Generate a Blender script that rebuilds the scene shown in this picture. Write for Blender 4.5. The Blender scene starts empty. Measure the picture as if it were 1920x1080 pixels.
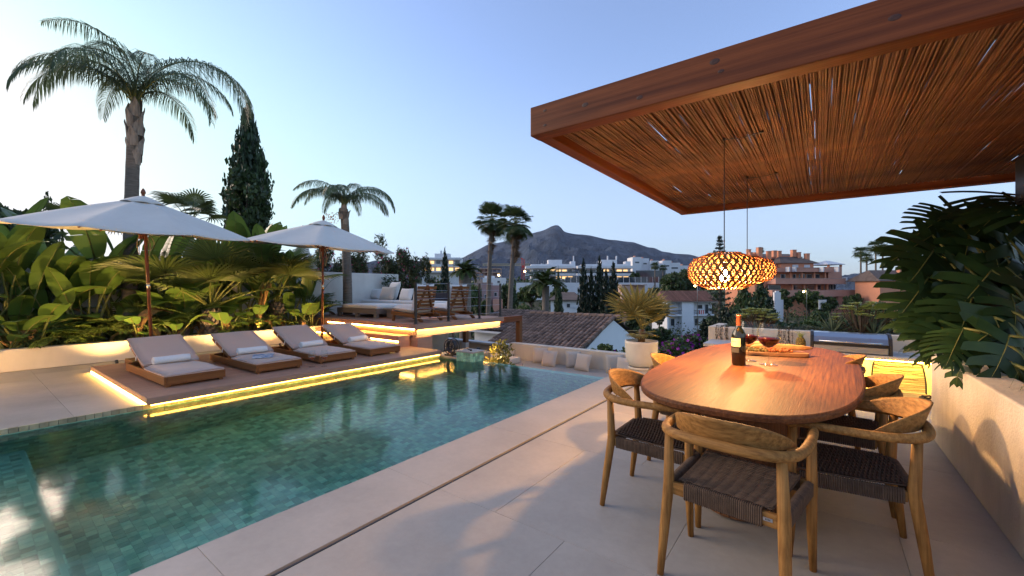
import bpy, math, random
import numpy as np
from mathutils import Vector, Matrix, Euler

R = math.radians
random.seed(7)
SC = bpy.context.scene
COL = SC.collection

# ------------------------------------------------------------------ camera
F_PX, CAM_H = 780.0, 1.35            # focal length in px of a 1920 wide picture, eye height
YAW = math.atan(580 / F_PX)          # the pool axis (+Y) runs off to the right of the view
cam_d = bpy.data.cameras.new('camera')
cam_d.sensor_width = 36.0
cam_d.lens = 36.0 * F_PX / 1920
cam_d.clip_start, cam_d.clip_end = 0.05, 20000
cam = bpy.data.objects.new('camera', cam_d)
cam.location = (0, 0, CAM_H)
cam.rotation_euler = (R(90), 0, YAW)
COL.objects.link(cam)
SC.camera = cam

# ------------------------------------------------------------------ sky and sun
SUN_AZ, SUN_EL = R(105), R(6.0)      # azimuth measured from +Y towards -X
world = bpy.data.worlds.new('World'); SC.world = world; world.use_nodes = True
wn = world.node_tree.nodes; wl = world.node_tree.links; wn.clear()
wout = wn.new('ShaderNodeOutputWorld'); wbg = wn.new('ShaderNodeBackground')
sky = wn.new('ShaderNodeTexSky'); sky.sky_type = 'NISHITA'; sky.sun_disc = False
sky.sun_elevation = SUN_EL; sky.sun_rotation = -SUN_AZ
sky.altitude = 100; sky.air_density = 1.0; sky.dust_density = 0.9; sky.ozone_density = 6.0
hs = wn.new('ShaderNodeHueSaturation'); hs.inputs['Saturation'].default_value = 0.73
tint = wn.new('ShaderNodeVectorMath'); tint.operation = 'MULTIPLY'; tint.inputs[1].default_value = (1.06, 1.0, 0.94)   # camera white balance
wl.new(sky.outputs[0], hs.inputs['Color']); wl.new(hs.outputs[0], tint.inputs[0]); 
hz_g = wn.new('ShaderNodeTexCoord'); hz_s = wn.new('ShaderNodeSeparateXYZ'); hz_r = wn.new('ShaderNodeMapRange'); hz_m = wn.new('ShaderNodeMix'); hz_m.data_type = 'RGBA'
hz_r.interpolation_type = 'SMOOTHSTEP'; hz_r.inputs['From Min'].default_value = 0.0; hz_r.inputs['From Max'].default_value = 0.50; hz_r.inputs['To Min'].default_value = 0.62; hz_r.inputs['To Max'].default_value = 0.0
wl.new(hz_g.outputs['Generated'], hz_s.inputs[0]); wl.new(hz_s.outputs[2], hz_r.inputs['Value']); wl.new(hz_r.outputs[0], hz_m.inputs['Factor'])
wl.new(tint.outputs[0], hz_m.inputs[6]); hz_m.inputs[7].default_value = (0.98, 1.06, 1.30, 1)      # pale twilight haze along the whole horizon
glow = wn.new('ShaderNodeVectorMath'); glow.operation = 'MINIMUM'; glow.inputs[1].default_value = (1.75, 1.75, 1.80)     # the sun itself is down: only an even afterglow is left
wl.new(hz_m.outputs[2], glow.inputs[0]); wl.new(glow.outputs[0], wbg.inputs[0]); wl.new(wbg.outputs[0], wout.inputs[0])
wbg.inputs[1].default_value = 0.14
sun_d = bpy.data.lights.new('sun', 'SUN'); sun_d.energy = 0.80; sun_d.angle = R(40); sun_d.color = (1.0, 0.76, 0.58)
sun = bpy.data.objects.new('sun', sun_d)
sd = Vector((-math.sin(SUN_AZ) * math.cos(R(18)), math.cos(SUN_AZ) * math.cos(R(18)), math.sin(R(18))))
sun.rotation_euler = (-sd).to_track_quat('-Z', 'Y').to_euler()
sun.location = (-30, 0, 20); COL.objects.link(sun)
SC.view_settings.view_transform = 'Standard'; SC.view_settings.look = 'None'
SC.view_settings.exposure = 2.25; SC.view_settings.gamma = 1.0
SC.cycles.use_denoising = True
SC.cycles.max_bounces = 8; SC.cycles.diffuse_bounces = 3; SC.cycles.glossy_bounces = 4
SC.cycles.transmission_bounces = 8; SC.cycles.transparent_max_bounces = 16
SC.cycles.caustics_reflective = False; SC.cycles.caustics_refractive = True
SC.cycles.sample_clamp_indirect = 4.0

# ------------------------------------------------------------------ photo pixel -> place
_f = Vector((-math.sin(YAW), math.cos(YAW), 0)); _r = Vector((math.cos(YAW), math.sin(YAW), 0)); _c = Vector((0, 0, CAM_H))
def ray(px, py): return _f + _r * ((px - 960) / F_PX) + Vector((0, 0, (540 - py) / F_PX))
def onz(px, py, z=0.0):
    d = ray(px, py); return _c + d * ((z - CAM_H) / d.z)
def onx(px, py, x):
    d = ray(px, py); return _c + d * (x / d.x)
def ony(px, py, y):
    d = ray(px, py); return _c + d * (y / d.y)
def ond(px, py, dep): return _c + ray(px, py) * dep

# ------------------------------------------------------------------ mesh builder
class MB:
    def __init__(s): s.v = []; s.f = []; s.m = []; s.mi = 0
    def add(s, vs, fs):
        o = len(s.v); s.v.extend([tuple(p) for p in vs])
        s.f.extend([tuple(i + o for i in f) for f in fs]); s.m.extend([s.mi] * len(fs)); return s
    def box(s, x0, x1, y0, y1, z0, z1):
        return s.add([(x0,y0,z0),(x1,y0,z0),(x1,y1,z0),(x0,y1,z0),(x0,y0,z1),(x1,y0,z1),(x1,y1,z1),(x0,y1,z1)],
                     [(0,3,2,1),(4,5,6,7),(0,1,5,4),(1,2,6,5),(2,3,7,6),(3,0,4,7)])
    def cbox(s, c, sz, rot=None):
        h = [a / 2 for a in sz]; M = Euler(rot).to_matrix() if rot else Matrix.Identity(3); c = Vector(c)
        vs = [c + M @ Vector((sx*h[0], sy*h[1], sz_*h[2])) for sz_ in (-1,1) for sx, sy in ((-1,-1),(1,-1),(1,1),(-1,1))]
        return s.add(vs, [(0,3,2,1),(4,5,6,7),(0,1,5,4),(1,2,6,5),(2,3,7,6),(3,0,4,7)])
    def beam(s, a, b, w, h, up=(0,0,1)):
        a = Vector(a); b = Vector(b); d = (b - a).normalized(); u = Vector(up)
        x = d.cross(u)
        x = x.normalized() if x.length > 1e-6 else Vector((1,0,0))
        z = x.cross(d).normalized()
        vs = [p + x*sx*w/2 + z*sz*h/2 for p in (a, b) for sx, sz in ((-1,-1),(1,-1),(1,1),(-1,1))]
        return s.add(vs, [(0,1,2,3),(7,6,5,4),(0,4,5,1),(1,5,6,2),(2,6,7,3),(3,7,4,0)])
    def tube(s, pts, rad, n=8, cap=True, flat=1.0):
        pts = [Vector(p) for p in pts]
        if not hasattr(rad, '__len__'): rad = [rad] * len(pts)
        t = (pts[1] - pts[0]).normalized()
        u = t.cross(Vector((0, 0, 1)))
        if u.length < 1e-4: u = t.cross(Vector((0, 1, 0)))
        u.normalize(); vs = []; fs = []
        for i, p in enumerate(pts):
            t = (pts[min(i+1, len(pts)-1)] - pts[max(i-1, 0)])
            t = t.normalized() if t.length > 1e-9 else Vector((0,0,1))
            u = (u - t * u.dot(t)); u = u.normalized() if u.length > 1e-6 else t.orthogonal().normalized()
            w = t.cross(u)
            for k in range(n):
                a = 2 * math.pi * k / n
                vs.append(p + u * (math.cos(a) * rad[i]) + w * (math.sin(a) * rad[i] * flat))
        for i in range(len(pts) - 1):
            for k in range(n):
                fs.append((i*n+k, i*n+(k+1) % n, (i+1)*n+(k+1) % n, (i+1)*n+k))
        if cap: fs.append(tuple(range(n))[::-1]); fs.append(tuple((len(pts)-1)*n + k for k in range(n)))
        return s.add(vs, fs)
    def lathe(s, prof, n=24, c=(0,0,0), cap0=True, cap1=True, sx=1, sy=1):
        vs = []; fs = []
        for r_, z in prof:
            for k in range(n):
                a = 2*math.pi*k/n; vs.append((c[0]+r_*math.cos(a)*sx, c[1]+r_*math.sin(a)*sy, c[2]+z))
        for i in range(len(prof)-1):
            for k in range(n): fs.append((i*n+k, i*n+(k+1) % n, (i+1)*n+(k+1) % n, (i+1)*n+k))
        if cap0: fs.append(tuple(range(n))[::-1])
        if cap1: fs.append(tuple((len(prof)-1)*n+k for k in range(n)))
        return s.add(vs, fs)
    def prism(s, poly, z0, z1):
        n = len(poly)
        vs = [(p[0], p[1], z0) for p in poly] + [(p[0], p[1], z1) for p in poly]
        return s.add(vs, [tuple(range(n))[::-1], tuple(range(n, 2*n))] + [(i, (i+1) % n, n+(i+1) % n, n+i) for i in range(n)])
    def pillow(s, w, h, t, M=None, n=10, pinch=0.06):
        """soft square cushion, lying in the XY plane"""
        M = M or Matrix.Identity(4); vs = []; fs = []
        for side in (1, -1):
            o = len(vs)
            for j in range(n+1):
                for i in range(n+1):
                    u = 2*i/n-1; v = 2*j/n-1
                    k = max(0, (1-u**4)*(1-v**4))**0.55
                    x = u*w/2*(1-pinch*(1-v*v)*abs(u)**3); y = v*h/2*(1-pinch*(1-u*u)*abs(v)**3)
                    vs.append(M @ Vector((x, y, side*t/2*k + 0.0005*side)))
            for j in range(n):
                for i in range(n):
                    q = (o+j*(n+1)+i, o+j*(n+1)+i+1, o+(j+1)*(n+1)+i+1, o+(j+1)*(n+1)+i)
                    fs.append(q if side == 1 else q[::-1])
        return s.add(vs, fs)
    def leafquads(s, P, U, V):
        """numpy: rhombic leaves at P with half axes U (length) and V (width)"""
        o = len(s.v); n = len(P)
        Q = np.stack([P-U, P+V, P+U, P-V], 1).reshape(-1, 3)
        s.v.extend(map(tuple, Q.tolist()))
        idx = (np.arange(n*4).reshape(n, 4) + o).tolist()
        s.f.extend(map(tuple, idx)); s.m.extend([s.mi]*n); return s
    def mesh(s, name, mats, smooth=False):
        me = bpy.data.meshes.new(name); me.from_pydata(s.v, [], s.f)
        for m in (mats if isinstance(mats, (list, tuple)) else [mats]): me.materials.append(m)
        if any(s.m): me.polygons.foreach_set('material_index', s.m)
        if smooth: me.polygons.foreach_set('use_smooth', [True]*len(me.polygons))
        me.update(); return me
    def build(s, name, mats, parent=None, loc=(0,0,0), rot=(0,0,0), smooth=False, bev=0, seg=2, angle=40):
        o = bpy.data.objects.new(name, s.mesh(name, mats, smooth)); COL.objects.link(o)
        o.location = loc; o.rotation_euler = rot
        if parent: o.parent = parent
        if bev:
            b = o.modifiers.new('Bevel', 'BEVEL'); b.width = bev; b.segments = seg; b.limit_method = 'ANGLE'; b.angle_limit = R(angle)
        return o
def inst(name, me, parent=None, loc=(0,0,0), rot=(0,0,0), sc=1):
    o = bpy.data.objects.new(name, me); COL.objects.link(o); o.location = loc; o.rotation_euler = rot
    o.scale = sc if hasattr(sc, '__len__') else (sc,)*3
    if parent: o.parent = parent
    return o
def tag(o, label, cat, group=None):
    o['label'] = label; o['category'] = cat
    if group: o['group'] = group
    return o
def thing(name, label, cat, loc=(0,0,0), rz=0, group=None, rot=None):
    o = bpy.data.objects.new(name, None); COL.objects.link(o); o.empty_display_size = 0.1
    o.location = loc; o.rotation_euler = rot or (0,0,rz)
    return tag(o, label, cat, group)
def struct(o): o['kind'] = 'structure'; return o
def stuff(o): o['kind'] = 'stuff'; return o
_kids = {}
def copy_tree(o, parent=None):
    c = o.copy(); COL.objects.link(c); c.parent = parent
    for ch in list(o.children): copy_tree(ch, c)
    return c
def dup(o, loc, rz=None, label=None, sc=None):
    c = copy_tree(o); c.location = loc
    if rz is not None: c.rotation_euler = (0,0,rz)
    if label: c['label'] = label
    if sc: c.scale = sc if hasattr(sc, '__len__') else (sc,)*3
    return c
def rnd(a, b): return random.uniform(a, b)
def bez(p0, p1, p2, n=10):
    p0, p1, p2 = Vector(p0), Vector(p1), Vector(p2)
    return [p0*(1-t)**2 + p1*2*t*(1-t) + p2*t*t for t in [i/n for i in range(n+1)]]
def catmull(P, k=6, closed=False):
    P = [Vector(p) for p in P]; n = len(P); out = []
    for i in range(n if closed else n-1):
        a = P[(i-1) % n] if closed or i > 0 else P[0]; b = P[i]; c = P[(i+1) % n]; d = P[(i+2) % n] if closed or i+2 < n else P[-1]
        for j in range(k):
            t = j/k
            out.append(0.5*((2*b)+(c-a)*t+(2*a-5*b+4*c-d)*t*t+(3*b-a-3*c+d)*t**3))
    if not closed: out.append(P[-1])
    return out

# ------------------------------------------------------------------ materials
def nt(m):
    m.use_nodes = True; t = m.node_tree; b = t.nodes.get('Principled BSDF'); return t.nodes, t.links, b
def pmat(name, c1, c2=None, rough=0.6, scale=6.0, detail=5, stretch=(1,1,1), bump=0.0, bscale=None, metal=0.0,
         island=0.0, objrand=0.0, spec=0.5, coat=0.0, c3=None, contrast=0.35, translucent=0.0, sheen=0.0, rvar=0.0):
    m = bpy.data.materials.new(name); N, L, b = nt(m)
    b.inputs['Roughness'].default_value = rough; b.inputs['Metallic'].default_value = metal
    b.inputs['Specular IOR Level'].default_value = spec; b.inputs['Coat Weight'].default_value = coat
    if sheen: b.inputs['Sheen Weight'].default_value = sheen
    tc = N.new('ShaderNodeTexCoord'); mp = N.new('ShaderNodeMapping'); mp.inputs['Scale'].default_value = stretch
    L.new(tc.outputs['Object'], mp.inputs[0])
    vec = mp.outputs[0]
    if objrand:
        oi = N.new('ShaderNodeObjectInfo'); ad = N.new('ShaderNodeVectorMath'); ad.operation = 'ADD'
        ml = N.new('ShaderNodeMath'); ml.operation = 'MULTIPLY'; ml.inputs[1].default_value = 37.0
        L.new(oi.outputs['Random'], ml.inputs[0]); L.new(vec, ad.inputs[0]); L.new(ml.outputs[0], ad.inputs[1]); vec = ad.outputs[0]
    nz = N.new('ShaderNodeTexNoise'); nz.inputs['Scale'].default_value = scale; nz.inputs['Detail'].default_value = detail
    nz.inputs['Roughness'].default_value = 0.6; L.new(vec, nz.inputs['Vector'])
    rp = N.new('ShaderNodeValToRGB'); e = rp.color_ramp.elements
    e[0].position = 0.5 - contrast/2; e[1].position = 0.5 + contrast/2
    c2 = c2 or tuple(min(1, a*1.12) for a in c1)
    e[0].color = (*c1, 1); e[1].color = (*c2, 1)
    if c3: q = rp.color_ramp.elements.new(0.5); q.color = (*c3, 1)
    L.new(nz.outputs['Fac'], rp.inputs[0]); col = rp.outputs[0]
    if island or objrand:
        h = N.new('ShaderNodeHueSaturation'); mr = N.new('ShaderNodeMapRange')
        amp = max(island, objrand); mr.inputs['To Min'].default_value = 1-amp; mr.inputs['To Max'].default_value = 1+amp
        if island: src = N.new('ShaderNodeNewGeometry').outputs['Random Per Island']
        else: src = oi.outputs['Random']
        L.new(src, mr.inputs['Value']); L.new(mr.outputs[0], h.inputs['Value']); L.new(col, h.inputs['Color']); col = h.outputs[0]
    L.new(col, b.inputs['Base Color'])
    if rvar:
        mr2 = N.new('ShaderNodeMapRange'); mr2.inputs['To Min'].default_value = rough-rvar; mr2.inputs['To Max'].default_value = rough+rvar
        L.new(nz.outputs['Fac'], mr2.inputs['Value']); L.new(mr2.outputs[0], b.inputs['Roughness'])
    if bump:
        n2 = N.new('ShaderNodeTexNoise'); n2.inputs['Scale'].default_value = bscale or scale*4; n2.inputs['Detail'].default_value = 6
        L.new(vec, n2.inputs['Vector'])
        bp = N.new('ShaderNodeBump'); bp.inputs['Strength'].default_value = bump; bp.inputs['Distance'].default_value = 0.01
        L.new(n2.outputs['Fac'], bp.inputs['Height']); L.new(bp.outputs[0], b.inputs['Normal'])
    if translucent:
        out = N.get('Material Output'); tr = N.new('ShaderNodeBsdfTranslucent'); mx = N.new('ShaderNodeMixShader')
        mx.inputs[0].default_value = translucent; L.new(col, tr.inputs[0]); L.new(b.outputs[0], mx.inputs[1]); L.new(tr.outputs[0], mx.inputs[2])
        L.new(mx.outputs[0], out.inputs[0])
    return m
def emat(name, col, strength):
    m = bpy.data.materials.new(name); N, L, b = nt(m); b.inputs['Base Color'].default_value = (*col, 1)
    b.inputs['Emission Color'].default_value = (*col, 1); b.inputs['Emission Strength'].default_value = strength; return m
def leafmat(name, c1, c2, island=0.35, tl=0.25, rough=0.45, scale=1.5):
    return pmat(name, c1, c2, rough=rough, scale=scale, island=island, translucent=tl, detail=2, spec=0.4)
def woodmat(name, dark, light, axis, scale=3.0, rough=0.5, island=0.12, bump=0.25, knots=False, coat=0.0, objrand=0.0):
    st = [14, 14, 14]; st[axis] = 0.38
    return pmat(name, dark, light, rough=rough, scale=scale, stretch=st, bump=bump, bscale=scale*2.2, island=0 if objrand else island, objrand=objrand, detail=7, contrast=0.38, coat=coat, rvar=0.08, spec=0.22)

WARM = (1.0, 0.62, 0.18)
MT = {}
def mats():
    g = MT
    g['stone'] = pmat('limestone_tile', (0.35,0.315,0.265), (0.455,0.41,0.35), rough=0.6, scale=1.1, objrand=0.05, contrast=0.5, bump=0.08, bscale=60, rvar=0.06)
    g['grout'] = pmat('grout', (0.34,0.30,0.25), rough=0.9)
    g['poolgrout'] = pmat('pool_grout', (0.22,0.46,0.33), rough=0.9)
    g['rim'] = pmat('rim_stone', (0.26,0.25,0.15), (0.44,0.40,0.25), rough=0.5, scale=9, island=0.3)
    g['white'] = pmat('white_render', (0.62,0.60,0.57), (0.70,0.68,0.65), rough=0.9, scale=2.5, bump=0.25, bscale=90)
    g['cream'] = pmat('cream_render', (0.60,0.52,0.42), (0.66,0.58,0.47), rough=0.9, scale=1.5, bump=0.2, bscale=90)
    g['stucco'] = pmat('rough_stucco', (0.44,0.41,0.38), (0.60,0.57,0.53), rough=0.95, scale=1.3, bump=0.7, bscale=55, contrast=0.6)
    g['soil'] = pmat('soil', (0.02,0.015,0.01), (0.05,0.035,0.025), rough=1, scale=20, bump=0.6)
    g['decking'] = woodmat('composite_decking', (0.38,0.205,0.13), (0.50,0.28,0.185), 1, rough=0.55, objrand=0.07)
    g['fascia'] = pmat('deck_fascia', (0.33,0.195,0.14), (0.39,0.235,0.17), rough=0.55, scale=3, stretch=(10,1,10))
    g['teak'] = woodmat('teak', (0.15,0.056,0.018), (0.28,0.115,0.04), 0, rough=0.45, island=0.15)
    g['teak_y'] = woodmat('teak_crosswise', (0.15,0.056,0.018), (0.28,0.115,0.04), 1, rough=0.45, island=0.15)
    g['teak_z'] = woodmat('teak_upright', (0.13,0.05,0.018), (0.24,0.10,0.037), 2, rough=0.45, island=0.15)
    g['pole'] = woodmat('varnished_pole', (0.16,0.045,0.018), (0.23,0.07,0.028), 2, rough=0.3, coat=0.4)
    g['taupe'] = pmat('taupe_canvas', (0.55,0.375,0.29), (0.60,0.42,0.33), rough=0.9, scale=120, bump=0.15, bscale=400, sheen=0.2)
    g['towel'] = pmat('towel', (0.78,0.76,0.73), (0.84,0.82,0.79), rough=1, scale=80, bump=0.5, bscale=300, sheen=0.3)
    g['canopy'] = pmat('parasol_canvas', (0.74,0.70,0.63), (0.79,0.75,0.68), rough=0.9, scale=3, translucent=0.12, bump=0.1, bscale=200)
    g['rope'] = pmat('rope', (0.55,0.45,0.30), rough=0.9)
    g['brass'] = pmat('steel_sleeve', (0.75,0.66,0.5), rough=0.25, metal=1)
    g['black'] = pmat('black_metal', (0.018,0.018,0.02), (0.03,0.03,0.033), rough=0.45)
    g['steel'] = pmat('brushed_steel', (0.50,0.51,0.53), (0.62,0.63,0.65), rough=0.28, metal=1, scale=4, stretch=(1,60,60))
    g['led'] = emat('led_strip', (1.0,0.56,0.11), 18)
    g['led_edge'] = emat('led_edge_line', (1.0,0.52,0.075), 5)
    g['led_soft'] = emat('led_diffuser', (1.0,0.60,0.20), 3.0)
    g['pergola'] = woodmat('pergola_timber', (0.10,0.027,0.008), (0.225,0.066,0.020), 0, scale=2.0, rough=0.5)
    g['pergola_y'] = woodmat('pergola_timber_side', (0.10,0.027,0.008), (0.225,0.066,0.020), 1, scale=2.0, rough=0.5)
    g['knot'] = pmat('timber_knot', (0.03,0.010,0.005), (0.07,0.022,0.009), rough=0.6, scale=60)
    g['reed'] = pmat('dry_reed', (0.052,0.019,0.007), (0.18,0.072,0.026), rough=0.6, scale=5, stretch=(9,1,9), island=0.45, bump=0.3)
    g['chairwood'] = woodmat('weathered_teak', (0.18,0.078,0.018), (0.42,0.21,0.06), 2, scale=5, rough=0.6, island=0.1)
    g['chairwood_x'] = woodmat('weathered_teak_rail', (0.18,0.078,0.018), (0.42,0.21,0.06), 0, scale=5, rough=0.6, island=0.1)
    g['cord'] = pmat('brown_cord', (0.080,0.046,0.026), (0.125,0.076,0.045), rough=0.8, scale=30, island=0.15, bump=0.4, bscale=300)
    g['tabletop'] = woodmat('table_oak', (0.070,0.022,0.007), (0.215,0.080,0.027), 1, scale=6.0, rough=0.6, bump=0.15)
    g['tablebase'] = woodmat('table_base_wood', (0.14,0.058,0.026), (0.22,0.10,0.045), 2, scale=3, rough=0.5, island=0.12)
    g['ceramic'] = pmat('stoneware', (0.60,0.55,0.47), (0.66,0.61,0.53), rough=0.6, scale=7)
    g['linen'] = pmat('linen', (0.50,0.43,0.36), (0.56,0.49,0.41), rough=0.95, scale=150, bump=0.25, bscale=350, sheen=0.2)
    g['whitecloth'] = pmat('white_cushion', (0.70,0.68,0.64), (0.76,0.74,0.71), rough=0.95, scale=150, bump=0.2, bscale=350, sheen=0.2)
    g['navy'] = pmat('navy_cushion', (0.012,0.016,0.03), rough=0.9)
    g['greywood'] = woodmat('greyed_wood', (0.16,0.125,0.10), (0.26,0.21,0.17), 0, rough=0.7)
    g['lampwood'] = woodmat('lamp_wood', (0.15,0.060,0.019), (0.28,0.12,0.042), 2, scale=2, rough=0.55, island=0.1)
    g['bark'] = pmat('palm_bark', (0.11,0.088,0.07), (0.21,0.175,0.145), rough=0.95, scale=6, stretch=(1,1,9), bump=0.9, bscale=14)
    g['boot'] = pmat('palm_leaf_base', (0.16,0.12,0.09), (0.36,0.29,0.235), rough=0.9, scale=5, stretch=(5,5,1), bump=0.6, island=0.25)
    g['trunk'] = pmat('tree_bark', (0.05,0.035,0.025), (0.12,0.09,0.065), rough=0.95, scale=8, stretch=(3,3,1), bump=0.8)
    g['stem'] = pmat('green_stem', (0.10,0.13,0.03), (0.19,0.19,0.055), rough=0.5, scale=5)
    g['husk'] = pmat('banana_husk', (0.23,0.115,0.04), (0.38,0.22,0.09), rough=0.8, scale=4, stretch=(6,6,1), bump=0.5, island=0.25)
    g['queen'] = leafmat('queen_palm_leaf', (0.065,0.10,0.05), (0.13,0.18,0.09), tl=0.4)
    g['paddle'] = leafmat('paddle_leaf', (0.065,0.13,0.030), (0.125,0.21,0.045), island=0.3, tl=0.28, rough=0.35)
    g['fan'] = leafmat('fan_palm_leaf', (0.08,0.125,0.035), (0.155,0.205,0.06), island=0.15, rough=0.4)
    g['wash'] = leafmat('tall_palm_leaf', (0.045,0.075,0.025), (0.09,0.12,0.04), island=0.25)
    g['deadfrond'] = leafmat('dead_frond', (0.10,0.058,0.030), (0.20,0.125,0.065), island=0.3)
    g['litfan'] = leafmat('golden_lit_fan_leaf', (0.16,0.15,0.045), (0.32,0.27,0.085), island=0.25, rough=0.5)  # golden light on the potted palm is put into its leaf colour
    g['fern'] = leafmat('fern_leaf', (0.09,0.145,0.028), (0.19,0.25,0.05))
    g['litshrub'] = leafmat('golden_lit_shrub_leaf', (0.12,0.12,0.022), (0.24,0.21,0.045))  # leaf green yellowed to carry the golden lamp light
    g['cypress'] = leafmat('cypress_foliage', (0.018,0.038,0.016), (0.045,0.08,0.028), island=0.5, tl=0.1)
    g['conifer'] = leafmat('conifer_foliage', (0.012,0.024,0.014), (0.03,0.05,0.026), island=0.5, tl=0.1)
    g['tree1'] = leafmat('dark_tree_leaf', (0.030,0.056,0.020), (0.072,0.11,0.038), island=0.5)
    g['tree2'] = leafmat('mid_tree_leaf', (0.045,0.08,0.023), (0.10,0.145,0.045), island=0.5)
    g['tree3'] = leafmat('grey_tree_leaf', (0.060,0.078,0.048), (0.12,0.14,0.09), island=0.45)
    g['olean'] = leafmat('oleander_leaf', (0.03,0.052,0.020), (0.085,0.10,0.04), island=0.5)
    g['pink'] = leafmat('pink_flower', (0.42,0.035,0.11), (0.60,0.08,0.20), island=0.3)
    g['purple'] = leafmat('purple_bract', (0.26,0.02,0.30), (0.42,0.04,0.46), island=0.3)
    g['lilac'] = leafmat('lilac_flower', (0.12,0.10,0.30), (0.20,0.17,0.42), island=0.3)
    g['monstera'] = leafmat('monstera_leaf', (0.014,0.038,0.013), (0.030,0.068,0.021), island=0.35, tl=0.12, rough=0.36)
    g['rosette'] = leafmat('rosette_leaf', (0.32,0.35,0.09), (0.55,0.55,0.20), island=0.25)
    g['agave'] = leafmat('agave_leaf', (0.08,0.12,0.075), (0.14,0.18,0.11), island=0.2)
    g['trail'] = leafmat('trailing_leaf', (0.07,0.055,0.03), (0.14,0.10,0.055), island=0.4)
    g['fruit'] = pmat('orange_fruit', (0.45,0.12,0.02), (0.6,0.2,0.03), rough=0.5, island=0.3)
    g['rooftile'] = pmat('old_roof_tile', (0.095,0.058,0.042), (0.27,0.175,0.13), rough=0.9, scale=9, objrand=0.45, bump=0.4, contrast=0.6)
    g['rooftile_i'] = pmat('old_roof_tile_far', (0.095,0.058,0.042), (0.27,0.175,0.13), rough=0.9, scale=9, island=0.45, bump=0.4, contrast=0.6)
    g['redroof'] = pmat('red_roof', (0.13,0.06,0.045), (0.23,0.115,0.085), rough=0.9, scale=3, island=0.3)
    g['brownroof'] = pmat('brown_roof', (0.085,0.062,0.052), (0.15,0.11,0.09), rough=0.9, scale=0.8, island=0.2)
    g['bwhite'] = pmat('building_white', (0.66,0.66,0.67), (0.72,0.72,0.73), rough=0.9, scale=0.5)
    g['bblue'] = pmat('house_white', (0.72,0.75,0.79), (0.78,0.80,0.83), rough=0.9, scale=0.7)
    g['salmon'] = pmat('salmon_render', (0.62,0.26,0.15), (0.68,0.30,0.18), rough=0.9, scale=0.4)
    g['salmon_d'] = pmat('salmon_balcony', (0.52,0.26,0.185), (0.58,0.30,0.22), rough=0.9, scale=0.4)
    g['beige'] = pmat('beige_render', (0.42,0.29,0.23), (0.47,0.33,0.265), rough=0.9, scale=0.4)
    g['mauve'] = pmat('mauve_render', (0.36,0.235,0.225), (0.41,0.27,0.26), rough=0.9, scale=0.4)
    g['winglass'] = pmat('window_glass', (0.035,0.05,0.065), (0.05,0.065,0.085), rough=0.08, spec=0.8, scale=1)
    g['shutter'] = pmat('white_shutter', (0.55,0.57,0.60), rough=0.6)
    g['litwin'] = emat('lit_interior', (1.0,0.62,0.28), 0.3)
    g['lamp_on'] = emat('street_lamp_globe', (1.0,0.66,0.25), 8)
    g['crane_r'] = pmat('crane_red', (0.5,0.03,0.02), rough=0.5)
    g['crane_y'] = pmat('crane_yellow', (0.42,0.36,0.20), rough=0.5)
    g['baguette'] = pmat('baguette', (0.33,0.13,0.028), (0.62,0.36,0.14), rough=0.7, scale=12, bump=0.6, bscale=30, contrast=0.6)
    g['olive'] = pmat('olives', (0.10,0.10,0.02), (0.26,0.16,0.05), rough=0.35, scale=20, island=0.5)
    g['tomato'] = pmat('dried_tomato', (0.30,0.06,0.015), (0.46,0.15,0.03), rough=0.4, scale=20, island=0.4)
    g['board'] = woodmat('serving_board', (0.22,0.10,0.045), (0.36,0.19,0.09), 0, rough=0.5)
    g['pine'] = pmat('pineapple_skin', (0.20,0.13,0.025), (0.42,0.29,0.06), rough=0.6, scale=40, island=0.3)
    g['magazine'] = pmat('magazine_cover', (0.10,0.20,0.36), (0.72,0.72,0.72), rough=0.35, scale=16, contrast=0.2)
    g['bottle'] = pmat('dark_bottle', (0.004,0.005,0.004), rough=0.06, spec=0.7)
    g['capsule'] = pmat('bottle_capsule', (0.11,0.032,0.016), rough=0.4, metal=0.3)
    g['paper'] = pmat('cream_label', (0.62,0.50,0.26), (0.68,0.56,0.31), rough=0.7)
    g['ink'] = pmat('ink', (0.05,0.045,0.035), rough=0.7)
    g['wine'] = pmat('red_wine', (0.035,0.002,0.004), rough=0.05, spec=0.6)
    g['rose'] = pmat('amber_drink', (0.30,0.07,0.02), rough=0.05)
    g['redstripe'] = pmat('red_towel', (0.5,0.03,0.04), rough=0.9)
    g['fabricblack'] = pmat('speaker_shell', (0.012,0.012,0.014), rough=0.5, bump=0.1, bscale=500)
    g['ropechair'] = pmat('straw_rope', (0.42,0.30,0.12), (0.52,0.39,0.17), rough=0.85, scale=40)
    g['counter'] = pmat('counter_stone', (0.42,0.43,0.44), (0.50,0.51,0.52), rough=0.45, scale=5)
    g['counterfront'] = pmat('counter_front', (0.60,0.55,0.45), rough=0.85, scale=2)
    # pool mosaic: green stone
    g['mosaic'] = pmat('green_stone_mosaic', (0.15,0.42,0.30), (0.36,0.62,0.44), rough=0.4, scale=9, island=0.34, contrast=0.5)
    g['mosaic_o'] = pmat('green_stone_tile', (0.15,0.42,0.30), (0.36,0.62,0.44), rough=0.4, scale=9, objrand=0.34, contrast=0.5)
    # clear glass for panes and stemware
    m = bpy.data.materials.new('clear_glass'); N, L, b = nt(m); out = N.get('Material Output')
    lw = N.new('ShaderNodeLayerWeight'); pw = N.new('ShaderNodeMath'); pw.operation = 'POWER'; pw.inputs[1].default_value = 3.5; L.new(lw.outputs['Facing'], pw.inputs[0]); fr = N.new('ShaderNodeMath'); fr.operation = 'MULTIPLY_ADD'; fr.inputs[1].default_value = 0.75; fr.inputs[2].default_value = 0.04; L.new(pw.outputs[0], fr.inputs[0]); tr = N.new('ShaderNodeBsdfTransparent'); tr.inputs[0].default_value = (0.95,0.97,0.97,1)
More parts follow.
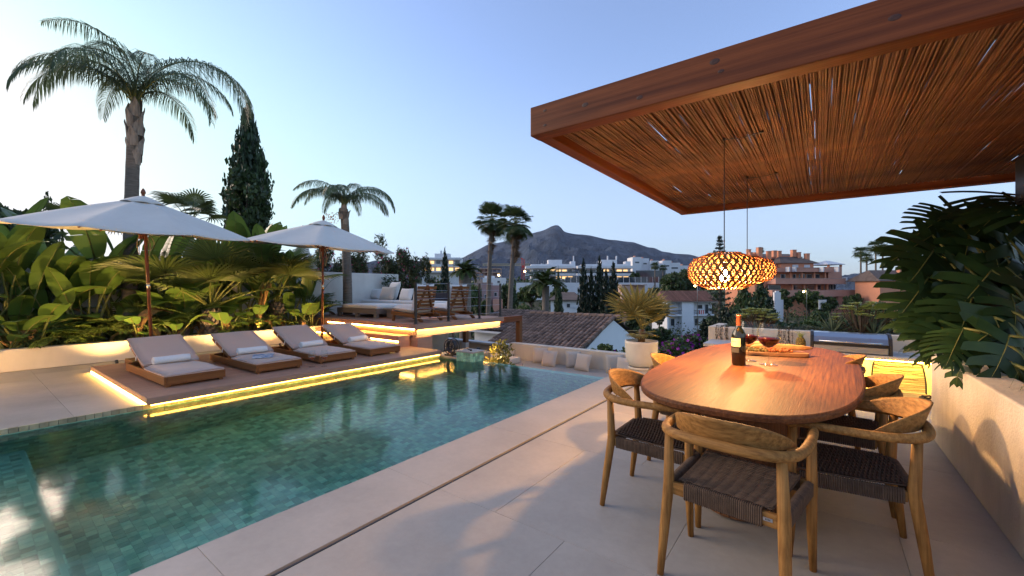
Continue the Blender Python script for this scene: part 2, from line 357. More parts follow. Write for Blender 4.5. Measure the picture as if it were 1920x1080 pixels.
    gl = N.new('ShaderNodeBsdfGlossy'); gl.inputs['Roughness'].default_value = 0.01; mx = N.new('ShaderNodeMixShader')
    L.new(fr.outputs[0], mx.inputs[0]); L.new(tr.outputs[0], mx.inputs[1]); L.new(gl.outputs[0], mx.inputs[2]); L.new(mx.outputs[0], out.inputs[0])
    g['glass'] = m
    # water: Fresnel mix of a green-blue transmission and a nearly still mirror
    m = bpy.data.materials.new('pool_water'); N, L, b = nt(m); out = N.get('Material Output')
    tc = N.new('ShaderNodeTexCoord'); nz = N.new('ShaderNodeTexNoise'); nz.inputs['Scale'].default_value = 2.2; nz.inputs['Detail'].default_value = 3
    L.new(tc.outputs['Object'], nz.inputs['Vector']); bp = N.new('ShaderNodeBump'); bp.inputs['Strength'].default_value = 0.05; bp.inputs['Distance'].default_value = 0.05
    L.new(nz.outputs['Fac'], bp.inputs['Height'])
    fr = N.new('ShaderNodeFresnel'); fr.inputs[0].default_value = 1.33; L.new(bp.outputs[0], fr.inputs['Normal'])
    tr = N.new('ShaderNodeBsdfRefraction'); tr.inputs['Color'].default_value = (0.76,0.98,0.94,1); tr.inputs['IOR'].default_value = 1.33; tr.inputs['Roughness'].default_value = 0.0; L.new(bp.outputs[0], tr.inputs['Normal'])
    gl = N.new('ShaderNodeBsdfGlossy'); gl.inputs['Roughness'].default_value = 0.09; L.new(bp.outputs[0], gl.inputs['Normal'])
    mx = N.new('ShaderNodeMixShader'); L.new(fr.outputs[0], mx.inputs[0]); L.new(tr.outputs[0], mx.inputs[1]); L.new(gl.outputs[0], mx.inputs[2]); L.new(mx.outputs[0], out.inputs[0])
    g['water'] = m
mats()
def weather(m, scale, lo, hi, stretch=(1,1,1), detail=8):
    """blotches and stains that run on across neighbouring pieces"""
    N, L, b = nt(m); src = b.inputs['Base Color'].links[0].from_socket
    gp = N.new('ShaderNodeNewGeometry'); mp = N.new('ShaderNodeMapping'); mp.inputs['Scale'].default_value = stretch; L.new(gp.outputs['Position'], mp.inputs[0])
    nz = N.new('ShaderNodeTexNoise'); nz.inputs['Scale'].default_value = scale; nz.inputs['Detail'].default_value = detail; nz.inputs['Roughness'].default_value = 0.68; L.new(mp.outputs[0], nz.inputs['Vector'])
    mr = N.new('ShaderNodeMapRange'); mr.inputs['From Min'].default_value = 0.3; mr.inputs['From Max'].default_value = 0.7; mr.inputs['To Min'].default_value = lo; mr.inputs['To Max'].default_value = hi; L.new(nz.outputs['Fac'], mr.inputs['Value'])
    mu = N.new('ShaderNodeVectorMath'); mu.operation = 'SCALE'; L.new(src, mu.inputs[0]); L.new(mr.outputs[0], mu.inputs['Scale']); L.new(mu.outputs[0], b.inputs['Base Color'])
weather(MT['stone'], 0.9, 0.84, 1.10); weather(MT['stone'], 22, 0.95, 1.04)
weather(MT['stucco'], 2.2, 0.72, 1.08, (1,1,0.35)); weather(MT['cream'], 1.6, 0.88, 1.06, (1,1,0.4)); weather(MT['white'], 1.4, 0.88, 1.05, (1,1,0.35))
weather(MT['decking'], 1.1, 0.86, 1.10); weather(MT['canopy'], 0.9, 0.93, 1.03); weather(MT['chairwood'], 9, 0.78, 1.12); weather(MT['chairwood_x'], 9, 0.78, 1.12); weather(MT['pergola'], 2.5, 0.72, 1.15, (0.25,1,1))
# ================================================================== the land
def interp(x, T):
    if x <= T[0][0]: return T[0][1]
    for (a, u), (b, v) in zip(T, T[1:]):
        if x <= b: t = (x-a)/(b-a); t = t*t*(3-2*t); return u+(v-u)*t
    return T[-1][1]
PROF = [(0,-4.2),(14,-4.2),(30,-5.2),(60,-8.5),(100,-12.5),(130,-11),(190,-1.0),(240,0.8),(500,-4),(1500,-10),(9000,-20)]
PROF_R = [(0,-4.2),(14,-4.2),(30,-5.0),(60,-7.0),(100,-8.5),(130,-7.5),(190,-6.0),(240,-6.0),(500,-10),(1500,-14),(9000,-20)]
def ground_z(x, y):
    d = math.hypot(x, y); az = math.degrees(math.atan2(-x, y))      # 0 along +Y, positive to the left
    t = min(1, max(0, (az - 3) / 18)); t = t*t*(3-2*t)
    return interp(d, PROF)*t + interp(d, PROF_R)*(1-t)
mb = MB(); rad = [0.5,6,14,20,28,36,46,58,72,88,104,120,136,152,170,190,212,240,290,380,520,800,1300,2200,4000,5600]; na = 96
for i, r_ in enumerate(rad):
    for k in range(na):
        a = 2*math.pi*k/na; x, y = r_*math.cos(a), r_*math.sin(a)
        mb.v.append((x, y, ground_z(x, y)))
for i in range(len(rad)-1):
    for k in range(na): mb.f.append((i*na+k, (i+1)*na+k, (i+1)*na+(k+1) % na, i*na+(k+1) % na)); mb.m.append(0)
mb.f.append(tuple(range(na))); mb.m.append(0)
MT['ground'] = pmat('scrub_ground', (0.045,0.05,0.025), (0.12,0.105,0.06), rough=1, scale=0.15, bump=0.5, bscale=3)
struct(mb.build('ground', MT['ground'], smooth=True))

# ---- mountain: ridge line read from the picture, at its real distance
ridge = [(560,498),(700,492),(800,489),(868,484),(890,473),(915,461),(929,459),(945,456),(962,450),(985,443),(1005,439),(1020,435),(1033,428),(1041,425.5),(1048,427),(1054,433),(1058,438),
         (1075,441),(1095,444),(1120,448),(1140,452),(1160,453.5),(1178,456),(1188,457),(1200,462),(1215,467),(1228,468),(1240,474),(1262,478),(1290,479),(1320,485),(1360,497),(1420,510),(1520,518),(1600,517),(1660,514),(1760,520),(1900,525),(2200,531)]
from mathutils import noise as mn
mb = MB(); DEP = 4200; NX, NY = 330, 60
def ridge_y(px):
    for (a, u), (b, v) in zip(ridge, ridge[1:]):
        if px <= b: return u+(v-u)*(px-a)/(b-a)
    return ridge[-1][1]
for j in range(NY+1):
    t = j/NY
    for i in range(NX+1):
        px = 560 + (2200-560)*i/NX
        far = ond(px, 540, DEP)
        zr = (540-ridge_y(px))/F_PX*DEP
        dep = DEP*(1 - 0.48*(1-t)) if t < 0.9 else DEP*(1+(t-0.9)*2)
        p = ond(px, 540, dep)
        base = -60
        tt = min(1, t/0.9)
        nzv = mn.fractal(Vector((p.x*0.0022, p.y*0.0022, 3.3)), 0.9, 2.1, 6)
        gul = abs(mn.noise(Vector((p.x*0.0034, p.y*0.0034, 9.1))))
        fallk = 1-abs(tt-0.5)*2 if tt < 1 else 0
        prof = tt**1.35 if t <= 0.9 else 1-(t-0.9)*5
        z = base + (zr-base)*prof
        z += (nzv*75 - gul*260 + 50)*max(0, min(1, (1-tt)*3.0))*min(1, zr/250+0.15)*min(1, tt*3) + nzv*5
        mb.v.append((p.x, p.y, z+CAM_H))
for j in range(NY):
    for i in range(NX): mb.f.append((j*(NX+1)+i, j*(NX+1)+i+1, (j+1)*(NX+1)+i+1, (j+1)*(NX+1)+i)); mb.m.append(0)
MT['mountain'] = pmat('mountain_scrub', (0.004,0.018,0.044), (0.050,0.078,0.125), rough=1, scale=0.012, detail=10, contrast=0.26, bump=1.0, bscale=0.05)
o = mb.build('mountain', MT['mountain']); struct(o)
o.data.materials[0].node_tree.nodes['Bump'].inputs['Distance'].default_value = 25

# ================================================================== terrace, pool
WZ = -0.045
PX0, PX1, PY0, PY1 = -6.2, -2.6, -3.0, 5.9
mb = MB()
mb.box(-2.57, 3.2, -4.0, 6.68, -4.3, -0.034); mb.box(-2.57, -1.72, 6.68, 7.08, -4.3, -0.034)
mb.box(-13.2, -6.24, -4.0, 5.86, -4.3, -0.034); mb.box(-12.4, -9.4, 5.861, 9.3, -4.3, 0.30)
base = struct(mb.build('terrace', MT['grout']))
tile_cache = {}
def tile(x0, x1, y0, y1, parent=base, z=0.0, th=0.03, mat='stone', name='tile', bev=0.002):
    w, l = round(x1-x0, 3), round(y1-y0, 3); k = (w, l, th, mat)
    if k not in tile_cache:
        b_ = 0.0009; m = MB(); hw, hl = w/2, l/2
        m.add([(-hw,-hl,-th),(hw,-hl,-th),(hw,hl,-th),(-hw,hl,-th),(-hw,-hl,-b_),(hw,-hl,-b_),(hw,hl,-b_),(-hw,hl,-b_),
               (-hw+b_,-hl+b_,0),(hw-b_,-hl+b_,0),(hw-b_,hl-b_,0),(-hw+b_,hl-b_,0)],
              [(0,1,5,4),(1,2,6,5),(2,3,7,6),(3,0,4,7),(4,5,9,8),(5,6,10,9),(6,7,11,10),(7,4,8,11),(8,9,10,11)])
        tile_cache[k] = m.mesh(name, MT[mat])
    return inst(name, tile_cache[k], parent, ((x0+x1)/2, (y0+y1)/2, z))
g = 0.0016
y = -4.0
rows = []
while y < 6.6: rows.append((y, min(y+1.19, 6.68))); y += 1.19
for i, (a, b) in enumerate(rows):
    tile(PX1-0.012, -2.096, a+g/2, b-g/2)                                        # coping beside the pool
    xs = [-2.058, -1.10, -0.142, 0.816, 1.774, 2.732] if i % 2 == 0 else [-2.058, -1.579, -0.621, 0.337, 1.295, 2.253, 2.732]
    for u, v in zip(xs, xs[1:]): tile(u+g/2, v-g/2, a+g/2, b-g/2)
tile(PX1-0.012, -2.096, 6.68+g, 7.08); tile(-2.058, -1.72, 6.68+g, 7.08)
mb = MB(); mb.box(-2.094, -2.060, -4, 7.06, -0.033, -0.016); mb.box(-2.082, -2.072, -4, 7.06, -0.016, -0.006)
mb.build('slot_drain', MT['black'], base)
y = -4.0; i = 0
while y < 5.8:
    b = min(y+1.19, 5.86)
    xs = [-10.46, -9.27, -8.07, -6.88, -6.24] if i % 2 else [-10.46, -9.86, -8.67, -7.47, -6.24]
    for u, v in zip(xs, xs[1:]): tile(u+g/2, v-g/2, y+g/2, b-g/2)
    y += 1.19; i += 1
# pool shell and mosaic
FZ, LEDGE, LY = -1.345, -0.695, 0.42
mb = MB()
mb.box(-6.24, -2.56, -3.1, 6.0, FZ-0.3, FZ-0.003)
mb.box(PX0-0.038, PX0-0.003, -3.1, 5.9, FZ-0.002, -0.036); mb.box(PX1+0.003, PX1+0.035, -3.1, 5.9, FZ-0.002, -0.04)
mb.box(PX0, PX1, PY1+0.002, PY1+0.16, FZ-0.012, WZ-0.006)
mb.box(PX0-0.01, PX1+0.01, -3.1, LY-0.003, FZ-0.002, LEDGE-0.003)
mb.box(PX0-0.04, PX1+0.03, -3.2, -3.0, FZ, -0.04)
pool = struct(mb.build('pool', MT['poolgrout']))
ts = 0.065
tm = MB(); hw = ts/2-0.0013; tm.add([(-hw,-hw,0),(hw,-hw,0),(hw,hw,0),(-hw,hw,0),(-hw,-hw,-0.01),(hw,-hw,-0.01),(hw,hw,-0.01),(-hw,hw,-0.01)],
                                  [(0,1,2,3),(0,4,5,1),(1,5,6,2),(2,6,7,3),(3,7,4,0)])
tile_me = tm.mesh('mosaic_tile', MT['mosaic_o'])
rest = MB()
def mosaic(o, u, v, nu, nv, keep):
    o, u, v = Vector(o), Vector(u), Vector(v); n = u.cross(v).normalized(); q = []
    rot = Matrix((u, v, n)).transposed().to_euler()
    for i in range(nu):
        for j in range(nv):
            off = 0.5*(j % 2) if 0 < i < nu-1 else 0.25
            if i == nu-1: continue
            c = o + u*(ts*(i+0.5+(0.5 if j % 2 else 0.0))) + v*(ts*(j+0.5)) + n*rnd(-0.0012, 0.0012)
            if keep(c): inst('mosaic_tile', tile_me, pool, c, rot)
            else:
                a = hw; pts = [c+u*sx*a+v*sy*a for sx, sy in ((-1,-1),(1,-1),(1,1),(-1,1))]
                rest.add(pts + [p - n*0.01 for p in pts], [(0,1,2,3),(0,4,5,1),(1,5,6,2),(2,6,7,3),(3,7,4,0)])
cnt = [0]
def near_wall(c):
    if c.z > -0.33 and 0.5 < c.y < 2.6: cnt[0] += 1; return cnt[0] < 100
    return False
def near_floor(c):
    ok = c.x < -4.6 and c.y < LY and c.y > -0.25
    if ok: cnt[0] += 1
    return ok and cnt[0] < 295
mosaic((PX0, PY0, -0.040-20*ts), (0,1,0), (0,0,1), 137, 20, near_wall)              # left wall, up to the waterline rim
mosaic((PX0, PY0, LEDGE), (1,0,0), (0,1,0), 55, 52, near_floor)                    # shallow ledge
mosaic((PX0, LY, FZ), (1,0,0), (0,1,0), 55, 84, lambda c: False)                   # pool floor
mosaic((PX1, LY, FZ), (-1,0,0), (0,0,1), 55, 10, lambda c: False)                   # ledge riser
mosaic((PX1, PY1, FZ), (-1,0,0), (0,0,1), 55, 19, lambda c: False)                 # far wall
mosaic((PX1, PY1, FZ), (0,-1,0), (0,0,1), 137, 19, lambda c: False)                 # right wall
# rim: the row of upright stone that caps the left wall
rim = MB()
for i in range(137):
    yy = PY0 + ts*(i+0.5); rim.cbox((PX0-0.020, yy, -0.012), (0.038, ts-0.004, 0.05))
stuff(rest.build('mosaic_tiling', MT['mosaic'], pool)); stuff(rim.build('rim_tiling', MT['rim'], pool))
mb = MB(); mb.add([(PX0-0.011,-3.0,WZ),(PX1+0.011,-3.0,WZ),(PX1+0.011,PY1+0.15,WZ),(PX0-0.011,PY1+0.15,WZ)], [(0,1,2,3)])
struct(mb.build('pool_water', MT['water']))
# mosaic spill block in the far corner
sb = thing('spill_block', 'raised green mosaic water block with stone top at the pool end', 'water feature', (-5.44, 5.97, 0))
mb = MB(); mb.box(-0.21, 0.20, -0.16, 0.16, -1.4, 0.12); mb.build('core', MT['poolgrout'], sb)
mb = MB(); mb.box(-0.23, 0.225, -0.19, 0.18, 0.122, 0.150); mb.build('stone_top', MT['stone'], sb, bev=0.004)
tm2 = MB(); tm2.cbox((0,0,0), (0.056, 0.01, 0.056)); m2 = tm2.mesh('mosaic_tile', MT['mosaic_o'])
for i in range(7):
    for j in range(5): inst('mosaic_tile', m2, sb, (-0.18+0.06*i, -0.166, 0.09-0.06*j))
for i in range(5):
    for j in range(5): inst('mosaic_tile', m2, sb, (0.206, -0.12+0.06*i, 0.09-0.06*j), (0,0,R(90)))
mb = MB(); mb.tube([(-0.19,0.1,0.16),(-0.08,0.0,0.17),(0.06,-0.06,0.165)], 0.010, 8); mb.lathe([(0.022,0.151),(0.022,0.175),(0.0,0.185)], 10, (0.08,-0.07,0)); mb.build('water_spout', MT['black'], sb, smooth=True)

# ================================================================== timber sun deck
dk = thing('sun_deck', 'low brown timber deck along the pool edge with glowing underside', 'deck', (-7.1, 3.3, 0))
def bx(name, x0, x1, y0, y1, z0, z1, mat, par, bev=0, org=(0,0,0)):
    m = MB(); cx, cy, cz = (x0+x1)/2, (y0+y1)/2, (z0+z1)/2
    m.box(x0-cx, x1-cx, y0-cy, y1-cy, z0-cz, z1-cz)
    return m.build(name, MT[mat], par, (cx-org[0], cy-org[1], cz-org[2]), bev=bev)
D0 = (-7.1, 3.3, 0)
DX0, DX1, DY0, DY1 = -9.35, -6.11, 1.32, 5.86
n = 22; w = (DX1-DX0-0.03)/n
pm = MB(); pm.box(-w/2+0.0025, w/2-0.0025, -(DY1-DY0)/2+0.012, (DY1-DY0)/2-0.012, -0.011, 0.011); plank_me = pm.mesh('plank', MT['decking'])
for i in range(n): inst('plank', plank_me, dk, (DX0+0.015+w*(i+0.5)-D0[0], (DY0+DY1)/2-D0[1], 0.089))
bx('front_fascia', DX1-0.018, DX1, DY0, DY1, 0.022, 0.0985, 'fascia', dk, 0.002, D0)
bx('side_fascia', DX0, DX1-0.019, DY0-0.006, DY0+0.011, 0.030, 0.0985, 'fascia', dk, 0.002, D0)
bx('side_fascia', DX0, DX1-0.019, DY1-0.011, DY1+0.006, 0.030, 0.0985, 'fascia', dk, 0.002, D0)
bx('back_fascia', DX0-0.019, DX0-0.001, DY0, DY1, 0.022, 0.0985, 'fascia', dk, 0.002, D0)
bx('subframe', DX0+0.05, -6.26, DY0+0.06, DY1-0.05, 0.001, 0.077, 'black', dk, 0, D0)
bx('subframe', -6.259, DX1-0.02, DY0+0.05, DY1-0.05, 0.030, 0.077, 'black', dk, 0, D0)
bx('led_strip', DX0+0.02, -6.26, DY0-0.004, DY0+0.02, 0.002, 0.028, 'led', dk, 0, D0)
bx('led_strip', -6.152, -6.130, DY0+0.03, DY1-0.04, 0.006, 0.0295, 'led_edge', dk, 0, D0)

# ================================================================== raised lounge platform
pf = thing('lounge_platform', 'raised timber lounge platform with two lit steps and cantilevered edge', 'platform', (-9.4, 7.4, 0))
P0 = (-9.4, 7.4, 0); QX0, QX1, QY0, QY1, QZ = -11.86, -6.93, 5.88, 8.93, 0.57
n = 35; w = (QX1-QX0-0.03)/n
pm = MB(); pm.box(-w/2+0.0025, w/2-0.0025, -(QY1-QY0)/2+0.012, (QY1-QY0)/2-0.012, -0.012, 0.012); pme = pm.mesh('plank', MT['decking'])
for i in range(n): inst('plank', pme, pf, (QX0+0.015+w*(i+0.5)-P0[0], (QY0+QY1)/2-P0[1], QZ-0.012))
bx('fascia_board', QX0, QX1, QY0-0.02, QY0, QZ-0.095, QZ+0.002, 'fascia', pf, 0.002, P0)
bx('fascia_board', QX1, QX1+0.02, QY0-0.02, QY1, QZ-0.115, QZ+0.002, 'fascia', pf, 0.002, P0)
bx('core', QX0, QX1-0.1, QY0+0.06, QY1-0.1, 0.302, QZ-0.03, 'fascia', pf, 0, P0)
bx('riser', -10.42, -7.08, QY0+0.03, QY0+0.055, 0.33, QZ-0.03, 'fascia', pf, 0, P0)
bx('led_strip', -10.42, -7.0, QY0+0.004, QY0+0.028, QZ-0.118, QZ-0.098, 'led', pf, 0, P0)
bx('backing_board', QX1-0.09, QX1-0.07, QY0+0.1, QY1-0.06, 0.292, QZ-0.117, 'cream', pf, 0, P0)
bx('led_strip', QX1-0.03, QX1-0.012, QY0+0.1, QY1-0.06, QZ-0.113, QZ-0.095, 'led', pf, 0, P0)
bx('support_block', -8.2, QX1-0.002, QY0+0.058, QY0+0.47, 0.0, 0.290, 'fascia', pf, 0, P0)
for i in range(2): bx('tread', -10.42, -7.12, 5.58+0.15*i+0.003, 5.73+0.15*i-0.003, 0.313, 0.335, 'decking', pf, 0, P0)
bx('fascia_board', -10.43, -7.10, 5.56, 5.58, 0.235, 0.337, 'fascia', pf, 0.002, P0)
bx('fascia_board', -7.119, -7.10, 5.581, QY0-0.021, 0.101, 0.337, 'fascia', pf, 0.002, P0)
bx('step_core', -10.42, -7.12, 5.62, QY0-0.022, 0.101, 0.311, 'fascia', pf, 0, P0)
bx('led_strip', -10.42, -7.14, 5.584, 5.61, 0.212, 0.233, 'led', pf, 0, P0)
bx('beam', -7.25, -7.02, QY1+0.001, 9.95, 0.39, 0.55, 'pergola_y', pf, 0.004, P0)
bx('beam', -11.8, -7.26, 9.1, 9.26, 0.37, 0.53, 'pergola', pf, 0.004, P0)
for (xx, yy) in ((-7.14, 9.95), (-9.2, 9.87)):
    bx('post', xx-0.07, xx+0.07, yy-0.07, yy+0.07, -0.40, 0.388, 'teak_z', pf, 0.004, P0)
    bx('post_foot', xx-0.08, xx+0.08, yy-0.08, yy+0.08, -0.85, -0.401, 'white', pf, 0.004, P0)
bx('beam', -9.27, -9.13, QY1+0.001, 9.95, 0.39, 0.55, 'pergola_y', pf, 0.004, P0)
# balustrade
bl = thing('balustrade', 'black post railing with thin steel cables beside the lounge chairs', 'railing', (-7.0, 7.4, QZ))
ys = [onx(px, 600, -7.0).y for px in (775, 841, 899, 946)]; ys[0] = QY0+0.06; ys[-1] = min(ys[-1], QY1-0.05)
for yy in ys: mb = MB(); mb.box(-0.025, 0.025, -0.02, 0.02, 0.006, 0.90); mb.box(-0.045, 0.045, -0.045, 0.045, 0.0015, 0.012); mb.build('post', MT['black'], bl, (0, yy-7.4, 0), bev=0.003)
for z in (0.12, 0.33, 0.54, 0.72, 0.88):
    mb = MB(); mb.tube([(0, ys[0]-7.4, z), (0, ys[-1]-7.4, z)], 0.0035, 6); mb.build('cable', MT['steel'], bl)

# ================================================================== planters and walls on the left
pl = thing('long_planter', 'low cream rendered planter wall behind the sun loungers', 'planter', (-10.6, 0.7, 0))
bx('wall', -10.66, -10.46, -4.0, 5.87, 0.0, 0.36, 'cream', pl, 0.012, (-10.6,0.7,0))
bx('soil', -11.9, -10.661, -4.0, 5.87, 0.0, 0.28, 'soil', pl, 0, (-10.6,0.7,0))
bw = tag(bx('garden_wall', -12.12, -11.92, -4.0, 9.35, -0.03, 1.83, 'white', None, 0.012), 'long white rendered garden wall behind the planting and daybed', 'wall')

# ================================================================== sunken fire lounge beyond the pool
SZ = -0.68
lw = thing('lounge_bench', 'sunken cream built-in bench with backrest wall beyond the pool', 'bench', (-5, 9, SZ))
L0 = (-5, 9, SZ)
bx('backrest_wall', -7.25, -2.62, 9.62, 9.86, -1.6, -0.235, 'cream', lw, 0.01, L0)
bx('end_wall', -7.25, -7.05, 7.6, 9.61, -1.6, -0.42, 'cream', lw, 0.01, L0)
bx('seat_block', -7.04, -2.62, 7.7, 9.61, -1.6, SZ-0.032, 'grout', lw, 0, L0)
for i in range(5):
    x0 = -7.03 + i*0.88
    for a, b in ((7.7, 8.65), (8.655, 9.605)): 
        t_ = tile(x0, x0+0.876, a, b, lw); t_.location = (x0+0.438+5, (a+b)/2-9, 0)
bx('arm_block', -7.04, -6.55, 8.2, 9.2, SZ+0.002, SZ+0.16, 'cream', lw, 0.03, L0)
def cushion(px, py, w, rz, lean, label, yy=9.5, dz=0.0):
    p = ony(px, py, yy)
    M = Matrix.Rotation(rz, 4, 'Z') @ Matrix.Rotation(R(90-lean), 4, 'X')
    mb = MB(); mb.pillow(w, w, 0.15, M)
    zmin = min(v[2] for v in mb.v)
    tag(mb.build('cushion', MT['linen'], None, (p.x, yy, SZ-zmin+0.002), smooth=True), label, 'cushion', 'sand cushions on the sunken bench')
cushion(1013, 675, 0.42, R(24), 14, 'sand cushion half hidden behind a second one, farthest from the white pot', 9.50)
cushion(1030, 676, 0.42, R(4), 24, 'sand cushion leaning on another, farthest pair from the white pot', 9.28)
cushion(1076, 681, 0.42, R(40), 14, 'sand cushion half hidden behind a second one in the middle of the bench', 9.48)
cushion(1093, 682, 0.43, R(-6), 22, 'sand cushion in front of another in the middle of the bench', 9.26)
cushion(1153, 687, 0.44, R(36), 14, 'sand cushion standing on edge close to the white pot', 9.46)
cushion(1172, 690, 0.44, R(-4), 20, 'sand cushion partly hidden behind the white pot', 9.24)
# lower garden wall with pale coping and dark railing under the platform
lg = thing('lower_wall', 'low wall with pale coping and dark railing under the platform', 'wall', (-8.5, 10.4, -1))
bx('wall', -14, -7.3, 10.0, 10.2, -4.2, -0.42, 'cream', lg, 0, (-8.5,10.4,-1))
bx('coping', -14, -7.26, 9.95, 10.25, -0.419, -0.36, 'white', lg, 0.005, (-8.5,10.4,-1))
for i in range(7):
    bx('baluster', -6.42+0.13*i, -6.40+0.13*i, 6.9, 6.92, -1.6, -0.05, 'black', lg, 0, (-8.5,10.4,-1))
bx('rail', -6.45, -5.6, 6.89, 6.93, -0.049, -0.02, 'black', lg, 0, (-8.5,10.4,-1))
mb = MB(); mb.box(-14, -2.6, 6.06, 10.6, -4.3, -1.6); struct(mb.build('lower_ground', MT['soil']))

# ================================================================== right-hand planter with column
rp = thing('stucco_planter', 'rough white stucco planter wall full of monstera beside the dining table', 'planter', (1.2, 1.0, 0))
r0 = (1.2, 1.0, 0)
bx('front_wall', 0.80, 1.02, -4.0, 5.30, 0.0, 0.76, 'stucco', rp, 0.012, r0)
bx('end_wall', 1.021, 3.1, 5.08, 5.30, 0.0, 0.757, 'stucco', rp, 0.012, r0)
bx('soil', 1.021, 3.1, -4.0, 5.079, 0.0, 0.66, 'soil', rp, 0, r0)
cl = thing('column', 'white rendered column carrying the pergola behind the monstera', 'column', (1.52, 4.9, 0.66))
bx('shaft', 1.40, 1.66, 4.78, 5.04, 0.66, 2.399, 'white', cl, 0.008, (1.52,4.9,0.66))
bx('timber_face', 1.385, 1.399, 4.80, 5.02, 1.0, 2.05, 'teak_z', cl, 0.003, (1.52,4.9,0.66))
sp = thing('loudspeaker', 'small black loudspeaker on the column under the pergola', 'speaker', (1.33, 4.92, 2.02))
bx('cabinet', 1.24, 1.382, 4.80, 5.04, 2.0, 2.37, 'fabricblack', sp, 0.012, (1.33,4.92,2.02))
bx('grille', 1.232, 1.2395, 4.815, 5.025, 2.02, 2.35, 'black', sp, 0.004, (1.33,4.92,2.02))
bx('badge', 1.2285, 1.2318, 4.905, 4.935, 2.045, 2.060, 'steel', sp, 0, (1.33,4.92,2.02))

# ================================================================== pergola
BX0, BY0, BY1, BZ0, BZ1 = -1.62, 2.39, 6.28, 2.40, 2.60
pg = thing('pergola', 'reddish timber pergola roofed with reed canes over the dining table', 'pergola', (0.9, 4.3, BZ0))
g0 = (0.9, 4.3, BZ0)
bx('beam', BX0, 4.2, BY0, BY0+0.115, BZ0, BZ1, 'pergola', pg, 0.006, g0)
bx('beam', BX0, 4.2, BY1-0.10, BY1, BZ0, BZ1, 'pergola', pg, 0.006, g0)
bx('beam', BX0+0.002, BX0+0.10, BY0+0.116, BY1-0.101, BZ0+0.002, BZ1-0.002, 'pergola_y', pg, 0.006, g0)
bx('beam', 4.0, 4.1, BY0+0.116, BY1-0.101, BZ0+0.002, BZ1-0.002, 'pergola_y', pg, 0.006, g0)
for k in range(5):
    yy = 2.85 + 0.66*k
    bx('batten', BX0+0.101, 3.999, yy-0.03, yy+0.03, 2.497, 2.555, 'pergola', pg, 0.003, g0)
for (xx, dz, rr) in ((-1.2,0.11,0.014),(-0.85,0.06,0.012),(-0.45,0.14,0.016),(-0.42,0.08,0.010),(0.25,0.10,0.014),(0.6,0.05,0.01),(-1.5,0.15,0.009),(-1.5,0.05,0.009)):
    mb = MB(); mb.lathe([(rr,0),(rr*0.6,0.0015)], 12, sx=1.6); mb.build('knot', MT['knot'], pg, (xx-g0[0], BY0-0.0003-g0[1], dz), (R(90),0,0))
rvar = []
for k in range(6):
    mb = MB(); L_ = BY1-BY0-0.25; pts = []; ph = rnd(0, 6)
    for i in range(6):
        t = i/5; pts.append((0.003*math.sin(ph+t*7)+rnd(-.0015,.0015), -L_/2+L_*t, 0.006*math.sin(ph*2+t*5)-0.008*math.sin(t*math.pi*3)))
    mb.tube(pts, [rnd(0.0058,0.0074) for _ in pts], 5, cap=False); rvar.append(mb.mesh('reed', MT['reed'], True))
restreed = MB(); x = BX0+0.108; k = 0
reed_y = (BY0+BY1)/2+0.005
while x < 3.98:
    me = rvar[random.randrange(6)]; z = 2.481+rnd(-0.006, 0.004); ang = rnd(-0.0035, 0.0035)
    if k < 300: inst('reed', me, pg, (x-g0[0], reed_y-g0[1]+rnd(-.03,.03), z-g0[2]), (0, rnd(0,6.28)*0, ang))
    else:
        o_ = len(restreed.v); restreed.v.extend([(v.co.x+x, v.co.y+reed_y, v.co.z+z) for v in me.vertices])
        restreed.f.extend([tuple(i+o_ for i in p.vertices) for p in me.polygons]); restreed.m.extend([0]*len(me.polygons))
    x += rnd(0.0085, 0.0128) if random.random() > 0.02 else rnd(0.013, 0.017); k += 1
o = stuff(restreed.build('reed_mat', MT['reed'], pg, (-g0[0], -g0[1], -g0[2])))
# second, sparser layer of canes lying across gaps between the battens
up = MB()
x2 = BX0+0.112
while x2 < 3.95:
    x2 += rnd(0.0078,0.0118); x = x2
    if random.random() < 0.05: continue
    yA = BY0+0.14; yB = BY1-0.13
    up.tube([(x+rnd(-.004,.004), yA+(yB-yA)*q/4, 2.4905) for q in range(5)], 0.0058, 5, cap=False)
stuff(up.build('upper_canes', MT['reed'], pg, (-g0[0], -g0[1], -g0[2])))

# ================================================================== sunken kitchen
kf = MB(); kf.box(-1.70, 3.2, 6.685, 9.4, -4.3, -0.50); struct(kf.build('kitchen_floor', MT['stone']))
for i, z in enumerate((-0.17, -0.335)):
    struct(bx('step', -1.2, 0.6, 6.69+0.3*i, 6.985+0.3*i, -0.499, z, 'stone', None, 0.003))
kc = thing('kitchen_counter', 'outdoor kitchen counter with glowing yellow front and stone top', 'counter', (0.4, 8.1, -0.5))
k0 = (0.4, 8.1, -0.5)
bx('body', -1.60, 3.0, 7.98, 8.40, -0.499, 0.345, 'counterfront', kc, 0, k0)
MT['led_c'] = emat('counter_led', (1.0,0.58,0.06), 34)
bx('countertop', -1.64, 3.04, 7.74, 8.43, 0.348, 0.40, 'counter', kc, 0.004, k0)
bx('led_strip', -1.55, 2.95, 7.80, 7.83, 0.332, 0.3475, 'led_c', kc, 0, k0)
kp = thing('kitchen_planter', 'pale planter wall with trailing plants behind the grill counter', 'planter', (0.4, 8.9, -0.5))
bx('wall', -1.70, 3.2, 8.45, 8.62, -0.499, 0.635, 'cream', kp, 0.012, (0.4,8.9,-0.5))
bx('side_wall', -1.70, -1.53, 8.621, 9.4, -0.499, 0.632, 'cream', kp, 0.012, (0.4,8.9,-0.5))
bx('soil', -1.529, 3.2, 8.621, 9.4, -0.499, 0.57, 'soil', kp, 0, (0.4,8.9,-0.5))
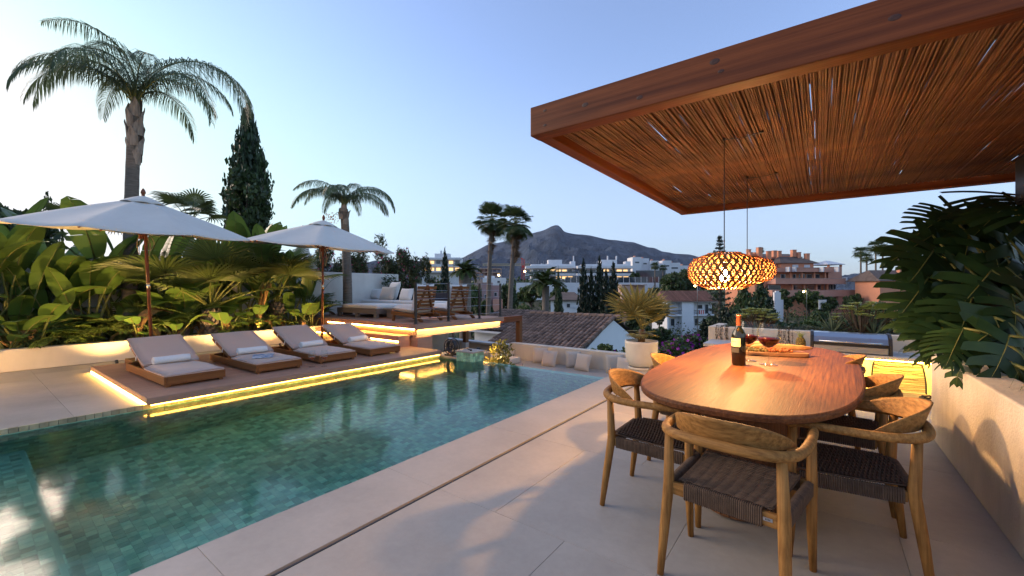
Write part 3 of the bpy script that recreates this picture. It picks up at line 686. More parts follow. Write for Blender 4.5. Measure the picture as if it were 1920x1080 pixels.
# ================================================================== sun loungers
def make_lounger(loc, label, back=20):
    wr = loc[1]*7.3; t = thing('sun_lounger', label, 'sun lounger', loc, R(1.2*math.sin(wr)), 'sun loungers in a row on the deck')
    W = 0.67; L = 1.74
    for s in (-1, 1):
        mb = MB(); mb.box(-L/2, L/2, -0.0125, 0.0125, 0.03, 0.135); mb.build('side_rail', MT['teak'], t, (0, s*(W/2-0.0125), 0), bev=0.004)
    for x in (-L/2+0.0125, L/2-0.0125):
        mb = MB(); mb.box(-0.0125, 0.0125, -W/2+0.026, W/2-0.026, 0.03, 0.135); mb.build('end_rail', MT['teak_y'], t, (x, 0, 0), bev=0.004)
    for x in (-L/2+0.06, 0.0, L/2-0.05):
        for s in (-1, 1):
            mb = MB(); mb.box(-0.035, 0.035, -0.022, 0.022, 0.001, 0.09); mb.build('leg', MT['teak_z'], t, (x, s*(W/2-0.048), 0), bev=0.003)
    mb = MB(); mb.box(-0.06, L/2-0.03, -W/2+0.03, W/2-0.03, 0.09, 0.103); mb.build('base_slats', MT['teak'], t)
    a = R(back); hx, hz = -0.07, 0.125
    def bk(u, z): return (hx - u*math.cos(a) - z*math.sin(a)*0 + z*math.sin(a), hz + u*math.sin(a) + z*math.cos(a))
    for s in (-1, 1):
        mb = MB(); p0, p1 = bk(0, -0.02), bk(0.85, -0.02)
        mb.beam((p0[0], s*(W/2-0.045), p0[1]), (p1[0], s*(W/2-0.045), p1[1]), 0.024, 0.045); mb.build('back_rail', MT['teak'], t, bev=0.003)
    for k in range(9):
        u = 0.06+0.094*k; p = bk(u, 0.008); mb = MB(); mb.cbox((p[0], 0, p[1]), (0.06, W-0.11, 0.014), (0, a, 0)); mb.build('back_slat', MT['teak_y'], t)
    mb = MB(); p = bk(0.55, -0.03); mb.beam((p[0], 0, p[1]), (p[0]-0.08, 0, 0.06), 0.42, 0.02); mb.build('prop', MT['teak'], t)
    # one folded mattress: seat part and raised back part
    th = 0.075; prof = []
    def soft(x0, x1, f, name):
        n = 14; m = 8; mb = MB(); vs = []; fs = []
        for side in (1, 0):
            o_ = len(vs)
            for i in range(n+1):
                for j in range(m+1):
                    u = i/n; v = 2*j/m-1; e = min(u, 1-u)*(x1-x0)
                    k = min(1, (e/0.045))**0.5 if e < 0.045 else 1
                    k2 = min(1, ((1-abs(v))*W/2/0.045))**0.5 if (1-abs(v))*W/2 < 0.045 else 1
                    z = th/2 + (th/2)*(0.25+0.75*k*k2)*(1 if side else -1) + ((0.006*math.sin(u*9+wr)*math.cos(v*2+wr) + 0.0025*math.sin(u*31+v*9+wr)*math.sin(v*7+wr)) if side else 0)
                    q = f(x0+(x1-x0)*u, z); vs.append((q[0], v*(W/2-0.004-0.012*(1-k)), q[1]))
            for i in range(n):
                for j in range(m):
                    q = (o_+i*(m+1)+j, o_+i*(m+1)+j+1, o_+(i+1)*(m+1)+j+1, o_+(i+1)*(m+1)+j); fs.append(q[::-1] if side else q)
        nn = (n+1)*(m+1)
        ring = [i*(m+1) for i in range(n+1)] + [n*(m+1)+j for j in range(1, m+1)] + [i*(m+1)+m for i in range(n-1, -1, -1)] + [j for j in range(m-1, 0, -1)]
        for q, r_ in zip(ring, ring[1:]+ring[:1]): fs.append((q, r_, r_+nn, q+nn))
        mb.add(vs, fs); mb.build(name, MT['taupe'], t, smooth=True)
    soft(-0.05, L/2-0.006, lambda x, z: (x, 0.105+z), 'seat_cushion')
    soft(0.0, 0.88, lambda u, z: bk(u, z+0.018), 'back_cushion')
    for s in (-1, 1):
        for u in (0.3, 0.6):
            mb = MB(); p = bk(u, 0.02); mb.cbox((p[0], s*(W/2+0.001), p[1]), (0.02, 0.008, 0.06), (0, a, 0)); mb.build('tie', MT['towel'], t)
    return t
def towel(loc, rz, label):
    mb = MB(); pts = []; 
    n = 46
    for i in range(n+1):
        t = i/n; r_ = 0.012+0.041*t; a = t*2*math.pi*3.3; pts.append((r_*math.cos(a), r_*math.sin(a)))
    vs = []; fs = []; L = 0.43; xs = [-L/2, -L/2+0.02, -L*0.2, L*0.1, L*0.33, L/2-0.02, L/2]
    for k, x in enumerate(xs):
        q = 0.95 if k in (0, len(xs)-1) else 1.0+0.05*math.sin(k*2.1)
        for (a, b) in pts: vs.append((a*q, x, b*q*0.96))
    m = n+1
    for k in range(len(xs)-1):
        for i in range(n): fs.append((k*m+i, k*m+i+1, (k+1)*m+i+1, (k+1)*m+i))
    mb.add(vs, fs)
    o = tag(mb.build('rolled_towel', MT['towel'], None, loc, (0, 0, rz), smooth=True), label, 'towel', 'rolled towels on the loungers')
    s = o.modifiers.new('Solidify', 'SOLIDIFY'); s.thickness = 0.007; s.offset = 0
    return o
LX = -7.44; LYS = [1.89, 2.94, 3.92, 4.865]
lab = ['taupe cushioned lounger nearest the glowing end corner of the deck', 'taupe cushioned lounger with an open magazine lying on it',
       'taupe cushioned lounger with two stemmed glasses standing beside its foot', 'taupe cushioned lounger next to the lit steps']
for yy, l, ba, dx in zip(LYS, lab, (21, 19, 22, 20), (0, 0.02, -0.015, 0.01)): make_lounger((LX+dx, yy, 0.1005), l, ba)
tl = ['rolled white towel on the lounger nearest the glowing deck corner', 'rolled white towel on the lounger with the magazine',
      'rolled white towel on the lounger behind the two glasses', 'rolled white towel on the lounger next to the lit steps']
for yy, l, rz in zip(LYS, tl, (R(6), R(-3), R(8), R(10))): towel((LX-0.02, yy-0.02, 0.1+0.105+0.075+0.054), rz, l)
mg = thing('magazine', 'blue and white magazine lying open on a lounger cushion', 'magazine', (-6.98, 2.89, 0.1+0.105+0.075+0.010), R(-25))
for s in (-1, 1):
    mb = MB(); pts = [(s*0.21*i/6, 0, 0.012*math.sin(math.pi*min(1, i/6*1.2))) for i in range(7)]
    vs = [(p[0], -0.14, p[2]) for p in pts] + [(p[0], 0.14, p[2]) for p in pts] + [(p[0], -0.14, p[2]+0.005) for p in pts] + [(p[0], 0.14, p[2]+0.005) for p in pts]
    fs = [(14+i, 15+i, 22+i, 21+i) for i in range(6)] + [(i, 7+i, 8+i, i+1) for i in range(6)] + [(i, i+1, 15+i, 14+i) for i in range(6)] + [(7+i, 21+i, 22+i, 8+i) for i in range(6)] + [(6,13,27,20)]
    mb.add(vs, fs); mb.build('page', MT['magazine'], mg, smooth=False)

# ================================================================== stemware
def stemglass(loc, h, bowl_r, fill, drink, label, group):
    t = thing('wine_glass', label, 'wine glass', loc, 0, group)
    s = h/0.26; rb = bowl_r
    mb = MB(); fr = rb*0.82
    mb.lathe([(0.0,0.001),(fr,0.001),(fr,0.004),(fr*0.5,0.007*s),(0.006,0.014*s),(0.004,0.03*s),(0.0038,0.09*s),(0.006,0.105*s),(0.0,0.108*s)], 28, cap0=False, cap1=False)
    mb.build('stem', MT['glass'], t, smooth=True)
    z0 = 0.105*s; H = h-z0
    prof = [(0.006,z0),(rb*0.40,z0+H*0.06),(rb*0.78,z0+H*0.19),(rb*0.97,z0+H*0.36),(rb,z0+H*0.47),(rb*0.95,z0+H*0.66),(rb*0.83,z0+H*0.87),(rb*0.77,z0+H)]
    mb = MB(); mb.lathe(prof, 32, cap0=False, cap1=False); mb.build('bowl', MT['glass'], t, smooth=True)
    wp = []
    for r_, z in prof:
        if z <= z0+H*fill: wp.append((max(0.001, r_*0.97), z+0.002))
    zt = z0+H*fill
    for (r1, z1), (r2, z2) in zip(prof, prof[1:]):
        if z1 <= zt < z2: rt = (r1+(r2-r1)*(zt-z1)/(z2-z1))*0.97
    wp += [(rt, zt), (0.0, zt)]
    mb = MB(); mb.lathe(wp, 32, cap0=True, cap1=False); mb.build('drink', MT[drink], t, smooth=True)
    return t
TZ = 0.752
g1 = onz(1441, 684, TZ); g2 = onz(1403, 676, TZ)
stemglass((g1.x, g1.y, TZ), 0.325, 0.078, 0.42, 'wine', 'large glass of red wine standing clear in front of the bread board', 'red wine glasses')
stemglass((g2.x, g2.y, TZ), 0.325, 0.078, 0.42, 'wine', 'large glass of red wine half hidden behind the bottle', 'red wine glasses')
for px, py, l in ((585, 688, 'stemmed glass of amber drink on the deck, the one closer to the magazine'), (608, 687, 'stemmed glass of amber drink on the deck, the one closer to the steps')):
    p = onz(px, py, 0.1); stemglass((p.x, p.y, 0.1005), 0.26, 0.055, 0.33, 'rose', l, 'glasses on the deck')

# ================================================================== parasols
def parasol(loc, label, tilt, spin):
    t = thing('parasol', label, 'parasol', loc, 0, 'white parasols')
    hx = 0.0
    lean = Euler((R(tilt[0]), R(tilt[1]), 0)).to_matrix()
    zA, drop, Rr = 2.67, 0.56, 1.59
    top = Vector((0, 0, 0.06)) + lean @ Vector((0, 0, zA+0.05))
    mb = MB(); mb.tube([(0,0,0.05), Vector((0,0,0.06))*0.3+top*0.7, top], 0.024, 14); mb.build('pole', MT['pole'], t, smooth=True)
    mb = MB(); q = Vector((0,0,0.06))*0.55+top*0.45; d = (top-Vector((0,0,0.06))).normalized(); mb.tube([q-d*0.055, q+d*0.055], 0.027, 16); mb.build('joint_sleeve', MT['brass'], t, smooth=True)
    mb = MB(); mb.box(-0.24, 0.24, -0.30, 0.30, 0.001, 0.085); mb.build('base', MT['teak'], t, bev=0.006)
    ct = Matrix.Translation(top - Vector((0,0,0.05))) @ Euler((R(tilt[2]), R(tilt[3]), R(spin))).to_matrix().to_4x4()
    def cp(r_, a, sag):      # canopy surface
        k = r_/Rr; oct_ = math.cos(math.pi/8)/math.cos(((a+math.pi/8) % (math.pi/4))-math.pi/8) if False else 1
        return ct @ Vector((r_*math.cos(a), r_*math.sin(a), -drop*(0.85*k+0.15*k*k) - sag*k))
    mb = MB(); NA, NR = 64, 10; vs = []; fs = []
    for i in range(NR+1):
        r_ = 0.16+(Rr-0.16)*i/NR
        for k in range(NA):
            a = 2*math.pi*k/NA; w = (a % (math.pi/4))/(math.pi/4); c = 1-abs(2*w-1)
            rr = r_*math.cos(math.pi/8)/math.cos((w-0.5)*math.pi/4)
            p = cp(r_, a, 0); vs.append(ct @ Vector((rr*math.cos(a), rr*math.sin(a), -drop*(0.85*r_/Rr+0.15*(r_/Rr)**2) + 0.012*math.sin(c*math.pi/2)*0 - 0.07*math.sin(c*math.pi/2)*(r_/Rr)*(1-0.5*r_/Rr))))
    for i in range(NR):
        for k in range(NA): fs.append((i*NA+k, i*NA+(k+1) % NA, (i+1)*NA+(k+1) % NA, (i+1)*NA+k))
    mb.add(vs, fs); o = mb.build('canopy', MT['canopy'], t, smooth=True)
    s = o.modifiers.new('Solidify', 'SOLIDIFY'); s.thickness = 0.004
    mb = MB(); vs = [ct @ Vector((0,0,0.045))]; fs = []
    for i in range(1, 5):
        for k in range(NA):
            a = 2*math.pi*k/NA; w = (a % (math.pi/4))/(math.pi/4); c = math.sin(math.pi*w); r_ = 0.30*i/4
            vs.append(ct @ Vector((r_*math.cos(a)*(1-0.05*c), r_*math.sin(a)*(1-0.05*c), 0.045-0.13*(i/4)**1.3+0.014*c*(i/4))))
    for k in range(NA): fs.append((0, 1+k, 1+(k+1) % NA))
    for i in range(3):
        for k in range(NA): fs.append((1+i*NA+k, 1+(i+1)*NA+k, 1+(i+1)*NA+(k+1) % NA, 1+i*NA+(k+1) % NA))
    mb.add(vs, fs); o = mb.build('vent_cap', MT['canopy'], t, smooth=True); s = o.modifiers.new('Solidify', 'SOLIDIFY'); s.thickness = 0.004
    mb = MB(); tp = ct @ Vector((0,0,0.04)); mb.lathe([(0.012,0),(0.024,0.01),(0.024,0.03),(0.034,0.045),(0.036,0.065),(0.026,0.095),(0.008,0.125),(0,0.13)], 16, tuple(tp)); mb.build('finial', MT['pole'], t, smooth=True)
    hub = ct @ Vector((0,0,-0.62)); mb = MB(); mb.lathe([(0.05,-0.05),(0.055,0),(0.05,0.05)], 14, tuple(hub)); mb.build('hub', MT['pole'], t)
    for k in range(8):
        a = k*math.pi/4
        P = [ct @ Vector((r_*math.cos(a), r_*math.sin(a), -drop*(0.85*r_/Rr+0.15*(r_/Rr)**2)-0.022)) for r_ in (0.05, 0.5, 1.0, Rr-0.02)]
        mb = MB(); mb.tube(P, 0.011, 6); rb = mb.build('rib', MT['pole'], t)
        mb = MB(); mb.tube([p_+(ct.to_3x3() @ Vector((0,0,0.0225))) for p_ in P[1:]], 0.0035, 5); mb.build('seam', MT['canopy'], t)
        mb = MB(); mb.beam(hub, P[1]*0.6+P[2]*0.4-Vector((0,0,0.012)), 0.018, 0.014); mb.build('strut', MT['pole'], rb)
    mb = MB()
    for s_, l in ((0.05, 0.42), (0.075, 0.30), (-0.04, 0.36)):
        b_ = hub + Vector((0, 0, 0.06))
        mb.tube(catmull([b_+Vector((0.02,s_*0.3,0)), b_+Vector((0.04,s_,-l*0.5)), b_+Vector((0.035,s_*1.2,-l)), b_+Vector((0.045,s_*1.9,-l*0.55)), b_+Vector((0.02,s_*0.8,0))], 6), 0.005, 5)
    mb.build('rope', MT['rope'], t, smooth=True)
    return t
parasol((-9.0, 2.0, 0.1005), 'open white parasol over the loungers nearest the glowing deck corner', (2.6, 0.4, 1.0, 5.0), 10)
parasol((-9.0, 4.95, 0.1005), 'open white parasol over the loungers next to the lit steps', (-0.6, 0.3, 0.5, 5.0), 14)

# ================================================================== furniture on the raised platform
def lounge_chair(loc, rz, label):
    t = thing('lounge_armchair', label, 'lounge chair', loc, rz, 'slatted lounge chairs')
    W = 0.74; a = R(79); L = 0.56
    def bk(u, o): return Vector((0, -0.26 - u*math.cos(a) - o*math.sin(a)*1, 0.25 + u*math.sin(a) - o*math.cos(a)*-1*0))
    for s in (-1, 1):
        mb = MB(); mb.beam((s*(W/2-0.03), 0.46, 0.20), (s*(W/2-0.03), -0.46, 0.11), 0.045, 0.09); mb.build('side_rail', MT['teak_y'], t, bev=0.004)
        mb = MB(); mb.beam((s*(W/2-0.03), 0.40, 0.001), (s*(W/2-0.03), 0.36, 0.19), 0.044, 0.06, (0,1,0)); mb.build('leg', MT['teak_z'], t, bev=0.004)
        mb = MB(); mb.beam((s*(W/2-0.03), -0.52, 0.001), (s*(W/2-0.03), -0.30, 0.17), 0.044, 0.07, (0,1,0)); mb.build('leg', MT['teak_z'], t, bev=0.004)
        mb = MB(); mb.beam((s*(W/2-0.025), -0.24, 0.10), bk(L+0.04, 0), 0.05, 0.05, (0,1,0)); mb.build('back_upright', MT['teak_z'], t, bev=0.004)
    mb = MB(); mb.box(-W/2+0.055, W/2-0.055, -0.30, 0.42, 0.175, 0.19); mb.build('seat_slats', MT['teak'], t)
    for k in range(7):
        mb = MB(); p = bk(0.04+0.085*k, 0.0); mb.cbox(p, (W-0.10, 0.018, 0.062), (R(11), 0, 0)); mb.build('back_slat', MT['teak'], t, bev=0.003)
    mb = MB(); mb.pillow(W-0.06, 0.76, 0.19, Matrix.Translation((0, 0.09, 0.285)) @ Matrix.Rotation(R(4), 4, 'X')); mb.build('seat_cushion', MT['whitecloth'], t, smooth=True)
    mb = MB(); c = bk(0.31, -0.10); mb.pillow(W-0.07, 0.66, 0.17, Matrix.Translation(c) @ Matrix.Rotation(R(101), 4, 'X')); mb.build('back_cushion', MT['whitecloth'], t, smooth=True)
    return t
lounge_chair((-7.80, 6.63, QZ+0.0005), R(96), 'slatted teak lounge chair with pale cushions, nearer the steps')
lounge_chair((-7.70, 7.68, QZ+0.0005), R(92), 'slatted teak lounge chair with pale cushions, farther from the steps')
db = thing('daybed', 'low grey wooden daybed with white mattress against the garden wall', 'daybed', (-9.4, 6.6, QZ))
b0 = (-9.4, 6.6, QZ)
for s in (0, 1): bx('frame_rail', -10.25, -8.55, 6.05+1.05*s, 6.10+1.05*s, QZ+0.10, QZ+0.22, 'greywood', db, 0.004, b0)
for s in (0, 1): bx('frame_rail', -10.25+1.65*s, -10.20+1.65*s, 6.101, 7.099, QZ+0.10, QZ+0.22, 'greywood', db, 0.004, b0)
bx('slat_base', -10.19, -8.61, 6.11, 7.09, QZ+0.17, QZ+0.19, 'greywood', db, 0, b0)
for xx in (-10.2, -9.4, -8.62):
    for yy in (6.1, 7.05): bx('leg', xx-0.05, xx+0.05, yy-0.04, yy+0.04, QZ+0.001, QZ+0.099, 'greywood', db, 0, b0)
bx('mattress', -10.1, -8.56, 6.07, 7.08, QZ+0.222, QZ+0.315, 'whitecloth', db, 0.035, b0)
sf = thing('sofa', 'white cushioned sofa with dark back panel against the white wall', 'sofa', (-9.2, 7.6, QZ))
s0 = (-9.2, 7.6, QZ)
bx('frame', -11.0, -7.9, 7.25, 8.1, QZ+0.08, QZ+0.24, 'greywood', sf, 0.005, s0)
for xx in (-10.9, -8.0):
    for yy in (7.32, 8.02): bx('leg', xx-0.05, xx+0.05, yy-0.05, yy+0.05, QZ+0.001, QZ+0.079, 'greywood', sf, 0, s0)
bx('seat_cushion', -10.98, -9.46, 7.25, 7.95, QZ+0.242, QZ+0.38, 'whitecloth', sf, 0.04, s0)
bx('seat_cushion', -9.44, -7.92, 7.25, 7.95, QZ+0.242, QZ+0.38, 'whitecloth', sf, 0.04, s0)
bx('back_panel', -11.0, -7.9, 7.99, 8.1, QZ+0.242, QZ+0.60, 'navy', sf, 0.02, s0)
def pil(px, w, h, rz, lean, mat, label, yy=7.72, name='pillow'):
    yy *= 1.07; p = ony(px, 560, yy); M = Matrix.Rotation(rz, 4, 'Z') @ Matrix.Rotation(R(90-lean), 4, 'X')
    mb = MB(); mb.pillow(w, h, 0.18, M); zm = min(v[2] for v in mb.v)
    tag(mb.build(name, MT[mat], None, (p.x, yy, QZ+0.41-zm), smooth=True), label, 'pillow', 'pillows on the sofa')
for o_, c_ in ((db, b0), (sf, s0)): o_.location = (c_[0]*1.07, c_[1]*1.07, QZ); o_.scale = (1.07,)*3
pil(671, 0.62, 0.34, 0, 12, 'navy', 'dark navy bolster pillow on the white sofa', 7.80)
pil(704, 0.62, 0.36, 0, 14, 'whitecloth', 'white oblong pillow beside the navy one on the sofa', 7.78)
pil(738, 0.60, 0.60, R(-10), 18, 'whitecloth', 'tall white pillow standing behind the patterned one', 7.80)
pil(727, 0.52, 0.46, R(18), 26, 'linen', 'faintly patterned pillow leaning in front of a tall white one', 7.50)
pil(762, 0.50, 0.38, R(5), 20, 'whitecloth', 'pale white pillow next to the lounge chair', 7.62)
ctb = thing('coffee_table', 'small grey block coffee table between daybed and chairs', 'table', (-8.25, 6.45, QZ))
bx('top', -8.48, -8.02, 6.2, 6.7, QZ+0.20, QZ+0.24, 'greywood', ctb, 0.004, (-8.25,6.45,QZ)); bx('plinth', -8.42, -8.08, 6.26, 6.64, QZ+0.001, QZ+0.199, 'greywood', ctb, 0.004, (-8.25,6.45,QZ)); ctb.location = (-8.83, 6.9, QZ); ctb.scale = (1.07,)*3

# ================================================================== dining table
TCX, TCY, THX, THY = -0.39, 3.78, 0.63, 1.52
tb = thing('dining_table', 'large rounded wooden dining table on a drum pedestal', 'table', (TCX, TCY, 0), R(-2))
def sup(hx, hy, e, n=72): return [(hx*math.copysign(abs(math.cos(a))**(2/e), math.cos(a)), hy*math.copysign(abs(math.sin(a))**(2/e), math.sin(a))) for a in [2*math.pi*i/n for i in range(n)]]
mb = MB(); levels = [(0.701,-0.035),(0.705,-0.018),(0.714,-0.004),(0.735,0.0),(0.747,-0.004),(0.7505,-0.012)]; n = 96; vs = []; fs = []
for z, d in levels:
    for (x, y_) in sup(THX+d, THY+d, 2.8, n): vs.append((x, y_, z))
for i in range(len(levels)-1):
    for k in range(n): fs.append((i*n+k, i*n+(k+1) % n, (i+1)*n+(k+1) % n, (i+1)*n+k))
fs.append(tuple(range(n))[::-1]); fs.append(tuple((len(levels)-1)*n+k for k in range(n)))
mb.add(vs, fs)
# tabletop staves: long boards of slightly different tone
m = MT['tabletop']; N, L, b = nt(m); tc = [q for q in N if q.type == 'TEX_COORD'][0]
sx = N.new('ShaderNodeSeparateXYZ'); L.new(tc.outputs['Object'], sx.inputs[0]); dv = N.new('ShaderNodeMath'); dv.operation = 'DIVIDE'; dv.inputs[1].default_value = 0.144; L.new(sx.outputs[0], dv.inputs[0])
fl = N.new('ShaderNodeMath'); fl.operation = 'FLOOR'; L.new(dv.outputs[0], fl.inputs[0]); wnz = N.new('ShaderNodeTexWhiteNoise'); wnz.noise_dimensions = '1D'; L.new(fl.outputs[0], wnz.inputs['W'])
hsv = [q for q in N if q.type == 'HUE_SAT'][0]; mr = [q for q in N if q.type == 'MAP_RANGE'][0]; L.new(wnz.outputs[0], mr.inputs['Value']); mr.inputs['To Min'].default_value = 0.78; mr.inputs['To Max'].default_value = 1.18
mb.build('top', MT['tabletop'], tb)
ped = sup(0.30, 1.08, 2.4, 60); stv = []
for i in range(60):
    a, b2 = Vector((*ped[i], 0)), Vector((*ped[(i+1) % 60], 0)); c = (a+b2)/2; d = (b2-a); ang = math.atan2(d.y, d.x)
    mb = MB(); mb.cbox((0,0,0.353), (d.length*0.985, 0.024, 0.68)); mb.build('stave', MT['tablebase'], tb, (c.x, c.y, 0), (0,0,ang), bev=0.003)
mb = MB(); mb.prism(sup(0.29, 1.065, 2.4, 60), 0.002, 0.69); mb.build('drum_core', MT['tablebase'], tb)

# ================================================================== dining chairs
def make_chair():
    t = thing('dining_chair', 'x', 'chair', (0,0,0), 0, 'dining chairs round the table')
    fx, fy, bx_, by = 0.262, 0.235, 0.235, -0.225
    AZ = 0.672
    for s in (-1, 1):
        mb = MB(); mb.tube([(s*(fx+0.004), fy+0.01, 0.0005), (s*fx, fy, 0.2), (s*fx, fy, 0.42), (s*fx, fy-0.005, AZ-0.015)], [0.015,0.021,0.023,0.019], 12)
        mb.build('leg', MT['chairwood'], t, smooth=True)
        mb = MB(); mb.tube([(s*(bx_+0.018), by-0.055, 0.0005), (s*(bx_+0.01), by-0.03, 0.2), (s*bx_, by, 0.42), (s*(bx_-0.006), by-0.012, AZ-0.01)], [0.015,0.022,0.025,0.019], 12)
        mb.build('leg', MT['chairwood'], t, smooth=True)
    # bent arm-and-back rail
    half = [(fx, fy+0.012, AZ-0.012), (fx+0.012, fy-0.03, AZ+0.006), (fx+0.022, 0.08, AZ+0.004), (fx+0.020, -0.10, AZ), (fx-0.012, -0.215, AZ+0.002), (0.17, -0.285, AZ+0.008), (0.0, -0.308, AZ+0.012)]
    pts = catmull(half + [(-x, y_, z) for x, y_, z in half[-2::-1]], 5)
    nn = len(pts); rr = [0.019 if i < 6 or i > nn-7 else 0.0165+0.007*math.sin(math.pi*i/(nn-1)) for i in range(nn)]
    mb = MB(); mb.tube(pts, rr, 12); mb.build('arm_rail', MT['chairwood_x'], t, smooth=True)
    # crescent back board standing on the rail
    mb = MB(); NU, NV = 26, 6; vs = []; fs = []
    for side in (0, 1):
        for j in range(NV+1):
            for i in range(NU+1):
                u = 2*i/NU-1; v = j/NV
                ang = u*1.28; x = 0.262*math.sin(ang)*1.0; y_ = 0.03-0.318*math.cos(ang)**0.9 if math.cos(ang) > 0 else 0.03
                hgt = 0.112*max(0, 1-abs(u)**2.2)**0.8
                lean = 0.045*v*(1-abs(u))
                th_ = 0.020*(1-0.45*v)*max(0.15, (1-abs(u)**4))
                off = th_/2*(1 if side else -1)
                nx, ny = math.sin(ang), -math.cos(ang)
                vs.append((x+nx*(off+lean), y_+ny*(off+lean)*1.0, AZ+0.012*(1-abs(u))+hgt*v+0.004))
    m_ = (NU+1)*(NV+1)
    for side in (0, 1):
        for j in range(NV):
            for i in range(NU):
                q = (side*m_+j*(NU+1)+i, side*m_+j*(NU+1)+i+1, side*m_+(j+1)*(NU+1)+i+1, side*m_+(j+1)*(NU+1)+i); fs.append(q if side == 0 else q[::-1])
    for i in range(NU): fs.append((NV*(NU+1)+i, NV*(NU+1)+i+1, m_+NV*(NU+1)+i+1, m_+NV*(NU+1)+i))
    mb.add(vs, fs); mb.build('back_board', MT['chairwood_x'], t, smooth=True)
    # seat rails
    SZ_ = 0.405
    for y_, w in ((fy, fx), (by, bx_)):
        mb = MB(); mb.box(-w+0.02, w-0.02, -0.011, 0.011, SZ_-0.03, SZ_+0.028); mb.build('seat_rail', MT['chairwood_x'], t, (0, y_, 0), bev=0.004)
    for s in (-1, 1):
        mb = MB(); mb.beam((s*(fx-0.004), fy-0.02, SZ_), (s*(bx_-0.002), by+0.022, SZ_), 0.020, 0.05); mb.build('seat_rail', MT['chairwood'], t, bev=0.004)
    # woven seat: cords across, riding over and under nine ribs
    mb = MB(); n = 50; ribs = 9
    for k in range(n):
        v = (k+0.5)/n; y_ = by+0.012+(fy-by-0.024)*v; w = (bx_-0.045)+(fx-bx_)*v
        dip = -0.018*math.sin(math.pi*v)
        P = []
        for i in range(27):
            u = 2*i/26-1
            P.append((u*w, y_, SZ_+0.036+dip*(1-u*u*0.6)+0.0048*math.cos(ribs*math.pi*(u+1)/2*1.0+(k % 2)*math.pi)))
        mb.tube(P, 0.0042, 5, cap=False)
    for k in range(ribs*2+1):
        u = -1+2*k/(ribs*2); P = []
        for i in range(12):
            v = i/11; w = (bx_-0.045)+(fx-bx_)*v; P.append((u*w, by+0.005+(fy-by-0.01)*v, SZ_+0.0335-0.018*math.sin(math.pi*v)*(1-u*u*0.6)))
        mb.tube(P, 0.0046, 5, cap=False)
    for y_, w0 in ((fy, fx-0.045), (by, bx_-0.075)):                 # cord wrapped round front and rear rails
        m_ = int(2*w0/0.0082)
        for k in range(m_):
            x = -w0+(k+0.5)*2*w0/m_; q = 0.0155
            mb.tube([(x,y_-q,SZ_-0.034),(x,y_-q,SZ_+0.030),(x,y_-q*0.5,SZ_+0.038),(x,y_+q*0.5,SZ_+0.038),(x,y_+q,SZ_+0.030),(x,y_+q,SZ_-0.034),(x,y_,SZ_-0.038),(x,y_-q,SZ_-0.034)], 0.0043, 4, cap=False)
    for s in (-1, 1):
        for k in range(44):
            v = 0.08+0.84*k/43; x = s*((bx_-0.003)+(fx-bx_-0.002)*v); y_ = by+(fy-by)*v; q = 0.0145
            mb.tube([(x-q,y_,SZ_-0.03),(x-q,y_,SZ_+0.026),(x,y_,SZ_+0.033),(x+q,y_,SZ_+0.026),(x+q,y_,SZ_-0.03)], 0.0043, 4, cap=False)
    mb.build('woven_seat', MT['cord'], t, smooth=True)
    mb = MB(); mb.box(-0.017, 0.017, -0.0012, 0.0, -0.007, 0.007); pl_ = mb.build('maker_plate', MT['steel'], t, (bx_-0.055, by-0.0115, SZ_))
    mb = MB()
    for k in range(4): mb.box(-0.009+0.005*k, -0.006+0.005*k, -0.0018, -0.0013, -0.003, 0.003)
    mb.build('plate_mark', MT['ink'], pl_)
    return t
ch = make_chair()
spots = [((-0.325, 2.24), R(-7), 'weathered teak dining chair at the rounded end of the table, back to the pool steps'),
         ((0.095, 2.80), R(90+4), 'weathered teak armchair on the planter side, closest to the end chair'),
         ((0.08, 3.57), R(90-3), 'weathered teak armchair on the planter side, middle of three'),
         ((-0.04, 4.45), R(90), 'weathered teak armchair on the planter side, closest to the grill'),
         ((-0.815, 2.665), R(-90), 'weathered teak armchair on the pool side, closest to the end chair'),
         ((-0.815, 3.52), R(-90+2), 'weathered teak armchair on the pool side, closer to the white plant pot')]
for i, ((x, y_), rz, l) in enumerate(spots):
    c = ch if i == 0 else copy_tree(ch)
    c.location = (x, y_, 0.0005); c.rotation_euler = (0, 0, rz); c['label'] = l
ch['label'] = 'weathered teak armchair drawn up to the rounded end of the table'

# ================================================================== on the table
bt = onz(1385, 684, TZ)
bo = thing('wine_bottle', 'dark red wine bottle with cream label on the dining table', 'bottle', (bt.x, bt.y, TZ), R(20))
mb = MB(); mb.lathe([(0.0,0.004),(0.040,0.001),(0.047,0.006),(0.050,0.10),(0.0505,0.215),(0.047,0.245),(0.036,0.272),(0.022,0.292),(0.0165,0.31),(0.016,0.385),(0.0,0.386)], 36, cap0=False, cap1=False); mb.build('body', MT['bottle'], bo, smooth=True)
mb = MB(); mb.lathe([(0.0178,0.30),(0.0178,0.376),(0.019,0.378),(0.019,0.387),(0.0,0.3885)], 24, cap0=False, cap1=False); mb.build('capsule', MT['capsule'], bo, smooth=True)
def lab_patch(a0, a1, z0, z1, r_, mat, par, name='label'):
    mb = MB(); n = 16; vs = []
    for z in (z0, z1):
        for i in range(n+1): a = a0+(a1-a0)*i/n; vs.append((r_*math.cos(a), r_*math.sin(a), z))
    mb.add(vs, [(i, i+1, n+2+i, n+1+i) for i in range(n)]); return mb.build(name, MT[mat], par, smooth=True)
ca = math.atan2(-bt.y, -bt.x) - R(20)
lb = lab_patch(ca-1.75, ca+0.25, 0.145, 0.21, 0.0512, 'paper', bo)
lab_patch(ca-1.75, ca+0.05, 0.10, 0.135, 0.0512, 'ink', bo)
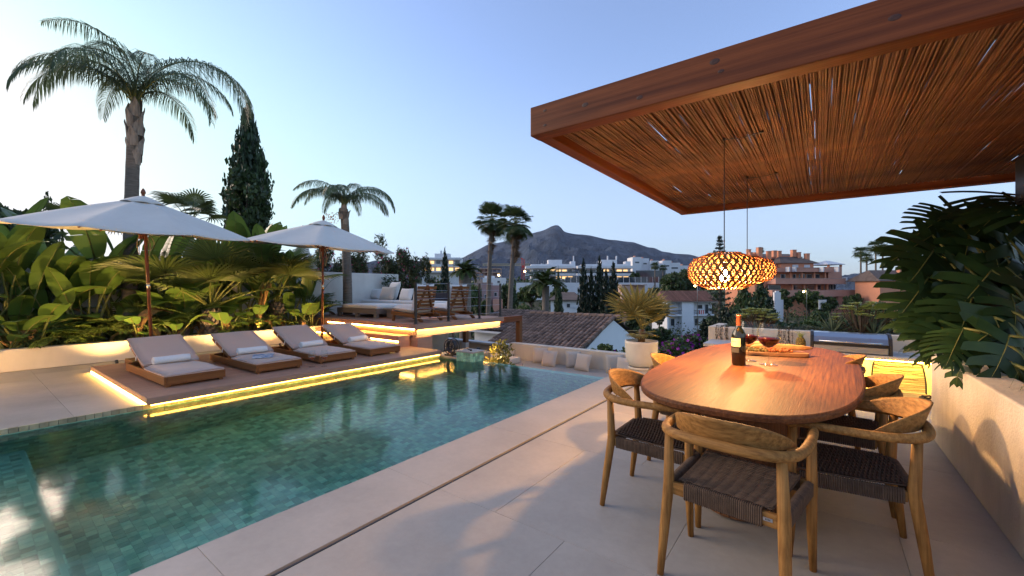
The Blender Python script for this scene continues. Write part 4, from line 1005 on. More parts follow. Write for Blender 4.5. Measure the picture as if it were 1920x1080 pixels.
for k, (z, w) in enumerate(((0.195, 0.16), (0.180, 0.42), (0.168, 0.30), (0.158, 0.2))):
    for j in range(4 if k == 1 else 2):
        c0 = ca-0.85+(j-1.5)*0.2; lab_patch(c0, c0+0.12, z, z+(0.006 if k == 1 else 0.002), 0.0515, 'ink', lb, 'print')
bd = thing('serving_board', 'wooden serving board with bread and olives on the table', 'serving board', (0, 0, 0))
p = onz(1446, 664, TZ); bd.location = (p.x, p.y, TZ); bd.rotation_euler = (0, 0, R(20))
mb = MB(); mb.prism([(x+0, y_) for x, y_ in sup(0.27, 0.13, 6, 40)], 0.001, 0.030); mb.build('board', MT['board'], bd, bev=0.004)
def baguette(loc, rz, L, label):
    mb = MB(); P = []; rr = []
    for i in range(25):
        t = i/24; P.append((-L/2+L*t, 0.01*math.sin(t*5), 0.0)); rr.append(0.036*max(0.12, math.sin(math.pi*min(1, max(0, t)))**0.45)*(1+0.06*math.sin(t*math.pi*10)))
    mb.tube(P, rr, 14, flat=0.85); tag(mb.build('baguette', MT['baguette'], None, loc, (0,0,rz), smooth=True), label, 'bread', 'baguettes')
baguette((p.x+0.07, p.y+0.035, TZ+0.064), R(24), 0.50, 'golden baguette lying across the end of the serving board')
baguette((p.x-0.10, p.y+0.11, TZ+0.064), R(2), 0.40, 'golden baguette at the back of the serving board behind the glasses')
for nm, mtl, cx0, cx1, n_, l, ct_ in (('olives', 'olive', -0.22, -0.06, 60, 'heap of green and brown olives on the serving board', 'olives'), ('dried_tomatoes', 'tomato', -0.04, 0.14, 60, 'heap of reddish dried tomatoes on the serving board', 'tomatoes')):
    mb = MB()
    for k in range(n_):
        x = rnd(cx0, cx1); y_ = rnd(-0.10, 0.0); z = 0.041+0.02*random.random()*(1-abs(y_+0.05)/0.06)
        r_ = rnd(0.009, 0.012); mb.lathe([(0,-r_),(r_*0.8,-r_*0.6),(r_,0),(r_*0.8,r_*0.6),(0,r_)], 7, (x, y_, z), False, False, sx=1.2)
    o = mb.build(nm, MT[mtl], None, (p.x, p.y, TZ), (0,0,R(20)), smooth=True); tag(o, l, ct_); stuff(o)

# ================================================================== pendant lamps
def pendant(px, py_top, px2, py2, zc, label):
    hook = onz(px, py_top, 2.462)
    t = thing('pendant_lamp', label, 'lamp', (hook.x, hook.y, zc), 0, 'woven pendant lamps')
    RR, HH = 0.252, 0.135
    def sh(v, k=1.0):            # v from -1 bottom to 1 top
        r_ = 0.11 + (RR-0.11)*max(0, 1-abs(v)**2.2)**0.55
        return r_*k, HH*v
    mb = MB(); NR, NT = 7, 32; levs = [-1+2*i/NR for i in range(NR+1)]
    for i, v in enumerate(levs):
        r_, z = sh(v); prof = [(r_-0.006, z-0.0035), (r_+0.004, z-0.003), (r_+0.005, z+0.003), (r_-0.006, z+0.0035), (r_-0.006, z-0.0035)]
        mb.lathe(prof, 60, cap0=False, cap1=False)
    for i in range(NR):
        for k in range(NT):
            a0 = 2*math.pi*(k+0.5*(i % 2))/NT; a1 = a0+2*math.pi/NT; am = (a0+a1)/2
            rA, zA = sh(levs[i]); rB, zB = sh(levs[i+1])
            w = 0.42
            def pt(r_, a, z, o=0): return ((r_+o)*math.cos(a), (r_+o)*math.sin(a), z)
            da = (a1-a0)*0.135
            # an inverted V of two bent strips leaves triangular openings
            for (b0_, b1_) in ((a0, am), (a1, am)):
                s = 1 if b1_ > b0_ else -1; q = da*1.35
                vs = [pt(rA,b0_-q,zA), pt(rA,b0_+q,zA), pt(rB,b1_+q,zB,0.0), pt(rB,b1_-q,zB,0.0)]
                m_ = [((u[0]+v_[0])/2, (u[1]+v_[1])/2, (u[2]+v_[2])/2) for u, v_ in ((vs[0], vs[3]), (vs[1], vs[2]))]
                m_ = [(x*1.022, y_*1.022, z) for x, y_, z in m_]
                mb.add([vs[0], vs[1], m_[1], m_[0], vs[2], vs[3]], [(0,1,2,3),(3,2,4,5)])
    o = mb.build('woven_shade', MT['lampwood'], t); s = o.modifiers.new('Solidify', 'SOLIDIFY'); s.thickness = 0.003
    mb = MB(); mb.lathe([(0.0,0.07),(0.016,0.07),(0.018,0.03),(0.016,0.02),(0,0.02)], 14, cap0=False, cap1=False); mb.build('socket', MT['black'], t, smooth=True)
    mb = MB(); mb.lathe([(0.0,0.02),(0.014,0.015),(0.022,-0.01),(0.031,-0.035),(0.030,-0.058),(0.018,-0.075),(0,-0.080)], 20, cap0=False, cap1=False); bl_ = mb.build('bulb', emat('bulb_glow', (1.0,0.68,0.30), 34), t, smooth=True)
    mb = MB(); mb.lathe([(0.10,HH-0.003),(0.112,HH),(0.10,HH+0.003),(0.10,HH-0.003)], 40, cap0=False, cap1=False)
    for k in range(3): a = k*2.094; mb.tube([(0,0,0.072),(0.11*math.cos(a),0.11*math.sin(a),HH)], 0.003, 6)
    mb.build('spider', MT['black'], t)
    end = onz(px2, py2, 2.462)
    mb = MB(); e = end-Vector((hook.x, hook.y, zc)); top = 2.462-zc
    mb.tube([(0,0,0.07), (0,0,top-0.006), (0.004,0,top), (e.x*0.5, e.y*0.5, top-0.012), (e.x, e.y, top+0.002)], 0.0035, 6); mb.build('cord', MT['black'], t)
    mb = MB(); mb.lathe([(0.0,top+0.02),(0.012,top+0.016),(0.012,top-0.004),(0,top-0.008)], 10, (0,0,0), False, False); mb.lathe([(0.0,top+0.02),(0.015,top+0.016),(0.015,top-0.004),(0,top-0.008)], 10, (e.x,e.y,0), False, False); mb.build('hook', MT['black'], t)
    ld = bpy.data.lights.new('bulb_light', 'POINT'); ld.energy = LAMP_W; ld.color = (1.0,0.52,0.18); ld.shadow_soft_size = 0.028
    lo = bpy.data.objects.new('bulb_light', ld); COL.objects.link(lo); lo.parent = t; lo.location = (0,0,-0.115)
    return t
LAMP_W = 27
pendant(1358, 262, 1428, 248, 1.475, 'woven wooden pendant lamp nearer the rounded table end, its bulb glowing')
pendant(1401, 334, 1455, 325, 1.53, 'woven wooden pendant lamp nearer the grill, half hidden behind the other')

# ================================================================== pot with golden-lit fan palm
pp = onz(1205, 692, 0.0)
pot = thing('plant_pot', 'round white stoneware pot on a saucer at the terrace corner', 'plant pot', (pp.x-0.03, pp.y+0.02, 0.0005))
mb = MB(); mb.lathe([(0.16,0.045),(0.20,0.06),(0.245,0.16),(0.262,0.30),(0.266,0.43),(0.268,0.47),(0.245,0.472),(0.24,0.42),(0.0,0.42)], 40, cap0=True, cap1=False); mb.build('body', MT['ceramic'], pot, smooth=True)
mb = MB(); mb.lathe([(0.19,0.0),(0.215,0.004),(0.225,0.04),(0.215,0.045),(0.20,0.02),(0,0.02)], 40, cap0=True, cap1=False); mb.build('saucer', MT['ceramic'], pot, smooth=True)
mb = MB(); mb.lathe([(0.238,0.424),(0.12,0.436),(0,0.44)], 24, cap0=False, cap1=False); mb.build('soil', MT['soil'], pot)
# ================================================================== plant builders
def paddle_mesh(pet, L, W, lean, arch, tear, fold=0.35, seedv=0):
    """paddle leaf on a long stalk, growing up and out along +X"""
    rs = random.Random(seedv); mb = MB(); P = []; e = R(90-lean); p = Vector((0,0,0)); n1, n2 = 6, 12
    P.append(p.copy())
    for i in range(n1): e -= R(arch*0.25)/n1; p = p + Vector((math.cos(e), 0, math.sin(e)))*pet/n1; P.append(p.copy())
    mid = [p.copy()]; dirs = [e]
    for i in range(n2): e -= R(arch)/n2*(0.5+i/n2); p = p + Vector((math.cos(e), 0, math.sin(e)))*L/n2; mid.append(p.copy()); dirs.append(e)
    mb.mi = 1; mb.tube(P, [0.022-0.011*i/len(P) for i in range(len(P))], 6)
    mb.tube(mid[:-1], [0.009*(1-i/len(mid))+0.002 for i in range(len(mid)-1)], 5)
    mb.mi = 0
    def width(t): return W/2*max(0.0, math.sin(math.pi*min(1, t*0.93+0.07)))**0.55*(1 if t < 0.97 else 0.35)
    for s in (-1, 1):
        tw = 0.0
        i = 0
        while i < n2:
            run = rs.choice((2,3,4)) if rs.random() < tear else n2-i if tear == 0 else rs.choice((3,4,5))
            run = min(run, n2-i); dz = rs.uniform(-0.25, 0.3)*tear
            rows = []
            for k in range(run+1):
                t = (i+k)/n2; m_ = mid[i+k]; e_ = dirs[i+k]; nrm = Vector((-math.sin(e_), 0, math.cos(e_))); w = width(t)
                if tear and (k == 0 and i > 0): w *= 0.93
                f = fold+dz
                r_ = []
                for q in (0.02, 0.5, 1.0): 
                    lat = w*q; r_.append(m_ + Vector((0, s*lat*math.cos(f*(1-0.5*q)), 0)) + nrm*(lat*math.sin(f)*(1-0.75*q)) + Vector((math.cos(e_),0,math.sin(e_)))*(-0.10*lat*(1 if tear else 0.3)))
                rows.append(r_)
            vs = [v for r_ in rows for v in r_]; fs = []
            for k in range(run):
                for q in range(2): fs.append((k*3+q, k*3+q+1, (k+1)*3+q+1, (k+1)*3+q) if s < 0 else (k*3+q, (k+1)*3+q, (k+1)*3+q+1, k*3+q+1))
            mb.add(vs, fs); i += run
    return mb
def fan_mesh(pet, Rr, nseg, spread, lean, droop, split=0.45, cup=0.25, tipdroop=0.25, w0=0.016):
    mb = MB(); e = R(90-lean); P = [Vector((0,0,0))]; p = Vector((0,0,0))
    for i in range(5): e -= R(droop)/5*0.5; p = p+Vector((math.cos(e),0,math.sin(e)))*pet/5; P.append(p.copy())
    mb.mi = 1
    if pet > 0.02: mb.tube(P, [w0*(1-0.5*i/5) for i in range(6)], 5)
    mb.mi = 0
    f = Vector((math.cos(e-R(droop*0.4)),0,math.sin(e-R(droop*0.4)))); l = Vector((0,1,0)); nr = f.cross(l)*-1
    if nr.z < 0: nr = -nr
    da = R(spread)/nseg
    for k in range(nseg):
        a = -R(spread)/2+da*(k+0.5)
        def pt(r_, aa, up, fall): 
            d = f*math.cos(aa)+l*math.sin(aa); return p+d*r_+nr*up - Vector((0,0,fall))
        rl = Rr*(1-0.18*abs(a/(R(spread)/2))**2)*rnd(0.94, 1.04); ri = rl*split; h = da*0.5*ri
        c1 = cup*ri*math.cos(a)*0.0+cup*0.25*ri
        vs = [pt(0.01,a,0,0), pt(ri,a-da/2,c1*0.6,0), pt(ri,a,c1*0.6-h*0.7,0), pt(ri,a+da/2,c1*0.6,0),
              pt(rl*0.78,a-da*0.22,c1,tipdroop*rl*0.15), pt(rl*0.78,a,c1-h*0.4,tipdroop*rl*0.17), pt(rl*0.78,a+da*0.22,c1,tipdroop*rl*0.15), pt(rl,a,c1*0.8,tipdroop*rl*0.5)]
        mb.add(vs, [(0,1,2),(0,2,3),(1,4,5,2),(2,5,6,3),(4,7,5),(5,7,6)])
    return mb
def frond_mesh(L, n, ll, e0, bend, hang=0.6, wid=0.022, rad=0.018, vee=0.3, sway=0.0):
    """feather frond along +X"""
    mb = MB(); P = []; D = []; p = Vector((0,0,0)); m = 26
    for i in range(m+1):
        t = i/m; e = R(e0 - bend*t**1.05); d = Vector((math.cos(e),0,math.sin(e))); P.append(p.copy()); D.append(d); p = p+d*L/m
    mb.mi = 1; mb.tube(P, [rad*(1-0.85*i/m) for i in range(m+1)], 5)
    mb.mi = 0
    for k in range(n):
        t = 0.14+0.86*(k+0.5)/n; x = t*m; i = min(m-1, int(x)); q = P[i].lerp(P[i+1], x-i); d = D[i]
        upv = Vector((-d.z,0,d.x)); prof = math.sin(math.pi*(0.16+0.80*t))**0.7
        for s in (-1, 1):
            le = ll*prof*rnd(0.82, 1.1)
            v = Vector((0,s,0))*0.75 + d*rnd(0.45,0.75) + upv*(vee+rnd(-0.15,0.25)); v.normalize()
            v = v + Vector((0, sway, 0)); v.normalize()
            a = q.copy(); w = wid*rnd(0.8,1.15); side = v.cross(Vector((0,0,1))); side = side.normalized() if side.length > 0.05 else Vector((1,0,0))
            pts = [a]; vv = v.copy()
            for j in range(3): vv = (vv + Vector((0,0,-hang*(0.35+0.3*j)))).normalized(); a = a+vv*le/3; pts.append(a)
            mb.add([pts[0]-side*w*0.3, pts[0]+side*w*0.3, pts[1]-side*w*0.5, pts[1]+side*w*0.5, pts[2]-side*w*0.38, pts[2]+side*w*0.38, pts[3]],
                   [(0,1,3,2),(2,3,5,4),(4,5,6)])
    return mb
def cloud(mb, blobs, n, ls, narrow=0.5, shell=0.55, rng=None, up=0.0):
    """n leaves scattered through ellipsoid blobs [(c, r)] biased to their shells"""
    rng = rng or np.random.default_rng(3)
    B = np.array([[*c, *r_] for c, r_ in blobs], float); vol = (B[:,3]*B[:,4]*B[:,5])**0.67; pr = vol/vol.sum()
    idx = rng.choice(len(B), n, p=pr); d = rng.normal(size=(n,3)); d /= np.linalg.norm(d, axis=1)[:,None]
    rr = shell+(1-shell)*rng.random(n)**0.6; rr *= 1+0.10*rng.normal(size=n)
    P = B[idx,:3]+d*B[idx,3:]*rr[:,None]
    U = rng.normal(size=(n,3)) + d*0.6; U[:,2] += up; U /= np.linalg.norm(U, axis=1)[:,None]
    V = np.cross(U, rng.normal(size=(n,3))); V /= np.linalg.norm(V, axis=1)[:,None]+1e-9
    s = ls*(0.6+0.8*rng.random(n))[:,None]
    mb.leafquads(P, U*s, V*s*narrow); return mb
NPR = np.random.default_rng(11)
def lumps(c, r, n, k=0.42, seedv=0, flat=0.8):
    rg = random.Random(seedv); out = []
    for i in range(n):
        while True:
            d = Vector((rg.gauss(0,1), rg.gauss(0,1), rg.gauss(0,1)))
            if d.length > 0.1: break
        d.normalize(); q = rg.uniform(0.45, 0.85)
        kk = k*rg.uniform(0.6, 1.15)
        out.append(((c[0]+d.x*r[0]*q, c[1]+d.y*r[1]*q, c[2]+d.z*r[2]*q), (r[0]*kk, r[1]*kk, r[2]*kk*flat)))
    return out

# ---- shared leaf meshes
PAD = [paddle_mesh(pt_, rnd(0.8,1.05), rnd(0.32,0.42), ln_, ar_, tr, seedv=k).mesh('leaf', [MT['paddle'], MT['stem']], True) for k, (pt_, ln_, ar_, tr) in enumerate(((0.55,16,60,0.0),(1.05,6,28,0.6),(0.8,14,85,0.7),(1.2,4,45,0.8),(0.4,26,70,0.0),(0.95,10,18,0.7),(1.15,12,70,0.5)))]
PDEAD = [paddle_mesh(0.5+0.3*k, 0.7, 0.22, 28, 150, 0.8, fold=0.9, seedv=k+60).mesh('dead_leaf', [MT['husk'], MT['husk']], True) for k in range(2)]
PADS = [paddle_mesh(rnd(0.25,0.45), rnd(0.42,0.6), rnd(0.22,0.30), rnd(15,35), rnd(55,95), 0.0, seedv=k+20).mesh('leaf', [MT['paddle'], MT['stem']], True) for k in range(4)]
FAN = [fan_mesh(rnd(0.5,0.8), rnd(0.62,0.78), 30, 215, rnd(15,35), rnd(20,50)).mesh('frond', [MT['fan'], MT['stem']]) for k in range(4)]
QF = {}
def queen_frond(L, e0, bend, sway=0.0):
    k = (round(L,1), round(e0/8), round(bend/12), sway)
    if k not in QF: QF[k] = frond_mesh(L, 100, 0.22*L, e0, bend, hang=1.4, wid=0.0135, rad=0.017, sway=sway).mesh('frond', [MT['queen'], MT['stem']])
    return QF[k]
AZR = YAW     # world angle of the direction that points right in the picture

def strelitzia(loc, label, n=6, sc=1.0, small=False, spread=(0,360), seedv=0):
    rg = random.Random(seedv); t = thing('banana_plant' if not small else 'young_banana_plant', label, 'plant', loc)
    src = PADS if small else PAD
    for i in range(1 if small else 2): inst('dead_leaf', PDEAD[i % 2], t, (0,0,0.1), (R(rg.uniform(-15,15)), R(rg.uniform(-5,25)), R(rg.uniform(-120,120))), sc*rg.uniform(0.6,0.95)*(0.6 if small else 1))
    for i in range(n):
        a = spread[0]+(spread[1]-spread[0])*(i+rg.uniform(0.1,0.9))/n
        inst('leaf', rg.choice(src), t, (0.05*math.cos(R(a)), 0.05*math.sin(R(a)), 0), (R(rg.uniform(-8,8)), R(rg.uniform(-12,10)), R(a)), sc*rg.uniform(0.62,1.18))
    return t
def pl_at(px, x=-11.2, z=0.275): p = onx(px, 600, x); return (x, p.y, z)
S = [(-420,-11.3,7,1.2,'tall banana plant beyond the bollard lamp'),(-220,-11.4,7,1.2,'tall banana plant beside the bollard lamp'),(-130,-11.5,7,1.25,'tall banana plant just outside the first parasol rim'),(-60,-11.4,7,1.15,'tall broad-leaved banana plant at the frame end of the planter, leaves over the parasol rim'),
     (30,-11.5,7,1.2,'tall broad-leaved banana plant left of the trunk of the big palm, upright paddle leaves'),
     (108,-11.6,7,1.25,'tall banana plant with paddle leaves rising above the first parasol rim'),
     (165,-11.35,6,1.12,'banana plant with drooping paddle leaves next to the big palm trunk'),
     (215,-11.6,5,1.15,'banana plant growing directly behind the big palm trunk'),
     (300,-11.55,6,1.15,'banana plant with upright leaves behind the first parasol pole'),
     (352,-11.5,4,1.25,'banana plant between the fan palm and the first parasol pole'),
     (452,-11.55,5,1.2,'banana plant with torn leaves behind the fan palm'),
     (545,-11.5,6,1.0,'banana plant beside the lit steps end of the planter'),
     (2,-11.65,5,1.1,'banana plant against the wall behind the young plants'),(78,-11.75,5,1.1,'banana plant against the wall between two taller ones'),(252,-11.75,6,1.15,'banana plant against the wall beside the first parasol pole'),(402,-11.75,6,1.1,'banana plant against the wall behind the scaly stump'),(500,-11.75,6,1.1,'banana plant against the wall above the husk stem'),
     (575,-11.3,4,0.85,'slender banana plant closest to the white wall by the steps')]
for k, (px, x, n, sc, l) in enumerate(S): strelitzia(pl_at(px, x), l, n+3, sc*1.10, False, (-150, 150) if k < 9 else (-100,100), k+3)
for k, (px, x, l) in enumerate([(45,-10.95,'young banana plant with low arching leaves at the planter wall'),(15,-10.85,'small young banana plant leaning over the wall at the frame end'),(72,-10.9,'young banana plant with one big leaf lit from below'),
        (262,-10.95,'low leafy plant at the foot of the first parasol pole'),(330,-10.9,'low broad-leaved plant behind the first lounger back'),(420,-10.85,'low broad-leaved plant beside the fan palm stump'),
        (480,-11.25,'leafy young plant at the foot of the banana stem'),(560,-10.95,'low golden-lit leafy plant beside the steps'),(585,-10.85,'small leafy plant touching the steps')]):
    strelitzia(pl_at(px, x), l, 7, 1.15, True, (-160,160), 40+k)
# banana stem with dry husk, lit from below
t = thing('banana_plant', 'leaning banana stem with dry orange husk lit from below', 'plant', pl_at(480, -11.05))
for k in range(6):
    mb = MB(); a = k*1.05; mb.tube([(0.05*math.cos(a), 0.05*math.sin(a), 0), (0.04*math.cos(a)+0.03, 0.04*math.sin(a)+0.06, 0.45), (0.05*math.cos(a)+0.05, 0.07*math.sin(a)+0.16, 0.95), (0.08*math.cos(a)+0.06, 0.10*math.sin(a)+0.24, 1.2)], [0.05,0.045,0.032,0.012], 7, flat=0.6)
    mb.build('husk', MT['husk'], t, smooth=True)
for k in range(6): inst('leaf', PAD[(1,3,5,2,6,1)[k]], t, (0.04,0.2,0.75), (0, R(rnd(-22,8)), k*1.05+0.4), 0.95)
# fan palms in the planter
def fanpalm(loc, label, n, sc, th, src=FAN, spread=(-110,200)):
    t = thing('fan_palm', label, 'palm', loc)
    if th:
        mb = MB(); mb.tube([(0,0,-0.02),(0,0,th*0.5),(0,0,th)], [0.13,0.15,0.11], 12); mb.build('trunk', MT['bark'], t, smooth=True)
        n2 = 0
        for r_ in range(7):
            for k in range(9):
                a = 2*math.pi*(k+0.5*(r_ % 2))/9; z = th*(r_+0.4)/7; rr = 0.125+0.03*math.sin(math.pi*(r_+0.5)/7)
                mb = MB(); mb.add([(0,-0.045,-0.03),(0,0.045,-0.03),(0.045,0.03,0.03),(0.06,0.0,0.055),(0.045,-0.03,0.03),(0.03,0,-0.05)], [(0,5,2,4),(5,1,2),(4,2,3),(0,4,3,2,1)])
                mb.build('leaf_base', MT['boot'], t, (rr*math.cos(a), rr*math.sin(a), z), (0,0,a))
    for i in range(n):
        a = spread[0]+(spread[1]-spread[0])*(i+rnd(0.2,0.8))/n
        inst('frond', random.choice(src), t, (0,0,th), (R(rnd(-15,15)), R(rnd(-15,28)), R(a)), sc*rnd(0.85,1.12))
    return t
fanpalm(pl_at(395,-11.0), 'fan palm with scaly stump trunk and big pleated fans in the planter', 14, 1.5, 0.62)
fanpalm(pl_at(520,-11.45,0.28), 'fan palm with pleated fans behind the second lounger umbrella', 9, 1.45, 0.7)
fanpalm(pl_at(285,-11.25), 'stemless fan palm beside the first parasol pole', 9, 0.85, 0.0)
fanpalm(pl_at(335,-11.3), 'stemless fan palm with drooping fans between pole and stump palm', 8, 0.9, 0.25)
ARE = [frond_mesh(rnd(0.8,1.1), 24, 0.30, rnd(60,78), rnd(70,110), hang=0.35, wid=0.03, rad=0.009).mesh('frond', [MT['fan'], MT['stem']]) for k in range(3)]
for k, (px, x, l) in enumerate([(225,-11.0,'feathery low palm at the foot of the big palm trunk'),(598,-10.95,'feathery small palm against the white wall by the parasol'),(130,-11.2,'feathery low palm behind the fern clump')]):
    t = thing('feather_palm', l, 'palm', pl_at(px, x) if px < 590 else (-11.3, 6.2, 0.57))
    for i in range(9): inst('frond', ARE[i % 3], t, (0,0,0), (0, R(rnd(-20,15)), R(i*40+rnd(-12,12))), rnd(0.8,1.15))
# fern-like philodendron clumps
def fern_leaf(seedv):
    mb = MB(); rg = random.Random(seedv); P = [Vector((0,0,0)), Vector((0.10,0,0.16)), Vector((0.20,0,0.24)), Vector((0.36,0,0.22))]; mb.mi = 1; mb.tube(P, [0.005,0.004,0.003,0.002], 4); mb.mi = 0
    for k in range(7):
        t = k/6; q = P[2].lerp(P[3], t) if k > 1 else P[1].lerp(P[2], 0.7+0.3*k)
        for s in (-1,1):
            l = 0.15*math.sin(math.pi*(0.25+0.65*t)); d = Vector((0.55,s*0.8,0.05-0.2*t)).normalized(); w = Vector((-d.y,d.x,0))*0.02
            mb.add([q, q+d*l*0.5+w, q+d*l-Vector((0,0,0.03)), q+d*l*0.5-w], [(0,1,2,3)])
    return mb.mesh('leaf', [MT['fern'], MT['stem']])
FER = [fern_leaf(k) for k in range(4)]
for px, n, sc, l in ((125,46,0.95,'bushy low philodendron clump at the planter wall behind the first lounger'),(165,34,0.85,'bushy low philodendron clump below the big palm trunk'),
                 (438,34,0.75,'golden-lit philodendron clump behind the second lounger'),(505,34,0.75,'golden-lit philodendron clump behind the third lounger')):
    t = thing('philodendron', l, 'plant', pl_at(px,-10.86))
    for i in range(n):
        a = rnd(0, 360); inst('leaf', FER[i % 4], t, (rnd(-.14,.16), rnd(-.32,.32), rnd(-.02,.14)), (R(rnd(-15,15)), R(rnd(-45,20)), R(a)), sc*rnd(0.8,1.2))

# ================================================================== queen palms
def queen_palm(base, top, rb, rt, fronds, boot_len, label, leanp=(0,0)):
    t = thing('queen_palm', label, 'palm', base)
    H = top.z-base[2]; off = Vector((top.x-base[0], top.y-base[1], 0)); mb = MB(); P = []; rr = []
    for i in range(29):
        s = i/28; P.append(off*s*s + Vector((0,0,H*s))); rr.append((rb+(rt-rb)*s)*(1+0.025*(i % 2)))
    mb.tube(P, rr, 16); mb.build('trunk', MT['bark'], t, smooth=True)
    tp = off+Vector((0,0,H))
    k = 0; nb = max(6, int(boot_len/0.075))
    for i in range(nb):                        # old leaf bases wrapped round the top of the trunk
        z = -boot_len+boot_len*(i+0.5)/nb; a = i*2.4; s = 1+0.25*math.sin(math.pi*(i+0.5)/nb)
        mb = MB(); r_ = rt*1.02*s; L_ = 0.34*min(1, boot_len/0.9)
        vs = []
        for j in range(5):
            b_ = (j-2)*0.42; vs += [(r_*math.cos(b_), r_*math.sin(b_), -0.05), (r_*1.12*math.cos(b_*0.8), r_*1.12*math.sin(b_*0.8), L_*0.5), ((r_*1.28)*math.cos(b_*0.28), r_*1.28*math.sin(b_*0.28), L_*(1-0.1*abs(j-2)))]
        fs = [(j*3+q, (j+1)*3+q, (j+1)*3+q+1, j*3+q+1) for j in range(4) for q in range(2)]
        mb.add(vs, fs); o = mb.build('leaf_base', MT['boot'], t, tp+Vector((0,0,z)), (0,0,a))
        sd_ = o.modifiers.new('Solidify', 'SOLIDIFY'); sd_.thickness = 0.012
    mb = MB(); mb.tube([tp-Vector((0,0,0.1)), tp+Vector((0,0,0.25)), tp+Vector((0,0,0.6))], [rt*0.9,rt*0.6,0.02], 10); mb.build('spear', MT['stem'], t, smooth=True)
    for (az, e0, bend, L, sw) in fronds:
        inst('frond', queen_frond(L, e0, bend, sw), t, tp+Vector((0,0,0.05)), (0,0,AZR+R(az)))
    return t
b1 = onx(243, 640, -11.45); t1 = onx(253, 205, -11.45)
queen_palm((b1.x, b1.y, 0.2), t1, 0.135, 0.105,
    [(180,78,165,3.1,0.1),(171,89,160,3.4,0.1),(191,70,150,2.6,0.2),(150,74,150,2.4,0.1),(208,80,150,2.4,0.1),(186,99,118,2.9,0.2),(160,97,135,3.0,0.2),(0,74,176,3.5,-0.2),(14,84,176,3.3,0),(-13,58,155,2.8,0),(28,86,168,2.5,0),(-40,80,165,2.4,0),(90,70,160,2.3,0),(-90,72,162,2.3,0),(-125,62,150,2.3,0),(60,88,160,2.2,0)], 1.15, 'tall queen palm with bare trunk and windswept drooping fronds in the planter')
b2 = onx(652, 590, -11.25); t2 = onx(645, 392, -11.25)
qp2 = queen_palm((b2.x, b2.y, 0.55), t2, 0.135, 0.11,
    [(180,66,140,2.0,0),(165,78,150,1.9,0),(200,84,140,1.8,0),(0,68,155,2.05,0),(-15,54,140,1.9,0),(15,80,150,1.9,0),(120,90,120,1.6,0),(90,70,150,1.7,0),(-90,70,150,1.7,0),(45,64,140,1.7,0),(-45,78,150,1.7,0),(-140,66,140,1.7,0),(140,70,140,1.7,0)], 0.45,
    'smaller queen palm with grey trunk rising in front of the white wall by the sofa')
mb = MB(); tp = t2-Vector((b2.x, b2.y, 0.55))
q0 = tp+Vector((0,0,-0.1)); cdir = Vector((math.cos(AZR+math.pi), math.sin(AZR+math.pi), 0))
mb.mi = 1; mb.tube([q0, q0+cdir*0.2+Vector((0,0,0.0)), q0+cdir*0.38-Vector((0,0,0.16))], 0.008, 5); mb.mi = 0
for k in range(70):
    c = q0+cdir*0.36-Vector((0,0,0.16))+Vector((rnd(-.16,.16), rnd(-.16,.16), rnd(-.14,.14))); mb.lathe([(0,-0.016),(0.014,0),(0,0.016)], 6, tuple(c), False, False)
mb.build('fruit_cluster', [MT['fruit'], MT['stem']], qp2)

# ================================================================== monstera planter on the right
def monstera_mesh(seedv, n=7):
    """split heart leaf in the XY plane, tip towards +X, stalk at the origin"""
    rg = random.Random(seedv); mb = MB(); L = 1.0; W = 0.60
    def wd(t): return W*math.sin(math.pi*(0.12+0.86*t)**0.8)**0.8 if t < 1 else 0
    z = lambda x, y_: -0.30*x*x*0.6 - 0.45*y_*y_ + 0.05*x
    for s in (-1, 1):
        # basal lobe
        prev = None
        for k in range(n):
            t0, t1 = k/n, (k+1)/n; gap = 0.115 if k > 0 else 0.03
            gap *= 1 if n > 5 else 0.6; xa0, xa1 = -0.02+0.92*t0, -0.02+0.92*t1
            w = wd((t0+t1)/2)*rg.uniform(0.94,1.05); sw = 0.10+0.26*t0 - (0.34 if k == 0 else 0.0)
            hg = (xa1-xa0)*gap
            inner = 0.30*w
            P = []
            def pt(x, y_): return (x, s*y_, z(x, y_))
            # strip from midrib to margin; inner part continuous, outer part separated by slots
            ring = []
            for (q, g_) in (((0.0,0.0),(0.28,0.0),(0.42,0.0),(0.50,0.7),(0.70,1.0),(0.9,0.9),(1.0,1.9)) if n > 5 else ((0.0,0.0),(0.35,0.0),(0.58,0.0),(0.64,0.7),(0.80,1.0),(0.93,1.1),(1.0,2.4))):
                sh_ = sw*q**1.4*0.9; y_ = w*q
                ring.append((pt(xa0+sh_+hg*g_*0.9, y_), pt(xa1+sh_-hg*g_*0.9, y_)))
            vs = [v for pr in ring for v in pr]; fs = [(2*i, 2*i+1, 2*i+3, 2*i+2) for i in range(len(ring)-1)]
            if s > 0: fs = [f[::-1] for f in fs]
            mb.add(vs, [f for f in fs])
        mb.add([(0.90,0,z(0.9,0)),(0.90,s*0.14,z(0.9,0.14)),(1.06,0,z(1.06,0)-0.02)], [(0,1,2) if s > 0 else (0,2,1)])
    mb.mi = 1; mb.tube([(-0.02,0,0.0),(0.3,0,z(0.3,0)+0.004),(0.7,0,z(0.7,0)+0.004),(1.0,0,z(1.0,0))], [0.014,0.011,0.007,0.002], 5)
    return mb.mesh('leaf', [MT['monstera'], MT['stem']], True)
MON = [monstera_mesh(k, (9,5,4,4,5)[k]) for k in range(5)]
mo = thing('monstera', 'huge dark split-leaf monstera spilling over the stucco planter', 'plant', (1.3, 4.2, 0.66))
mo0 = Vector((1.3, 4.2, 0.66))
rg = random.Random(5)
